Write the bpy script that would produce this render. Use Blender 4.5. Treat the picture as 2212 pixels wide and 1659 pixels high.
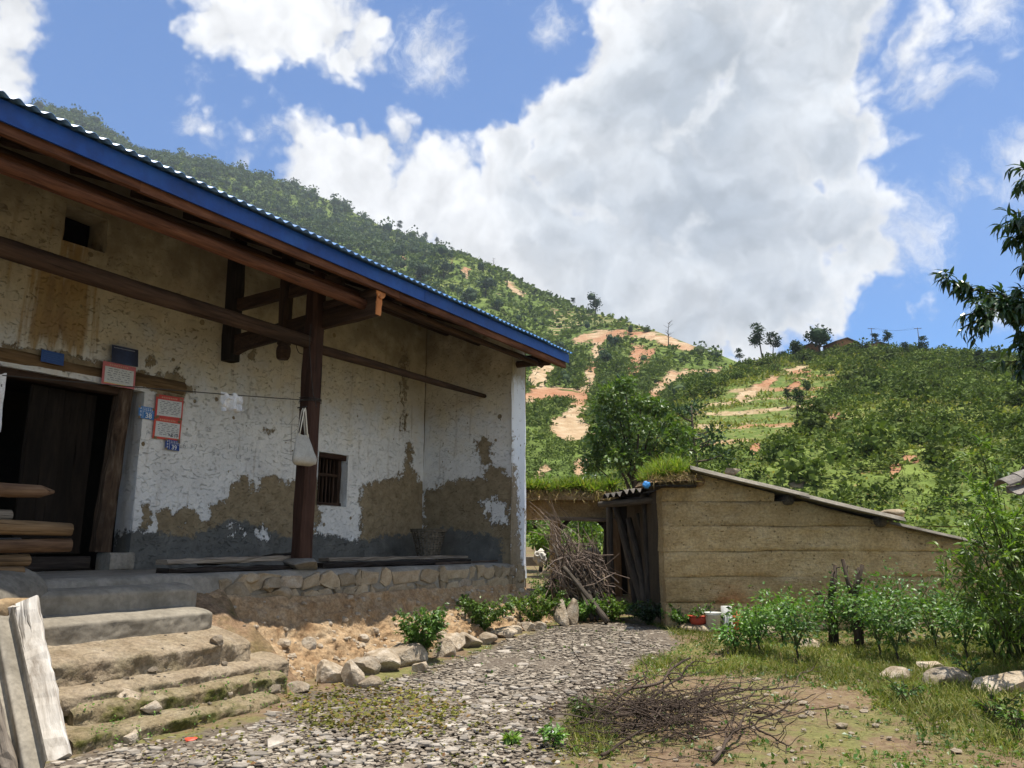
import bpy, math, random
import numpy as np
from math import radians, sin, cos, pi

for _o in list(bpy.data.objects):
    bpy.data.objects.remove(_o)
sc = bpy.context.scene
col = sc.collection
rng = np.random.default_rng(11)
random.seed(11)

# ------------------------------------------------------------------ camera, sun, sky, exposure
FPX, CX, CY, HY = 1700.0, 1106.0, 829.5, 1180.0      # photograph measured on a 2212 px wide view
PITCH = math.atan((HY - CY) / FPX)
EYE = np.array([0.0, 0.0, 1.6])
cam = bpy.data.cameras.new('camera')
cam.sensor_width = 36.0
cam.lens = 36.0 * FPX / 2212.0
cam.clip_start = 0.05
cam.clip_end = 8000.0
cam_o = bpy.data.objects.new('camera', cam)
cam_o.location = EYE
cam_o.rotation_euler = (pi / 2 + PITCH, 0, 0)
col.objects.link(cam_o)
sc.camera = cam_o

SUN = np.array([0.150, -0.060, 1.0])
SUN = SUN / np.linalg.norm(SUN)
sun = bpy.data.lights.new('sun', 'SUN')
sun.energy = 5.0
sun.angle = radians(0.53)
sun.color = (1.0, 0.945, 0.86)
sun_o = bpy.data.objects.new('sun', sun)
from mathutils import Vector
sun_o.rotation_euler = Vector(SUN).to_track_quat('Z', 'Y').to_euler()
sun_o.location = (0, 0, 60)
col.objects.link(sun_o)

SKY_STRENGTH = 0.14
EXPOSURE = 0.74
sc.render.engine = 'CYCLES'
sc.view_settings.view_transform = 'Standard'
sc.view_settings.look = 'None'
sc.view_settings.exposure = EXPOSURE
sc.view_settings.gamma = 1.0
sc.view_settings.use_curve_mapping = False
sc.cycles.use_denoising = True
sc.cycles.max_bounces = 6
sc.cycles.diffuse_bounces = 4
sc.cycles.glossy_bounces = 2
sc.cycles.transmission_bounces = 3
sc.cycles.transparent_max_bounces = 4


def ray(x, y):
    ax, az = (x - CX) / FPX, -(y - CY) / FPX
    return np.array([ax, cos(PITCH) - az * sin(PITCH), sin(PITCH) + az * cos(PITCH)])


def proj(P):
    q = np.asarray(P, float) - EYE
    yy = q[..., 1] * cos(PITCH) + q[..., 2] * sin(PITCH)
    zz = -q[..., 1] * sin(PITCH) + q[..., 2] * cos(PITCH)
    yy = np.where(yy < 0.05, 0.05, yy)
    return np.stack([CX + FPX * q[..., 0] / yy, CY - FPX * zz / yy], -1)


def aty(x, y, Y):
    r = ray(x, y)
    return EYE + r * (Y / r[1])


def atz(x, y, z):
    r = ray(x, y)
    return EYE + r * ((z - EYE[2]) / r[2])


GS = 0.022


def gp(x, y):
    """point of the yard under a pixel of the photograph"""
    r = ray(x, y)
    return EYE + r * (1.6 / (GS * r[1] - r[2]))


# house frame: s along the front, o outwards from the front edge of the porch, z up
TH = radians(31.0)
DV = np.array([sin(TH), cos(TH), 0.0])
OV = np.array([cos(TH), -sin(TH), 0.0])
HC = aty(1105, 1216, 14.3)
ZP = float(HC[2])
WO = -2.03                      # the porch back wall
HC0 = np.array([HC[0], HC[1], 0.0])


def H(s, o, z):
    s, o, z = np.broadcast_arrays(np.asarray(s, float), np.asarray(o, float), np.asarray(z, float))
    return HC0 + s[..., None] * DV + o[..., None] * OV + z[..., None] * np.array([0, 0, 1.0])


def so(P):
    q = np.asarray(P) - HC0
    return float(q @ DV), float(q @ OV)


def on_o(x, y, o):
    r = ray(x, y)
    t = ((HC + OV * o - EYE) @ OV) / (r @ OV)
    q = EYE + r * t
    return float((q - HC0) @ DV), float(q[2])


def on_s(x, y, s):
    r = ray(x, y)
    t = ((HC + DV * s - EYE) @ DV) / (r @ DV)
    q = EYE + r * t
    return float((q - HC0) @ OV), float(q[2])


# ------------------------------------------------------------------ noise in numpy
def _hash(ix, iy, iz, seed):
    h = (ix * 374761393 + iy * 668265263 + iz * 2147483647 + seed * 974711) & 0xFFFFFFFF
    h = ((h ^ (h >> 13)) * 1274126177) & 0xFFFFFFFF
    h = (h ^ (h >> 16)) & 0xFFFFFFFF
    return h.astype(np.float64) / 4294967295.0


def vnoise(P, seed=0):
    P = np.asarray(P, float)
    i = np.floor(P).astype(np.int64)
    f = P - i
    f = f * f * f * (f * (f * 6 - 15) + 10)
    r = 0.0
    for dx in (0, 1):
        wx = f[..., 0] if dx else 1 - f[..., 0]
        for dy in (0, 1):
            wy = f[..., 1] if dy else 1 - f[..., 1]
            for dz in (0, 1):
                wz = f[..., 2] if dz else 1 - f[..., 2]
                r = r + wx * wy * wz * _hash(i[..., 0] + dx, i[..., 1] + dy, i[..., 2] + dz, seed)
    return r * 2 - 1


def fbm(P, scale=1.0, octs=4, seed=0, gain=0.5):
    P = np.asarray(P, float) * scale
    a, s, n = 1.0, 0.0, 0.0
    for k in range(octs):
        s = s + a * vnoise(P + 17.3 * k, seed + k)
        n += a
        a *= gain
        P = P * 2.03
    return s / n


def sdf(PX, poly):
    """signed distance in pixels, positive inside"""
    poly = np.asarray(poly, float)
    a, b = poly, np.roll(poly, -1, 0)
    d2 = np.full(len(PX), 1e18)
    ins = np.zeros(len(PX), bool)
    for p, q in zip(a, b):
        e = q - p
        w = PX - p
        t = np.clip((w @ e) / max(e @ e, 1e-9), 0, 1)
        dd = w - t[:, None] * e
        d2 = np.minimum(d2, (dd * dd).sum(1))
        c = ((p[1] > PX[:, 1]) != (q[1] > PX[:, 1]))
        with np.errstate(divide='ignore', invalid='ignore'):
            xx = p[0] + (PX[:, 1] - p[1]) / (q[1] - p[1] if q[1] != p[1] else 1e-9) * (q[0] - p[0])
        ins ^= c & (PX[:, 0] < xx)
    d = np.sqrt(d2)
    return np.where(ins, d, -d)


# ------------------------------------------------------------------ objects
def wloc(o):
    p = np.zeros(3)
    while o is not None:
        p = p + np.array(o.location)
        o = o.parent
    return p


class MB:
    def __init__(s):
        s.V, s.F, s.G, s.n = [], [], [], 0

    def add(s, V, F, gr=None):
        V = np.asarray(V, float).reshape(-1, 3)
        s.V.append(V)
        s.G.append(V if gr is None else np.asarray(gr, float).reshape(-1, 3))
        if isinstance(F, np.ndarray):
            F = [F]
        for f in F:
            f = np.asarray(f, np.int64)
            if f.ndim == 1:
                f = f[None, :]
            if len(f):
                s.F.append(f + s.n)
        s.n += len(V)
        return s

    def mesh(s, name, mat, smooth=False, attrs=None, off=None):
        V = np.concatenate(s.V)
        G = np.concatenate(s.G)
        if off is not None:
            V = V - off
        me = bpy.data.meshes.new(name)
        me.vertices.add(len(V))
        me.vertices.foreach_set('co', V.astype(np.float32).ravel())
        loops = np.concatenate([f.ravel() for f in s.F])
        tot = np.concatenate([np.full(len(f), f.shape[1]) for f in s.F])
        me.loops.add(len(loops))
        me.loops.foreach_set('vertex_index', loops.astype(np.int32))
        me.polygons.add(len(tot))
        st = np.concatenate([[0], np.cumsum(tot)[:-1]])
        me.polygons.foreach_set('loop_start', st.astype(np.int32))
        me.polygons.foreach_set('use_smooth', np.full(len(tot), bool(smooth)))
        me.update(calc_edges=True)
        a = me.attributes.new('gr', 'FLOAT_VECTOR', 'POINT')
        a.data.foreach_set('vector', G.astype(np.float32).ravel())
        for k, v in (attrs or {}).items():
            a = me.attributes.new(k, 'FLOAT', 'POINT')
            a.data.foreach_set('value', np.asarray(v, np.float32).ravel())
        if mat is not None:
            me.materials.append(mat)
        return me

    def build(s, name, mat, parent=None, smooth=False, attrs=None, base=None):
        """base: world point used as the object's origin"""
        if base is None:
            V = np.concatenate(s.V)
            base = (V.min(0) + V.max(0)) / 2
            base[2] = V[:, 2].min()
        base = np.asarray(base, float)
        me = s.mesh(name, mat, smooth, attrs, base)
        o = bpy.data.objects.new(name, me)
        o.location = base - (wloc(parent) if parent is not None else 0)
        o.parent = parent
        col.objects.link(o)
        return o


def tag(o, label=None, cat=None, group=None, kind=None):
    for k, v in (('label', label), ('category', cat), ('group', group), ('kind', kind)):
        if v:
            o[k] = v
    return o


def thing(name, label, cat, loc=(0, 0, 0), group=None):
    o = bpy.data.objects.new(name, None)
    o.empty_display_size = 0.2
    o.location = loc
    col.objects.link(o)
    return tag(o, label, cat, group)


def kids(o):
    return [c for c in bpy.data.objects if c.parent == o]


def dup(o, loc, rz=0.0, sc_=1.0, label=None, group=None):
    def cp(a, par):
        c = a.copy()
        col.objects.link(c)
        c.parent = par
        for k in CH.get(a.name, ()):
            cp(k, c)
        return c
    CH = {}
    for c in bpy.data.objects:
        if c.parent is not None:
            CH.setdefault(c.parent.name, []).append(c)
    r = cp(o, None)
    r.location = loc
    r.rotation_euler = (0, 0, rz)
    r.scale = (sc_,) * 3 if np.isscalar(sc_) else sc_
    if label:
        r['label'] = label
    if group:
        r['group'] = group
    return r


# ------------------------------------------------------------------ shapes
def nrm(v):
    v = np.asarray(v, float)
    return v / np.maximum(np.linalg.norm(v, axis=-1, keepdims=True), 1e-9)


def frame(d):
    d = nrm(d)
    u = np.array([0, 0, 1.0]) if abs(d[2]) < 0.95 else np.array([1.0, 0, 0])
    x = nrm(np.cross(d, u))
    return x, np.cross(x, d)


def tube(mb, pts, rad, seg=8, cap=True, wob=0.0, seed=0, flat=1.0):
    pts = np.asarray(pts, float)
    n = len(pts)
    rad = np.broadcast_to(np.asarray(rad, float), (n,))
    tang = np.gradient(pts, axis=0) if n > 2 else np.repeat((pts[1] - pts[0])[None], 2, 0)
    x, y = frame(tang[0])
    a = np.arange(seg) * 2 * pi / seg
    V, G = [], []
    L = 0.0
    for i in range(n):
        t = nrm(tang[i])
        x = nrm(x - t * (x @ t))
        y = np.cross(x, t)
        if i:
            L += np.linalg.norm(pts[i] - pts[i - 1])
        r = rad[i] * np.ones(seg)
        if wob:
            r = r * (1 + wob * fbm(np.stack([np.cos(a), np.sin(a), np.full(seg, L * 3)], 1), 1.5, 2, seed))
        V.append(pts[i] + np.outer(np.cos(a) * r, x) + np.outer(np.sin(a) * r * flat, y))
        G.append(np.stack([np.full(seg, L), np.cos(a) * rad[i] + seed * 3.1, np.sin(a) * rad[i]], 1))
    V = np.concatenate(V)
    G = np.concatenate(G)
    j = np.arange(seg)
    F = []
    for i in range(n - 1):
        F.append(np.stack([i * seg + j, i * seg + (j + 1) % seg, (i + 1) * seg + (j + 1) % seg, (i + 1) * seg + j], 1))
    F = [np.concatenate(F)]
    if cap:
        F += [j[::-1][None, :], ((n - 1) * seg + j)[None, :]]
    mb.add(V, F, G)
    return mb


def log(p0, p1, r0, r1=None, seg=12, n=7, bend=0.01, wob=0.12, seed=None):
    r1 = r0 if r1 is None else r1
    seed = int(rng.integers(1, 9999)) if seed is None else seed
    p0, p1 = np.asarray(p0, float), np.asarray(p1, float)
    t = np.linspace(0, 1, n)[:, None]
    L = np.linalg.norm(p1 - p0)
    P = p0 + (p1 - p0) * t
    k = np.stack([fbm(np.stack([t[:, 0] * L, 0 * t[:, 0] + q, 0 * t[:, 0]], 1), 0.8, 2, seed) for q in (1, 5, 9)], 1)
    P = P + k * bend * L * (np.sin(t * pi))
    r = r0 + (r1 - r0) * t[:, 0]
    r = r * (1 + 0.05 * rng.standard_normal(n))
    m = MB()
    return tube(m, P, r, seg, True, wob, seed)


def beam(p0, p1, w, h, up=(0, 0, 1), ch=0.12, n=6, jit=0.004, mb=None):
    """rough squared timber: w across, h along up"""
    m = mb or MB()
    p0, p1 = np.asarray(p0, float), np.asarray(p1, float)
    d = nrm(p1 - p0)
    u = np.asarray(up, float)
    u = nrm(u - d * (u @ d))
    x = np.cross(d, u)
    c = ch * min(w, h)
    a, b = w / 2, h / 2
    prof = np.array([(-a, -b + c), (-a + c, -b), (a - c, -b), (a, -b + c), (a, b - c), (a - c, b), (-a + c, b), (-a, b - c)])
    L = np.linalg.norm(p1 - p0)
    V, G = [], []
    per = np.array([0, .1, .5, .6, 1, 1.1, 1.5, 1.6]) * max(w, h)
    sd = rng.random() * 50
    for i in range(n):
        t = i / (n - 1)
        q = prof + rng.standard_normal(prof.shape) * jit
        V.append(p0 + (p1 - p0) * t + np.outer(q[:, 0], x) + np.outer(q[:, 1], u))
        G.append(np.stack([np.full(8, L * t) + sd, per + sd, np.full(8, sd)], 1))
    j = np.arange(8)
    F = [np.concatenate([np.stack([i * 8 + j, i * 8 + (j + 1) % 8, (i + 1) * 8 + (j + 1) % 8, (i + 1) * 8 + j], 1) for i in range(n - 1)]),
         j[::-1][None], ((n - 1) * 8 + j)[None]]
    m.add(np.concatenate(V), F, np.concatenate(G))
    return m


_BOXF = np.array([[0, 3, 2, 1], [4, 5, 6, 7], [0, 1, 5, 4], [1, 2, 6, 5], [2, 3, 7, 6], [3, 0, 4, 7]])


def box8(mb, c8):
    mb.add(np.asarray(c8, float), _BOXF.copy())
    return mb


def hbox(mb, s0, s1, o0, o1, z0, z1):
    S = [s0, s1, s1, s0] * 2
    O = [o0, o0, o1, o1] * 2
    Z = [z0] * 4 + [z1] * 4
    return box8(mb, H(S, O, Z))


def wbox(mb, x0, x1, y0, y1, z0, z1):
    return box8(mb, [(x0, y0, z0), (x1, y0, z0), (x1, y1, z0), (x0, y1, z0), (x0, y0, z1), (x1, y0, z1), (x1, y1, z1), (x0, y1, z1)])


def gridF(nu, nv, off=0):
    i, j = np.meshgrid(np.arange(nu - 1), np.arange(nv - 1), indexing='ij')
    a = (i * nv + j).ravel() + off
    return np.stack([a, a + nv, a + nv + 1, a + 1], 1)


def _ico(lv):
    t = (1 + 5 ** .5) / 2
    V = [(-1, t, 0), (1, t, 0), (-1, -t, 0), (1, -t, 0), (0, -1, t), (0, 1, t), (0, -1, -t), (0, 1, -t), (t, 0, -1), (t, 0, 1), (-t, 0, -1), (-t, 0, 1)]
    V = [nrm(v) for v in V]
    F = [(0, 11, 5), (0, 5, 1), (0, 1, 7), (0, 7, 10), (0, 10, 11), (1, 5, 9), (5, 11, 4), (11, 10, 2), (10, 7, 6), (7, 1, 8), (3, 9, 4), (3, 4, 2), (3, 2, 6), (3, 6, 8), (3, 8, 9), (4, 9, 5), (2, 4, 11), (6, 2, 10), (8, 6, 7), (9, 8, 1)]
    for _ in range(lv):
        cache, G = {}, []

        def mid(a, b):
            k = (min(a, b), max(a, b))
            if k not in cache:
                cache[k] = len(V)
                V.append(nrm(V[a] + V[b]))
            return cache[k]
        for a, b, c in F:
            x, y, z = mid(a, b), mid(b, c), mid(c, a)
            G += [(a, x, z), (b, y, x), (c, z, y), (x, y, z)]
        F = G
    return np.array(V), np.array(F)


ICO = [_ico(k) for k in range(4)]


def rock(c, size, seed, lv=2, planes=9, rough=0.05, rz=None):
    V, F = ICO[lv]
    V = V.copy()
    r = np.random.default_rng(seed)
    for _ in range(planes):
        n = nrm(r.standard_normal(3))
        d = r.uniform(0.5, 0.85)
        k = np.maximum(V @ n - d, 0)
        V = V - k[:, None] * n
    V = V * (1 + rough * fbm(V + seed, 2.2, 3, seed)[:, None])
    V = V * np.asarray(size) / 2 / 0.8
    a = r.uniform(0, 6.28) if rz is None else rz
    R = np.array([[cos(a), -sin(a), 0], [sin(a), cos(a), 0], [0, 0, 1]])
    return MB().add(V @ R.T + np.asarray(c), F, V + seed)


def lathe(mb, prof, seg=24, c=(0, 0, 0), squash=1.0):
    prof = np.asarray(prof, float)
    a = np.arange(seg) * 2 * pi / seg
    V = np.concatenate([np.stack([r * np.cos(a), squash * r * np.sin(a), np.full(seg, z)], 1) for r, z in prof]) + np.asarray(c)
    j = np.arange(seg)
    F = np.concatenate([np.stack([i * seg + j, i * seg + (j + 1) % seg, (i + 1) * seg + (j + 1) % seg, (i + 1) * seg + j], 1) for i in range(len(prof) - 1)])
    mb.add(V, F)
    return mb


# leaf templates: x across, y along, z lift (unit length)
LT_OVAL = (np.array([(0, 0, 0), (-.22, .45, .05), (0, 1, -.10), (.22, .45, .05), (0, .5, -.02)]), np.array([(0, 4, 1), (4, 2, 1), (0, 3, 4), (3, 2, 4)]))
LT_RHOMB = (np.array([(0, 0, 0), (-.28, .45, .07), (0, 1, -.08), (.28, .45, .07)]), np.array([(0, 2, 1), (0, 3, 2)]))
LT_LONG = (np.array([(0, 0, 0), (-.09, .3, .08), (.09, .3, .08), (-.075, .65, .0), (.075, .65, .0), (0, 1, -.28), (0, .3, .03), (0, .65, -.05)]),
           np.array([(0, 6, 1), (0, 2, 6), (1, 6, 7), (1, 7, 3), (6, 2, 4), (6, 4, 7), (3, 7, 5), (7, 4, 5)]))
LT_BLADE = (np.array([(-.02, 0, 0), (.02, 0, 0), (-.012, .55, .0), (.012, .55, .0), (0, 1, -.18)]), np.array([(0, 1, 3), (0, 3, 2), (2, 3, 4)]))


def leaves(mb, P, dirs, L, tmpl, up=None, w=1.0):
    P = np.asarray(P, float)
    n = len(P)
    if n == 0:
        return mb
    T, F = tmpl
    y = nrm(dirs)
    u = np.array([0, 0, 1.0]) + rng.standard_normal((n, 3)) * 0.45 if up is None else up
    x = nrm(np.cross(y, u))
    z = np.cross(x, y)
    L = np.broadcast_to(np.asarray(L, float), (n,))[:, None, None]
    V = P[:, None, :] + L * (T[None, :, 0:1] * w * x[:, None, :] + T[None, :, 1:2] * y[:, None, :] + T[None, :, 2:3] * z[:, None, :])
    k = len(T)
    FF = (np.arange(n) * k)[:, None, None] + F[None]
    mb.add(V.reshape(-1, 3), FF.reshape(-1, 3), np.repeat(P, k, 0))
    return mb


def rdir(n, zbias=0.0, zs=1.0):
    d = rng.standard_normal((n, 3))
    d[:, 2] = d[:, 2] * zs + zbias
    return nrm(d)
# ------------------------------------------------------------------ node helper, then the sky
class NM:
    def __init__(s, name):
        s.m = bpy.data.materials.new(name)
        s.m.use_nodes = True
        s.t = s.m.node_tree
        s.t.nodes.clear()

    def n(s, ty, ins=None, **props):
        nd = s.t.nodes.new(ty)
        for k, v in props.items():
            setattr(nd, k, v)
        for k, v in (ins or {}).items():
            if v is None:
                continue
            so_ = nd.inputs[k]
            if isinstance(v, bpy.types.NodeSocket):
                s.t.links.new(v, so_)
            else:
                if so_.type == 'RGBA' and not np.isscalar(v) and len(v) == 3:
                    v = (*v, 1)
                so_.default_value = v
        return nd

    def pos(s):
        return s.n('ShaderNodeNewGeometry').outputs['Position']

    def oc(s):
        return s.n('ShaderNodeTexCoord').outputs['Object']

    def gr(s, scale=(1, 1, 1)):
        a = s.n('ShaderNodeAttribute', attribute_name='gr').outputs['Vector']
        return s.scale(a, scale)

    def scale(s, v, k):
        return s.n('ShaderNodeVectorMath', {0: v, 1: k}, operation='MULTIPLY').outputs[0]

    def at(s, name):
        return s.n('ShaderNodeAttribute', attribute_name=name).outputs['Fac']

    def rnd(s):
        return s.n('ShaderNodeObjectInfo').outputs['Random']

    def isl(s):
        return s.n('ShaderNodeNewGeometry').outputs['Random Per Island']

    def noise(s, v, scale, detail=4.0, rough=0.55, dist=0.0):
        return s.n('ShaderNodeTexNoise', {'Vector': v, 'Scale': scale, 'Detail': detail, 'Roughness': rough, 'Distortion': dist}).outputs['Fac']

    def vor(s, v, scale, feature='F1', out='Distance', rand=1.0):
        return s.n('ShaderNodeTexVoronoi', {'Vector': v, 'Scale': scale, 'Randomness': rand}, feature=feature).outputs[out]

    def ramp(s, f, stops, interp='LINEAR'):
        nd = s.n('ShaderNodeValToRGB', {'Fac': f})
        cr = nd.color_ramp
        cr.interpolation = interp
        while len(cr.elements) < len(stops):
            cr.elements.new(0.5)
        for e, (p, c) in zip(cr.elements, stops):
            e.position = p
            e.color = (c, c, c, 1) if np.isscalar(c) else (*c, 1)
        return nd.outputs['Color']

    def mix(s, f, a, b, mode='MIX'):
        return s.n('ShaderNodeMixRGB', {'Fac': f, 'Color1': a, 'Color2': b}, blend_type=mode).outputs[0]

    def ma(s, op, a, b=0.0, c=None, clamp=False):
        ins = {0: a, 1: b}
        if c is not None:
            ins[2] = c
        return s.n('ShaderNodeMath', ins, operation=op, use_clamp=clamp).outputs[0]

    def ss(s, v, lo, hi, a=0.0, b=1.0):
        return s.n('ShaderNodeMapRange', {0: v, 1: lo, 2: hi, 3: a, 4: b}, interpolation_type='SMOOTHSTEP').outputs[0]

    def bump(s, h, strength=0.5, dist=0.02, normal=None):
        return s.n('ShaderNodeBump', {'Height': h, 'Strength': strength, 'Distance': dist, 'Normal': normal}).outputs[0]

    def sep(s, v):
        return s.n('ShaderNodeSeparateXYZ', {0: v}).outputs

    def val(s, colr, h):
        """brightness multiplied by factor socket h"""
        return s.n('ShaderNodeHueSaturation', {'Color': colr, 'Value': h}).outputs[0]

    def fin(s, base, rough=0.9, normal=None, spec=0.3, metal=0.0, trans=None, tcol=None):
        p = s.n('ShaderNodeBsdfPrincipled', {'Base Color': base, 'Roughness': rough, 'Normal': normal, 'Specular IOR Level': spec, 'Metallic': metal})
        sh = p.outputs[0]
        if trans:
            t = s.n('ShaderNodeBsdfTranslucent', {'Color': tcol if tcol is not None else base, 'Normal': normal})
            sh = s.n('ShaderNodeMixShader', {0: trans, 1: sh, 2: t.outputs[0]}).outputs[0]
        o = s.n('ShaderNodeOutputMaterial', {'Surface': sh})
        return s.m


def make_world():
    w = bpy.data.worlds.new('World')
    sc.world = w
    w.use_nodes = True
    k = NM.__new__(NM)
    k.m, k.t = w, w.node_tree
    k.t.nodes.clear()
    sky = k.n('ShaderNodeTexSky', sky_type='NISHITA', sun_disc=False, sun_elevation=math.asin(SUN[2]),
              sun_rotation=math.atan2(SUN[0], SUN[1]), altitude=1800.0, air_density=1.0, dust_density=0.6, ozone_density=1.6)
    d0 = k.n('ShaderNodeTexCoord').outputs['Generated']
    warp = k.n('ShaderNodeTexNoise', {'Vector': d0, 'Scale': 5.0, 'Detail': 5.0, 'Roughness': 0.6}).outputs['Color']
    warp = k.n('ShaderNodeVectorMath', {0: warp, 1: (0.5, 0.5, 0.5)}, operation='SUBTRACT').outputs[0]
    d = k.n('ShaderNodeVectorMath', {0: warp, 1: (0.16, 0.16, 0.16), 2: d0}, operation='MULTIPLY_ADD').outputs[0]

    def blobs(lst, soft=0.0):
        f = None
        for x, y, r in lst:
            c = nrm(ray(x, y))
            dist = k.n('ShaderNodeVectorMath', {0: d, 1: tuple(c)}, operation='DISTANCE').outputs['Value']
            v = k.n('ShaderNodeMapRange', {0: dist, 1: 0.0, 2: r / 1800.0, 3: 1.0, 4: 0.0}).outputs[0]
            f = v if f is None else k.ma('MAXIMUM' if not soft else 'SMOOTH_MAX', f, v, soft or None)
        return f
    big = [(1480, 120, 330), (1720, 130, 290), (1800, 290, 200), (1350, 330, 300), (1600, 420, 330), (1150, 480, 260), (900, 430, 230),
           (740, 400, 200), (820, 480, 220), (1220, 560, 240), (1480, 700, 260), (1000, 600, 260), (1350, 620, 300), (1680, 600, 220), (1780, 480, 170), (1230, 230, 150), (1120, 330, 130), (790, 330, 95),
           (1600, 700, 180), (1850, 560, 110), (1600, 560, 260), (1450, 450, 260), (680, 330, 60), (1360, 60, 160)]
    mid = [(560, 40, 200), (690, 60, 190), (800, 70, 110), (640, 110, 110), (760, 130, 70), (-20, 100, 130), (10, 30, 90)]
    thin = [(935, 120, 130), (425, 290, 75), (605, 335, 70), (2110, 30, 120), (2030, 180, 90), (2060, 390, 90), (1960, 490, 120), (1880, 545, 110), (2190, 330, 100), (1835, 665, 60), (1190, 50, 60), (1990, 90, 70), (1930, 450, 100)]
    fb = blobs(big, 0.12)
    fm = blobs(mid, 0.1)
    ft = blobs(thin)
    # the same broken cumulus goes on out of view, coverage raised to whiten ambient light
    cone = k.n('ShaderNodeVectorMath', {0: d0, 1: tuple(nrm(ray(1106, 500)))}, operation='DISTANCE').outputs['Value']
    oth = k.noise(d0, 1.7, 2, 0.5)
    oth = k.ma('MULTIPLY', k.ss(oth, 0.42, 0.62), k.ss(cone, 0.78, 0.95))
    zz = k.sep(d0)[2]
    oth = k.ma('MULTIPLY', oth, k.ss(zz, -0.02, 0.1))
    n1 = k.noise(d, 7.0, 9, 0.58)
    n2 = k.noise(d0, 24.0, 8, 0.62)
    nn = k.ma('ADD', k.ma('MULTIPLY', n1, 0.72), k.ma('MULTIPLY', n2, 0.28))
    def billow(v):
        nd = k.n('ShaderNodeTexVoronoi', {'Vector': v, 'Scale': 8.0, 'Detail': 2.0, 'Roughness': 0.6, 'Lacunarity': 2.4}, feature='F1')
        return k.ma('SUBTRACT', 1.0, nd.outputs['Distance'])
    b0 = billow(d)
    b1 = billow(k.n('ShaderNodeVectorMath', {0: d, 1: (0.006, 0.0, 0.020)}, operation='ADD').outputs[0])
    core = k.ma('MAXIMUM', k.ma('MAXIMUM', fb, k.ma('MULTIPLY', fm, 0.84)), oth)
    den = k.ma('ADD', k.ma('MULTIPLY_ADD', core, 1.15, 0.13), k.ma('ADD', k.ma('MULTIPLY', k.ma('SUBTRACT', nn, 0.5), 1.25), k.ma('MULTIPLY', k.ma('SUBTRACT', b0, 0.42), 0.5)))
    a1 = k.ss(den, 0.17, 0.44)
    wisp = k.noise(d, 11.0, 9, 0.68)
    a2 = k.ss(k.ma('ADD', k.ma('MULTIPLY', ft, 0.7), k.ma('MULTIPLY', k.ma('SUBTRACT', wisp, 0.5), 2.0)), 0.22, 0.85)
    alpha = k.ma('MAXIMUM', a1, k.ma('MULTIPLY', a2, 0.85))
    # body: lumps, greyer where the cloud is deep (its underside)
    lump = k.noise(d, 5.2, 8, 0.55)
    off = k.n('ShaderNodeVectorMath', {0: d, 1: (0.010, 0.0, 0.022)}, operation='ADD').outputs[0]
    lump2 = k.noise(off, 7.0, 7, 0.56)
    rel = k.ma('ADD', k.ma('MULTIPLY', k.ma('SUBTRACT', n1, lump2), 0.6), k.ma('MULTIPLY', k.ma('SUBTRACT', b0, b1), 0.42))
    under = k.ss(blobs([(1540, 660, 640), (1740, 470, 430), (1520, 180, 360), (1800, 80, 260)], 0.25), 0.12, 0.80)
    deep = k.ss(den, 0.22, 0.75)
    g = k.ma('ADD', k.ma('MULTIPLY', under, 0.66), k.ma('MULTIPLY', k.ma('SUBTRACT', lump, 0.5), 1.9))
    g = k.ma('MULTIPLY', k.ss(g, -0.10, 1.0), k.ss(deep, 0.0, 1.0, 0.1, 1.0))
    cc = k.ramp(g, [(0.0, (1.0, 1.0, 1.0)), (0.45, (.77, .80, .83)), (1.0, (.45, .50, .56))])
    cc = k.val(cc, k.ss(rel, -0.30, 0.30, 0.76, 1.16))
    bright = k.n('ShaderNodeMixRGB', {'Fac': 1.0, 'Color1': cc, 'Color2': (CLOUD,) * 3}, blend_type='MULTIPLY').outputs[0]
    skyc = k.mix(1.0, sky.outputs[0], SKY_TINT, 'MULTIPLY')
    c = k.mix(alpha, skyc, bright)
    bg = k.n('ShaderNodeBackground', {'Color': c, 'Strength': SKY_STRENGTH})
    k.n('ShaderNodeOutputWorld', {'Surface': bg.outputs[0]})
    w.cycles.sampling_method = 'MANUAL'
    w.cycles.sample_map_resolution = 1024


CLOUD = 0.60 / SKY_STRENGTH
SKY_TINT = (0.29, 0.56, 0.80)
make_world()
# ------------------------------------------------------------------ materials
def mottle(name, c1, c2, c3=None, scale=6.0, rough=0.9, bs=0.4, bd=0.01, bscale=None, spec=0.25, vary=0.25, coords='pos', metal=0.0):
    k = NM(name)
    p = k.pos() if coords == 'pos' else (k.oc() if coords == 'obj' else k.gr())
    a = k.noise(p, scale, 6, 0.62)
    st = [(0.32, c1), (0.62, c2)] if c3 is None else [(0.3, c1), (0.5, c2), (0.68, c3)]
    c = k.ramp(a, st)
    f = k.noise(p, scale * 7, 4, 0.6)
    c = k.mix(k.ss(f, 0.35, 0.7, 0.0, 0.35), c, [x * 0.55 for x in c1])
    if vary:
        c = k.val(c, k.ss(k.rnd(), 0, 1, 1 - vary, 1 + vary))
    h = k.noise(p, bscale or scale * 5, 6, 0.65)
    return k.fin(c, rough, k.bump(h, bs, bd), spec, metal)


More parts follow.
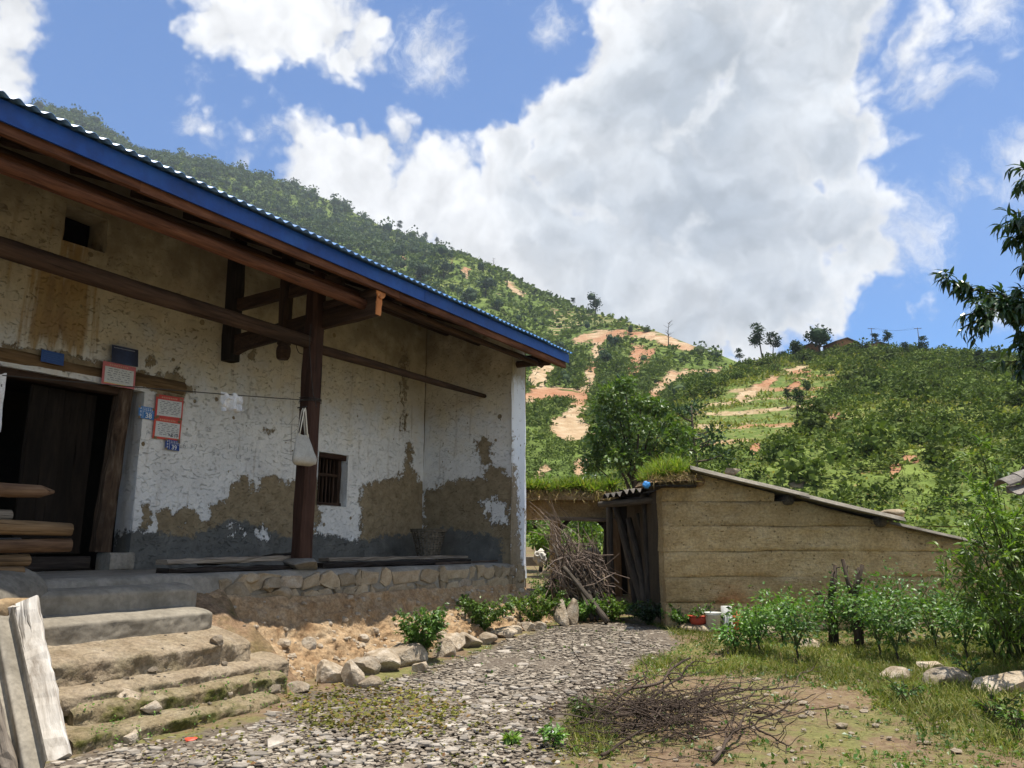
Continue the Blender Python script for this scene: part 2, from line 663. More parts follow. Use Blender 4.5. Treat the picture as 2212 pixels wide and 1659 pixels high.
def wood(name, c1, c2, c3, rough=0.8, along=2.5, across=38.0, bs=0.5, vary=0.15):
    k = NM(name)
    g = k.gr((along, across, across))
    a = k.noise(g, 1.0, 6, 0.65, 0.4)
    big = k.noise(k.gr((1.1, 5, 5)), 1.0, 3, 0.6)
    c = k.ramp(a, [(0.3, c1), (0.5, c2), (0.7, c3)])
    c = k.mix(k.ss(big, 0.45, 0.75, 0, 0.65), c, [x * 0.45 for x in c1])
    if vary:
        c = k.val(c, k.ss(k.rnd(), 0, 1, 1 - vary, 1 + vary))
    crack = k.ss(k.noise(k.gr((along * .6, across * 1.6, across * 1.6)), 1.0, 2, 0.5), 0.62, 0.7)
    c = k.mix(k.ma('MULTIPLY', crack, 0.55), c, [x * 0.25 for x in c1])
    hh = k.ma('SUBTRACT', a, k.ma('MULTIPLY', crack, 0.8))
    return k.fin(c, rough, k.bump(hh, min(1.0, bs * 1.8), 0.010), 0.12)


def leafm(name, c1, c2, c3=None, rough=0.45, trans=0.35, spec=0.45, vary=0.2, bright=1.0):
    k = NM(name)
    r = k.isl()
    c = k.ramp(r, [(0.0, c1), (0.6, c2), (1.0, c3 or c2)])
    n = k.noise(k.pos(), 1.3, 2, 0.5)
    c = k.val(c, k.ss(n, 0.3, 0.7, 0.75 * bright, 1.25 * bright))
    if vary:
        c = k.val(c, k.ss(k.rnd(), 0, 1, 1 - vary, 1 + vary))
    t = k.mix(1.0, c, (1.25, 1.35, 0.55), 'MULTIPLY')
    return k.fin(c, rough, None, spec, 0.0, trans, t)


def hill_leaf(name, c1, c2, c3, sc_):
    k = NM(name)
    p = k.pos()
    big = k.noise(p, sc_, 5, 0.6)
    mid = k.noise(p, sc_ * 6, 3, 0.6)
    f = k.ma('ADD', k.ma('MULTIPLY', big, 0.55), k.ma('ADD', k.ma('MULTIPLY', mid, 0.45), k.ma('MULTIPLY', k.ma('SUBTRACT', k.isl(), 0.5), 0.25)))
    c = k.ramp(f, [(0.32, [x * .75 for x in c1]), (0.45, c1), (0.55, c2), (0.68, c3)])
    c = k.val(c, k.ss(k.rnd(), 0, 1, .65, 1.3))
    dry = k.ss(k.noise(p, sc_ * 3.1, 4, 0.6), 0.6, 0.72)
    c = k.mix(k.ma('MULTIPLY', dry, 0.45), c, (.17, .15, .06))
    return k.fin(c, 0.8, None, 0.12, 0.0, 0.2, k.mix(1.0, c, (1.2, 1.3, 0.6), 'MULTIPLY'))


M = {}
M['dark_wood'] = wood('dark smoked timber', (.030, .019, .013), (.055, .032, .021), (.085, .052, .034))
M['post_wood'] = wood('dark red brown post', (.030, .016, .011), (.050, .025, .017), (.075, .04, .027), across=26)
M['red_wood'] = wood('reddish peeled log', (.065, .028, .016), (.125, .052, .028), (.19, .085, .046))
M['fresh_cut'] = wood('fresh cut end', (.55, .20, .07), (.62, .25, .09), (.68, .3, .12), across=12)
M['tan_wood'] = wood('tan timber', (.12, .075, .038), (.20, .125, .062), (.28, .185, .10))
M['grey_wood'] = wood('weathered grey timber', (.13, .105, .08), (.24, .20, .155), (.34, .29, .23))
M['black_wood'] = wood('damp black timber', (.015, .012, .010), (.028, .022, .018), (.05, .04, .033))
M['twig'] = wood('dead twigs', (.04, .028, .02), (.075, .054, .04), (.13, .10, .078), across=60)
M['bark'] = wood('tree bark', (.03, .022, .016), (.06, .045, .032), (.10, .08, .06), across=20, along=5)
M['fascia_blue'] = mottle('blue painted steel', (.003, .040, .20), (.004, .058, .29), (.012, .085, .34), 1.6, 0.42, 0.25, 0.02, 4, 0.35, 0.10)
M['sheet_blue'] = mottle('blue roofing sheet', (.07, .20, .46), (.12, .27, .55), None, 3.0, 0.35, 0.05, 0.002, 30, 0.5, 0.05)
M['cement'] = mottle('old grey cement', (.135, .12, .095), (.205, .185, .15), (.26, .235, .195), 3.2, 0.92, 0.5, 0.012, 14)
M['mud'] = mottle('rammed earth', (.20, .135, .07), (.30, .21, .115), (.37, .27, .16), 3.5, 0.97, 0.8, 0.02, 22)
M['dark_room'] = mottle('dark interior', (.02, .016, .012), (.035, .028, .02), None, 3.0, 0.95, 0.3, 0.01)  # near-black walls behind the openings and at the lean-to's back
M['rock'] = mottle('pale boulder', (.22, .165, .105), (.38, .31, .225), (.47, .415, .335), 6.5, 0.9, 1.0, 0.03, 18, 0.2, 0.22, 'gr')
M['rock_ochre'] = mottle('ochre wall stone', (.22, .165, .10), (.32, .255, .17), (.37, .315, .23), 5, 0.92, 0.6, 0.012, 18, 0.2, 0.22, 'obj')
M['slate'] = mottle('slate chips', (.20, .172, .138), (.29, .255, .21), (.38, .34, .285), 7, 0.8, 0.4, 0.004, 40, 0.3, 0.35, 'pos')
M['iron_grey'] = mottle('weathered fibre cement sheet', (.12, .105, .08), (.20, .178, .14), (.27, .24, .19), 4.0, 0.9, 0.4, 0.004, 30)
M['clay_tile'] = mottle('grey clay roof tile', (.10, .088, .075), (.19, .17, .15), (.26, .235, .205), 9, 0.85, 0.5, 0.006, 40)
M['wire'] = mottle('dark wire', (.02, .02, .02), (.04, .035, .03), None, 8, 0.6)
M['cloth_white'] = mottle('white cotton', (.62, .62, .62), (.78, .78, .78), None, 9, 0.95, 0.3, 0.004, 60)
M['canvas'] = mottle('off white canvas', (.50, .47, .40), (.62, .59, .51), None, 7, 0.95, 0.4, 0.004, 80)
M['paint_white'] = wood('flaking white painted board', (.16, .13, .10), (.42, .385, .335), (.58, .55, .50), across=20, along=2.2)
M['red_plastic'] = mottle('faded red plastic', (.55, .075, .04), (.66, .11, .06), None, 6, 0.45, 0.05, .002)
M['white_plastic'] = mottle('dirty white plastic', (.45, .45, .40), (.62, .62, .56), None, 8, 0.5, 0.05, .002)
M['grey_plastic'] = mottle('grey plastic pipe', (.30, .30, .28), (.40, .40, .37), None, 8, 0.6, 0.05, .002)
M['blue_plastic'] = mottle('blue plastic', (.05, .25, .62), (.08, .34, .72), None, 8, 0.5)
M['green_plastic'] = mottle('green plastic', (.02, .42, .20), (.04, .5, .26), None, 8, 0.5)
M['black_cloth'] = mottle('black plastic tarp', (.012, .011, .01), (.03, .028, .026), (.06, .055, .05), 7, 0.85, 0.5, .02, 14, .1)
M['bamboo'] = mottle('old bamboo weave', (.06, .048, .034), (.12, .10, .072), (.19, .16, .12), 14, 0.8, 0.3, .004, 60)
M['straw'] = wood('dry bamboo', (.42, .33, .19), (.56, .46, .29), (.66, .57, .39))
M['earth_house'] = mottle('orange earth house', (.36, .17, .075), (.46, .23, .10), None, 0.5, 0.95)
M['farroof'] = mottle('grey brown far roof', (.09, .075, .065), (.14, .115, .10), None, 0.6, 0.9)

M['lf_dark'] = leafm('dark glossy leaves', (.022, .052, .013), (.036, .08, .018), (.06, .115, .028), 0.35, 0.25, 0.5)
M['lf_mid'] = leafm('mid green leaves', (.06, .13, .02), (.10, .195, .032), (.165, .26, .052), 0.42, 0.35)
M['lf_bright'] = leafm('bright green leaves', (.075, .145, .018), (.125, .21, .028), (.19, .27, .045), 0.42, 0.42)
M['lf_hill'] = hill_leaf('hill shrub leaves', (.06, .09, .02), (.10, .14, .03), (.165, .20, .05), 0.10)
M['lf_forest'] = hill_leaf('far forest leaves', (.035, .060, .026), (.055, .086, .034), (.090, .118, .046), 0.022)
M['lf_pine'] = leafm('pine needles', (.016, .036, .015), (.027, .054, .02), (.045, .078, .028), 0.7, 0.15, 0.2)
M['grass'] = leafm('yard grass', (.125, .155, .03), (.19, .215, .05), (.34, .30, .11), 0.6, 0.35, 0.2)
M['grass_roof'] = leafm('roof grass', (.10, .16, .018), (.15, .22, .03), (.26, .24, .07), 0.55, 0.45, 0.2)
M['litterleaf'] = leafm('fallen leaves', (.10, .11, .02), (.19, .18, .035), (.20, .10, .04), 0.7, 0.2, 0.2)
M['drygrass'] = leafm('dry grass', (.24, .18, .08), (.33, .26, .12), (.20, .13, .06), 0.8, 0.3, 0.1)
M['lf_stem'] = mottle('green stems', (.05, .07, .025), (.09, .11, .04), None, 8, .7)
M['lf_peach'] = leafm('peach leaves', (.018, .045, .012), (.03, .066, .016), (.05, .095, .024), 0.3, 0.22, 0.55)
M['lf_walnut'] = leafm('walnut leaves', (.055, .105, .018), (.095, .165, .03), (.16, .235, .055), 0.4, 0.3, .4)
M['lf_garden'] = leafm('garden leaves', (.055, .13, .022), (.085, .185, .032), (.14, .24, .05), 0.4, 0.35, .45)
M['old_sheet'] = mottle('brown grey old sheet', (.06, .05, .038), (.11, .095, .075), (.17, .15, .12), 5.0, 0.9, 0.4, 0.004, 30)
M['log_red'] = wood('reddish log', (.07, .04, .024), (.15, .088, .05), (.24, .155, .09), across=24)
M['old_pole'] = wood('dark weathered pole', (.045, .036, .027), (.085, .07, .054), (.14, .118, .092))  # wood darkened so the leaning poles carry the lean-to's shade
M['shade_mud'] = mottle('shade darkened mud', (.05, .036, .022), (.085, .062, .038), None, 3.5, .97, .8, .02, 22)  # mud with the shade inside the lean-to put into its colour


def fire_mat():
    k = NM('dry brushwood')
    c = k.ramp(k.isl(), [(0.0, (.05, .036, .026)), (0.45, (.13, .095, .07)), (0.8, (.24, .18, .14)), (1.0, (.36, .29, .24))])
    return k.fin(c, .85, None, .15)


M['fire'] = fire_mat()
# ------------------------------------------------------------------ yard ground
def gz(X, Y):
    X, Y = np.asarray(X, float), np.asarray(Y, float)
    z = GS * np.clip(Y, -30, 60)
    z = z + 0.028 * np.clip(Y - 14.2, 0, 8)
    z = z + 0.03 * np.clip(X - 5.0, 0, 6) * np.clip((Y - 5) / 5, 0, 1)
    return z


PATH_PX = [(60, 1662), (150, 1640), (250, 1620), (420, 1588), (560, 1552), (610, 1530), (640, 1505), (700, 1490), (790, 1480), (900, 1455), (930, 1440),
           (1010, 1415), (1090, 1385), (1165, 1362), (1215, 1352), (1300, 1346), (1400, 1348), (1455, 1368), (1470, 1400), (1390, 1425), (1370, 1460), (1300, 1500), (1235, 1540), (1225, 1580), (1215, 1662)]
PATH_XY = np.array([gp(*p)[:2] for p in PATH_PX] + [(0.9, 4.2), (0.3, 0.5), (-6, 0.5), (-6, 4.2), (-4.6, 5.2)])


def path_d(X, Y):
    return sdf(np.stack([np.ravel(X), np.ravel(Y)], 1), PATH_XY)


def make_ground():
    def axis(lo, hi, a, b, st):
        inner = np.arange(a, b + 1e-6, st)
        lo_ = a - np.cumsum(st * 1.17 ** np.arange(1, 200))
        hi_ = b + np.cumsum(st * 1.17 ** np.arange(1, 200))
        return np.concatenate([lo_[lo_ > lo][::-1], inner, hi_[hi_ < hi]])
    xs = axis(-900, 900, -5.0, 7.5, 0.05)
    ys = axis(-900, 900, 4.8, 14.5, 0.05)
    X, Y = np.meshgrid(xs, ys, indexing='ij')
    Z = gz(X, Y)
    P = np.stack([X, Y, 0 * X], -1)
    near = np.clip(1 - np.hypot(X - 1, Y - 9) / 40, 0, 1)
    Z = Z + near * (0.035 * fbm(P, 0.8, 3, 3) + 0.018 * fbm(P, 5, 3, 4))
    # the yard has a slight bank of soil where the slate path ends
    V = np.stack([X, Y, Z], -1).reshape(-1, 3)
    pd = path_d(X, Y)
    k = NM('yard soil')
    p = k.pos()
    a = k.noise(p, 1.6, 6, 0.62)
    b = k.noise(p, 14.0, 5, 0.65)
    soil = k.ramp(b, [(0.3, (.11, .068, .04)), (0.5, (.17, .115, .07)), (0.7, (.24, .175, .112))])
    straw = k.ramp(k.noise(p, 40.0, 4, 0.7), [(0.35, (.15, .11, .055)), (0.65, (.26, .20, .105))])
    soil = k.mix(k.ss(a, 0.45, 0.62, 0, 0.6), soil, straw)
    green = k.ramp(k.noise(p, 22.0, 5, 0.7), [(0.3, (.08, .09, .028)), (0.55, (.16, .165, .05)), (0.72, (.25, .225, .095))])
    gm = k.ss(k.ma('ADD', k.noise(p, 1.1, 5, 0.65), k.ma('MULTIPLY', b, 0.25)), 0.58, 0.74)
    c = k.mix(k.ma('MULTIPLY', gm, 0.8), soil, green)
    slate = k.ramp(k.noise(p, 26.0, 4, 0.6), [(0.3, (.075, .056, .04)), (0.55, (.14, .115, .088)), (0.7, (.21, .18, .145))])
    pm = k.ss(k.ma('ADD', k.at('path'), k.ma('MULTIPLY', k.ma('SUBTRACT', k.noise(p, 3.0, 5, 0.6), 0.5), 0.9)), -0.1, 0.12)
    c = k.mix(pm, c, slate)
    h = k.ma('ADD', k.noise(p, 30, 6, 0.7), k.ma('MULTIPLY', k.noise(p, 8, 3), 0.8))
    mat = k.fin(c, 0.96, k.bump(h, 0.9, 0.02), 0.15)
    m = MB().add(V, gridF(len(xs), len(ys)))
    o = m.build('ground', mat, None, True, {'path': np.clip(pd, -3, 3)}, base=(0, 0, 0))
    tag(o, kind='structure')
    return o


make_ground()


def slate_path():
    """loose slate chips: the largest in view one by one, the rest joined"""
    xs, ys = PATH_XY[:, 0], PATH_XY[:, 1]
    n = 105000
    X = rng.uniform(-4.6, 3.4, n)
    Y = rng.uniform(5.2, 14.0, n)
    d = path_d(X, Y) + 0.28 * fbm(np.stack([X, Y, 0 * X], 1), 1.7, 3, 9)
    keep = rng.random(n) < np.clip(d / 0.5 + 0.12, 0.0, 1.0) * np.where(Y > 9.5, 0.7, 1.0) * 0.66
    keep &= d > -0.5
    # a damp mossy corner with fewer chips beside the steps and rocks
    so_o = (X - HC[0]) * OV[0] + (Y - HC[1]) * OV[1]
    px = proj(np.stack([X, Y, gz(X, Y)], 1))
    keep &= (px[:, 0] > -150) & (px[:, 0] < 1560) & (px[:, 1] < 1760)
    bare = sdf(px, [(600, 1490), (760, 1480), (900, 1500), (960, 1545), (800, 1580), (620, 1560)]) / 30
    keep &= rng.random(n) > np.clip(bare * 0.6 + 0.3, 0, 0.55)
    X, Y, px = X[keep], Y[keep], px[keep]
    Z = gz(X, Y)
    size = np.exp(rng.normal(-0.30, 0.44, len(X))) * 0.053
    app = size / Y
    app[(px[:, 0] < 0) | (px[:, 0] > 2212) | (px[:, 1] > 1659)] = 0
    top = np.argsort(-app)[:300]
    base = thing('slate_path', None, None, (0, 0, 0))
    base['kind'] = 'structure'
    base['label'] = 'path of loose grey slate chips between the steps and the mud shed'
    meshes = []
    for q in range(12):
        k = rng.integers(5, 8)
        a = np.sort((np.arange(k) + rng.uniform(-.35, .35, k)) * 2 * pi / k)
        r = rng.uniform(0.72, 1.1, k)
        el = rng.uniform(0.6, 1.0)
        p = np.stack([np.cos(a) * r, np.sin(a) * r * el], 1) * 0.55
        t = rng.uniform(0.07, 0.14)
        V = np.concatenate([np.c_[p * 0.93, np.full(k, t)], np.c_[p, np.full(k, t * 0.55)], np.c_[p * 0.95, np.full(k, -0.1)]])
        j = np.arange(k)
        F = [np.arange(k)[None], np.concatenate([np.stack([i * k + (j + 1) % k, i * k + j, (i + 1) * k + j, (i + 1) * k + (j + 1) % k], 1)[:, ::-1] for i in (0, 1)])]
        meshes.append((V, F))
    mes = [MB().add(V, F).mesh('slate_chip', M['slate']) for V, F in meshes]
    rest = MB()
    ts = set(top.tolist())
    rz = rng.uniform(0, 6.28, len(X))
    tl = rng.normal(0, 0.07, (len(X), 2))
    lift = rng.uniform(0.0, 0.010, len(X)) + 0.002
    for i in range(len(X)):
        q = i % 12
        if i in ts:
            o = bpy.data.objects.new('slate_chip', mes[q])
            o.location = (X[i], Y[i], Z[i] + lift[i])
            o.rotation_euler = (tl[i, 0], tl[i, 1], rz[i])
            o.scale = (size[i],) * 3
            o.parent = base
            col.objects.link(o)
        else:
            V, F = meshes[q]
            c, s = cos(rz[i]), sin(rz[i])
            W = V * size[i]
            W = np.stack([W[:, 0] * c - W[:, 1] * s, W[:, 0] * s + W[:, 1] * c, W[:, 2]], 1)
            W[:, 2] += W[:, 0] * tl[i, 0] + W[:, 1] * tl[i, 1] + Z[i] + lift[i]
            W[:, 0] += X[i]
            W[:, 1] += Y[i]
            rest.add(W, F, W + rng.random(3) * 9)
    k = NM('loose slate')
    p = k.isl()
    n = k.noise(k.pos(), 60, 3, 0.6)
    c = k.ramp(p, [(0.0, (.12, .096, .07)), (0.35, (.205, .168, .125)), (0.75, (.28, .236, .18)), (1.0, (.37, .322, .252))])
    c = k.val(c, k.ss(n, 0.3, 0.7, 0.75, 1.15))
    mat = k.fin(c, 0.75, k.bump(k.noise(k.pos(), 45, 3), 0.4, 0.004), 0.3)
    o = rest.build('slate_chips', mat, base, False, base=(0, 0, 0))
    o['kind'] = 'stuff'


slate_path()

# ------------------------------------------------------------------ hills
A_CREST = [(-700, 420, 1200), (-200, 330, 1180), (0, 256, 1160), (70, 234, 1150), (130, 238, 1120), (200, 264, 1090), (300, 328, 1040), (430, 352, 1000), (560, 376, 960), (640, 405, 930), (720, 436, 900), (800, 478, 860), (900, 515, 800),
           (980, 545, 730), (1060, 580, 650), (1150, 632, 560), (1250, 668, 470), (1330, 688, 400), (1420, 716, 345), (1500, 748, 320), (1560, 768, 300), (1640, 800, 290), (1800, 850, 280), (2000, 900, 280)]
B_CREST = [(1180, 1130, 60), (1330, 1040, 75), (1400, 960, 95), (1460, 880, 120), (1520, 826, 150), (1580, 795, 175), (1640, 778, 190), (1700, 768, 192), (1780, 762, 192), (1860, 754, 190), (1950, 755, 185), (2030, 758, 180), (2120, 768, 175), (2212, 778, 170), (2400, 790, 170), (2700, 770, 180), (3200, 740, 200), (4200, 740, 200)]


def terrain(crest, r0, z0, x0, x1, nx, nt, powr, amp, seed):
    c = np.array(crest, float)
    # azimuths of the columns and crest heights at real distances
    px = np.linspace(x0, x1, nx)
    yy = np.interp(px, c[:, 0], c[:, 1])
    rc = np.interp(px, c[:, 0], c[:, 2])
    az, el = np.zeros(nx), np.zeros(nx)
    for i in range(nx):
        r = ray(px[i], yy[i])
        az[i] = math.atan2(r[0], r[1])
        el[i] = r[2] / math.hypot(r[0], r[1])
    t = np.concatenate([np.linspace(0, 1, nt) ** 1.0, [1.04, 1.12, 1.3, 1.7]])
    T, AZ = np.meshgrid(t, az, indexing='xy')
    RC, EL = rc[:, None], el[:, None]
    R = r0 + (RC - r0) * T
    ZC = 1.6 + EL * RC
    tt = np.clip(T, 0, 1)
    Z = z0 + (ZC - z0) * (powr * tt + (1 - powr) * tt ** 2)
    Z = Z - np.clip(T - 1, 0, 9) * (ZC - z0) * 1.2 - np.clip(T - 1, 0, 9) ** 2 * 30
    P = np.stack([R * np.sin(AZ), R * np.cos(AZ), Z], -1)
    n = fbm(P, 1 / (RC.max() * 0.16), 5, seed, 0.5)
    w = np.sin(np.clip(T, 0, 1) * pi) ** 0.7 * RC * amp
    P[..., 2] += n * w
    P[..., 2] += fbm(P, 1 / (RC.max() * 0.012), 3, seed + 5) * RC * amp * 0.05 * np.clip(1.02 - T, 0, 1) ** 0.3
    return P, T, az


def hill_obj(name, P, mat, attrs):
    nx, nt = P.shape[:2]
    m = MB().add(P.reshape(-1, 3), gridF(nx, nt))
    o = m.build(name, mat, None, True, attrs, base=(0, 0, 0))
    return tag(o, kind='structure')


SCARS_A = [  # bare landslide soil, outlines measured on the photograph
    [(1232, 735), (1262, 720), (1300, 712), (1350, 712), (1345, 728), (1310, 735), (1300, 770), (1290, 800), (1285, 830), (1275, 850), (1268, 880), (1262, 905), (1290, 930), (1275, 950), (1230, 955), (1205, 950), (1180, 925), (1195, 905), (1230, 880), (1248, 850), (1262, 815), (1275, 780), (1280, 735), (1240, 750)],
    [(1350, 712), (1400, 718), (1450, 725), (1505, 752), (1485, 762), (1440, 748), (1400, 735), (1360, 728)],
    [(1150, 792), (1190, 782), (1200, 800), (1180, 820), (1175, 850), (1150, 850), (1140, 820)],
    [(1362, 745), (1392, 745), (1385, 790), (1372, 830), (1358, 800)],
    [(1395, 755), (1420, 750), (1405, 780), (1390, 790)],
    [(1130, 850), (1200, 835), (1270, 850), (1262, 866), (1200, 862), (1135, 872)],
    [(1000, 575), (1015, 580), (1010, 605), (998, 590)], [(1095, 605), (1125, 628), (1140, 642), (1120, 640), (1095, 618)], [(1185, 668), (1205, 670), (1203, 682), (1186, 680)],
    [(1425, 815), (1450, 800), (1560, 795), (1560, 808), (1480, 812), (1450, 830), (1400, 880), (1380, 880)],
    [(1240, 1000), (1262, 985), (1270, 1010), (1255, 1030), (1238, 1020)], [(1150, 1020), (1180, 1000), (1190, 1015), (1160, 1035)],
    [(870, 555), (880, 560), (876, 575), (866, 570)], [(960, 565), (975, 562), (980, 580), (965, 590)],
]
SCARS_B = [[(1580, 858), (1620, 838), (1660, 815), (1690, 805), (1680, 822), (1640, 850), (1600, 868)], [(1690, 800), (1735, 788), (1760, 790), (1740, 806), (1700, 812)], [(1700, 840), (1722, 818), (1728, 830), (1712, 850)],
           [(1780, 890), (1800, 880), (1830, 905), (1820, 915), (1790, 905)], [(1852, 935), (1880, 945), (1900, 970), (1890, 985), (1868, 965)], [(1620, 965), (1640, 955), (1636, 985), (1622, 985)],
           [(1950, 985), (1990, 985), (1985, 1005), (1955, 1000)], [(1700, 1040), (1740, 1035), (1735, 1060), (1705, 1058)], [(1500, 880), (1530, 870), (1520, 890), (1490, 905)], [(1930, 1000), (1950, 1005), (1930, 1040), (1918, 1030)], [(2015, 757), (2045, 760), (2045, 768), (2010, 765)]]
CROP_B = [[(1520, 870), (1600, 830), (1690, 815), (1760, 800), (1830, 815), (1790, 860), (1740, 890), (1720, 930), (1640, 950), (1560, 975), (1500, 985), (1490, 930)]]
CROP_A = [[(1230, 668), (1330, 688), (1420, 716), (1380, 712), (1300, 700), (1240, 712), (1180, 730), (1190, 690)]]


def poly_mask(P, polys, lim=40):
    px = proj(P.reshape(-1, 3))
    f = np.full(len(px), -float(lim))
    for q in polys:
        f = np.maximum(f, sdf(px, q))
    return np.clip(f, -lim, lim)


def hill_mat(name, big, det, haze):
    k = NM(name)
    p = k.pos()
    a = k.noise(p, big, 7, 0.62)
    b = k.noise(p, det, 5, 0.65)
    g = k.ramp(a, [(0.3, (.065, .095, .024)), (0.48, (.105, .145, .034)), (0.62, (.16, .19, .05)), (0.75, (.21, .205, .08))])
    g = k.val(g, k.ss(b, 0.3, 0.7, 0.6, 1.35))
    crop = k.ramp(k.noise(p, det * 2.2, 3, 0.6), [(0.3, (.07, .11, .028)), (0.55, (.13, .165, .045)), (0.7, (.23, .205, .09))])
    z = k.sep(p)[2]
    row = k.ma('SINE', k.ma('ADD', k.ma('MULTIPLY', z, 2.2), k.ma('MULTIPLY', a, 9.0)))
    soil = k.ramp(k.noise(p, det * 1.3, 5, 0.65), [(0.3, (.27, .175, .095)), (0.5, (.38, .275, .165)), (0.7, (.48, .375, .25))])
    red = k.ramp(b, [(0.3, (.28, .125, .062)), (0.7, (.38, .22, .13))])
    soil = k.mix(k.ss(k.noise(p, big * 1.2, 3), 0.45, 0.6), soil, red)
    crop = k.mix(k.ma('MULTIPLY', k.ss(row, 0.45, 0.85), 0.85), crop, soil)
    nn = k.ma('MULTIPLY', k.ma('SUBTRACT', k.noise(p, det * 0.6, 6, 0.65), 0.5), 36.0)
    cm = k.ss(k.ma('ADD', k.at('crop'), k.ma('MULTIPLY', nn, 0.9)), -3, 5)
    sm = k.ss(k.ma('ADD', k.at('scar'), nn), -1.5, 2.5)
    # bare soil also shows through the cover in small patches
    sp = k.ss(k.ma('MULTIPLY', k.noise(p, big * 2.3, 7, 0.7), k.noise(p, det * .9, 3, 0.6)), 0.37, 0.42)
    c = k.mix(k.ma('MULTIPLY', sp, 0.75), g, soil)
    c = k.mix(cm, c, crop)
    c = k.mix(sm, c, soil)
    h = k.ma('ADD', k.noise(p, det, 6, 0.7), k.ma('MULTIPLY', sm, -0.6))
    return k.fin(c, 1.0, k.bump(h, 1.0, haze), 0.05)


PA, TA, AZA = terrain(A_CREST, 62.0, 0.3, -700, 1990, 330, 190, 0.75, 0.045, 21)
PB, TB, AZB = terrain(B_CREST, 30.0, 0.2, 1180, 4200, 420, 150, 0.72, 0.03, 33)
scA, crA = poly_mask(PA, SCARS_A), poly_mask(PA, CROP_A)
scB, crB = poly_mask(PB, SCARS_B), poly_mask(PB, CROP_B)
hill_obj('mountain', PA, hill_mat('mountain slope', 0.02, 0.22, 1.2), {'scar': scA, 'crop': crA})
hill_obj('hillside', PB, hill_mat('hillside cover', 0.045, 0.6, 0.4), {'scar': scB, 'crop': crB})


# ------------------------------------------------------------------ far vegetation
def crown_parts(m, c, rad, n, seed, leaf, tmpl=LT_RHOMB, core=0.72, lumps=5, zs=0.8):
    """a lumpy crown of leaf clumps round a few centres"""
    r = np.random.default_rng(seed)
    cs = r.standard_normal((lumps, 3)) * [0.45, 0.45, 0.32]
    cs[0] = 0
    rr = r.uniform(0.45, 0.75, lumps)
    which = r.integers(0, lumps, n)
    d = nrm(r.standard_normal((n, 3)) + [0, 0, 0.25])
    q = cs[which] + d * (rr[which] * r.uniform(0.6, 1.02, n))[:, None]
    P = np.asarray(c) + q * rad * [1, 1, zs]
    dirs = nrm(d + r.standard_normal((n, 3)) * 0.7 + [0, 0, -0.15])
    leaves(m, P, dirs, leaf * r.uniform(0.6, 1.3, n), tmpl, up=nrm(d + r.standard_normal((n, 3)) * 0.5), w=1.5)
    if core:
        for k in range(min(lumps, 3)):
            V, F = ICO[1]
            W = V * (1 + 0.25 * fbm(V + seed, 2, 2, seed + k)[:, None]) * rr[k] * core
            m.add(np.asarray(c) + (cs[k] + W) * rad * [1, 1, zs], F)


def on_hill(P, x, y, rmin=0, T=None):
    """nearest terrain vertex under a pixel"""
    px = proj(P.reshape(-1, 3))
    d = (px[:, 0] - x) ** 2 + (px[:, 1] - y) ** 2
    if T is not None:
        d = d + np.where(T.reshape(-1) > 1.0, 1e6, 0)
    return P.reshape(-1, 3)[np.argmin(d)].copy()


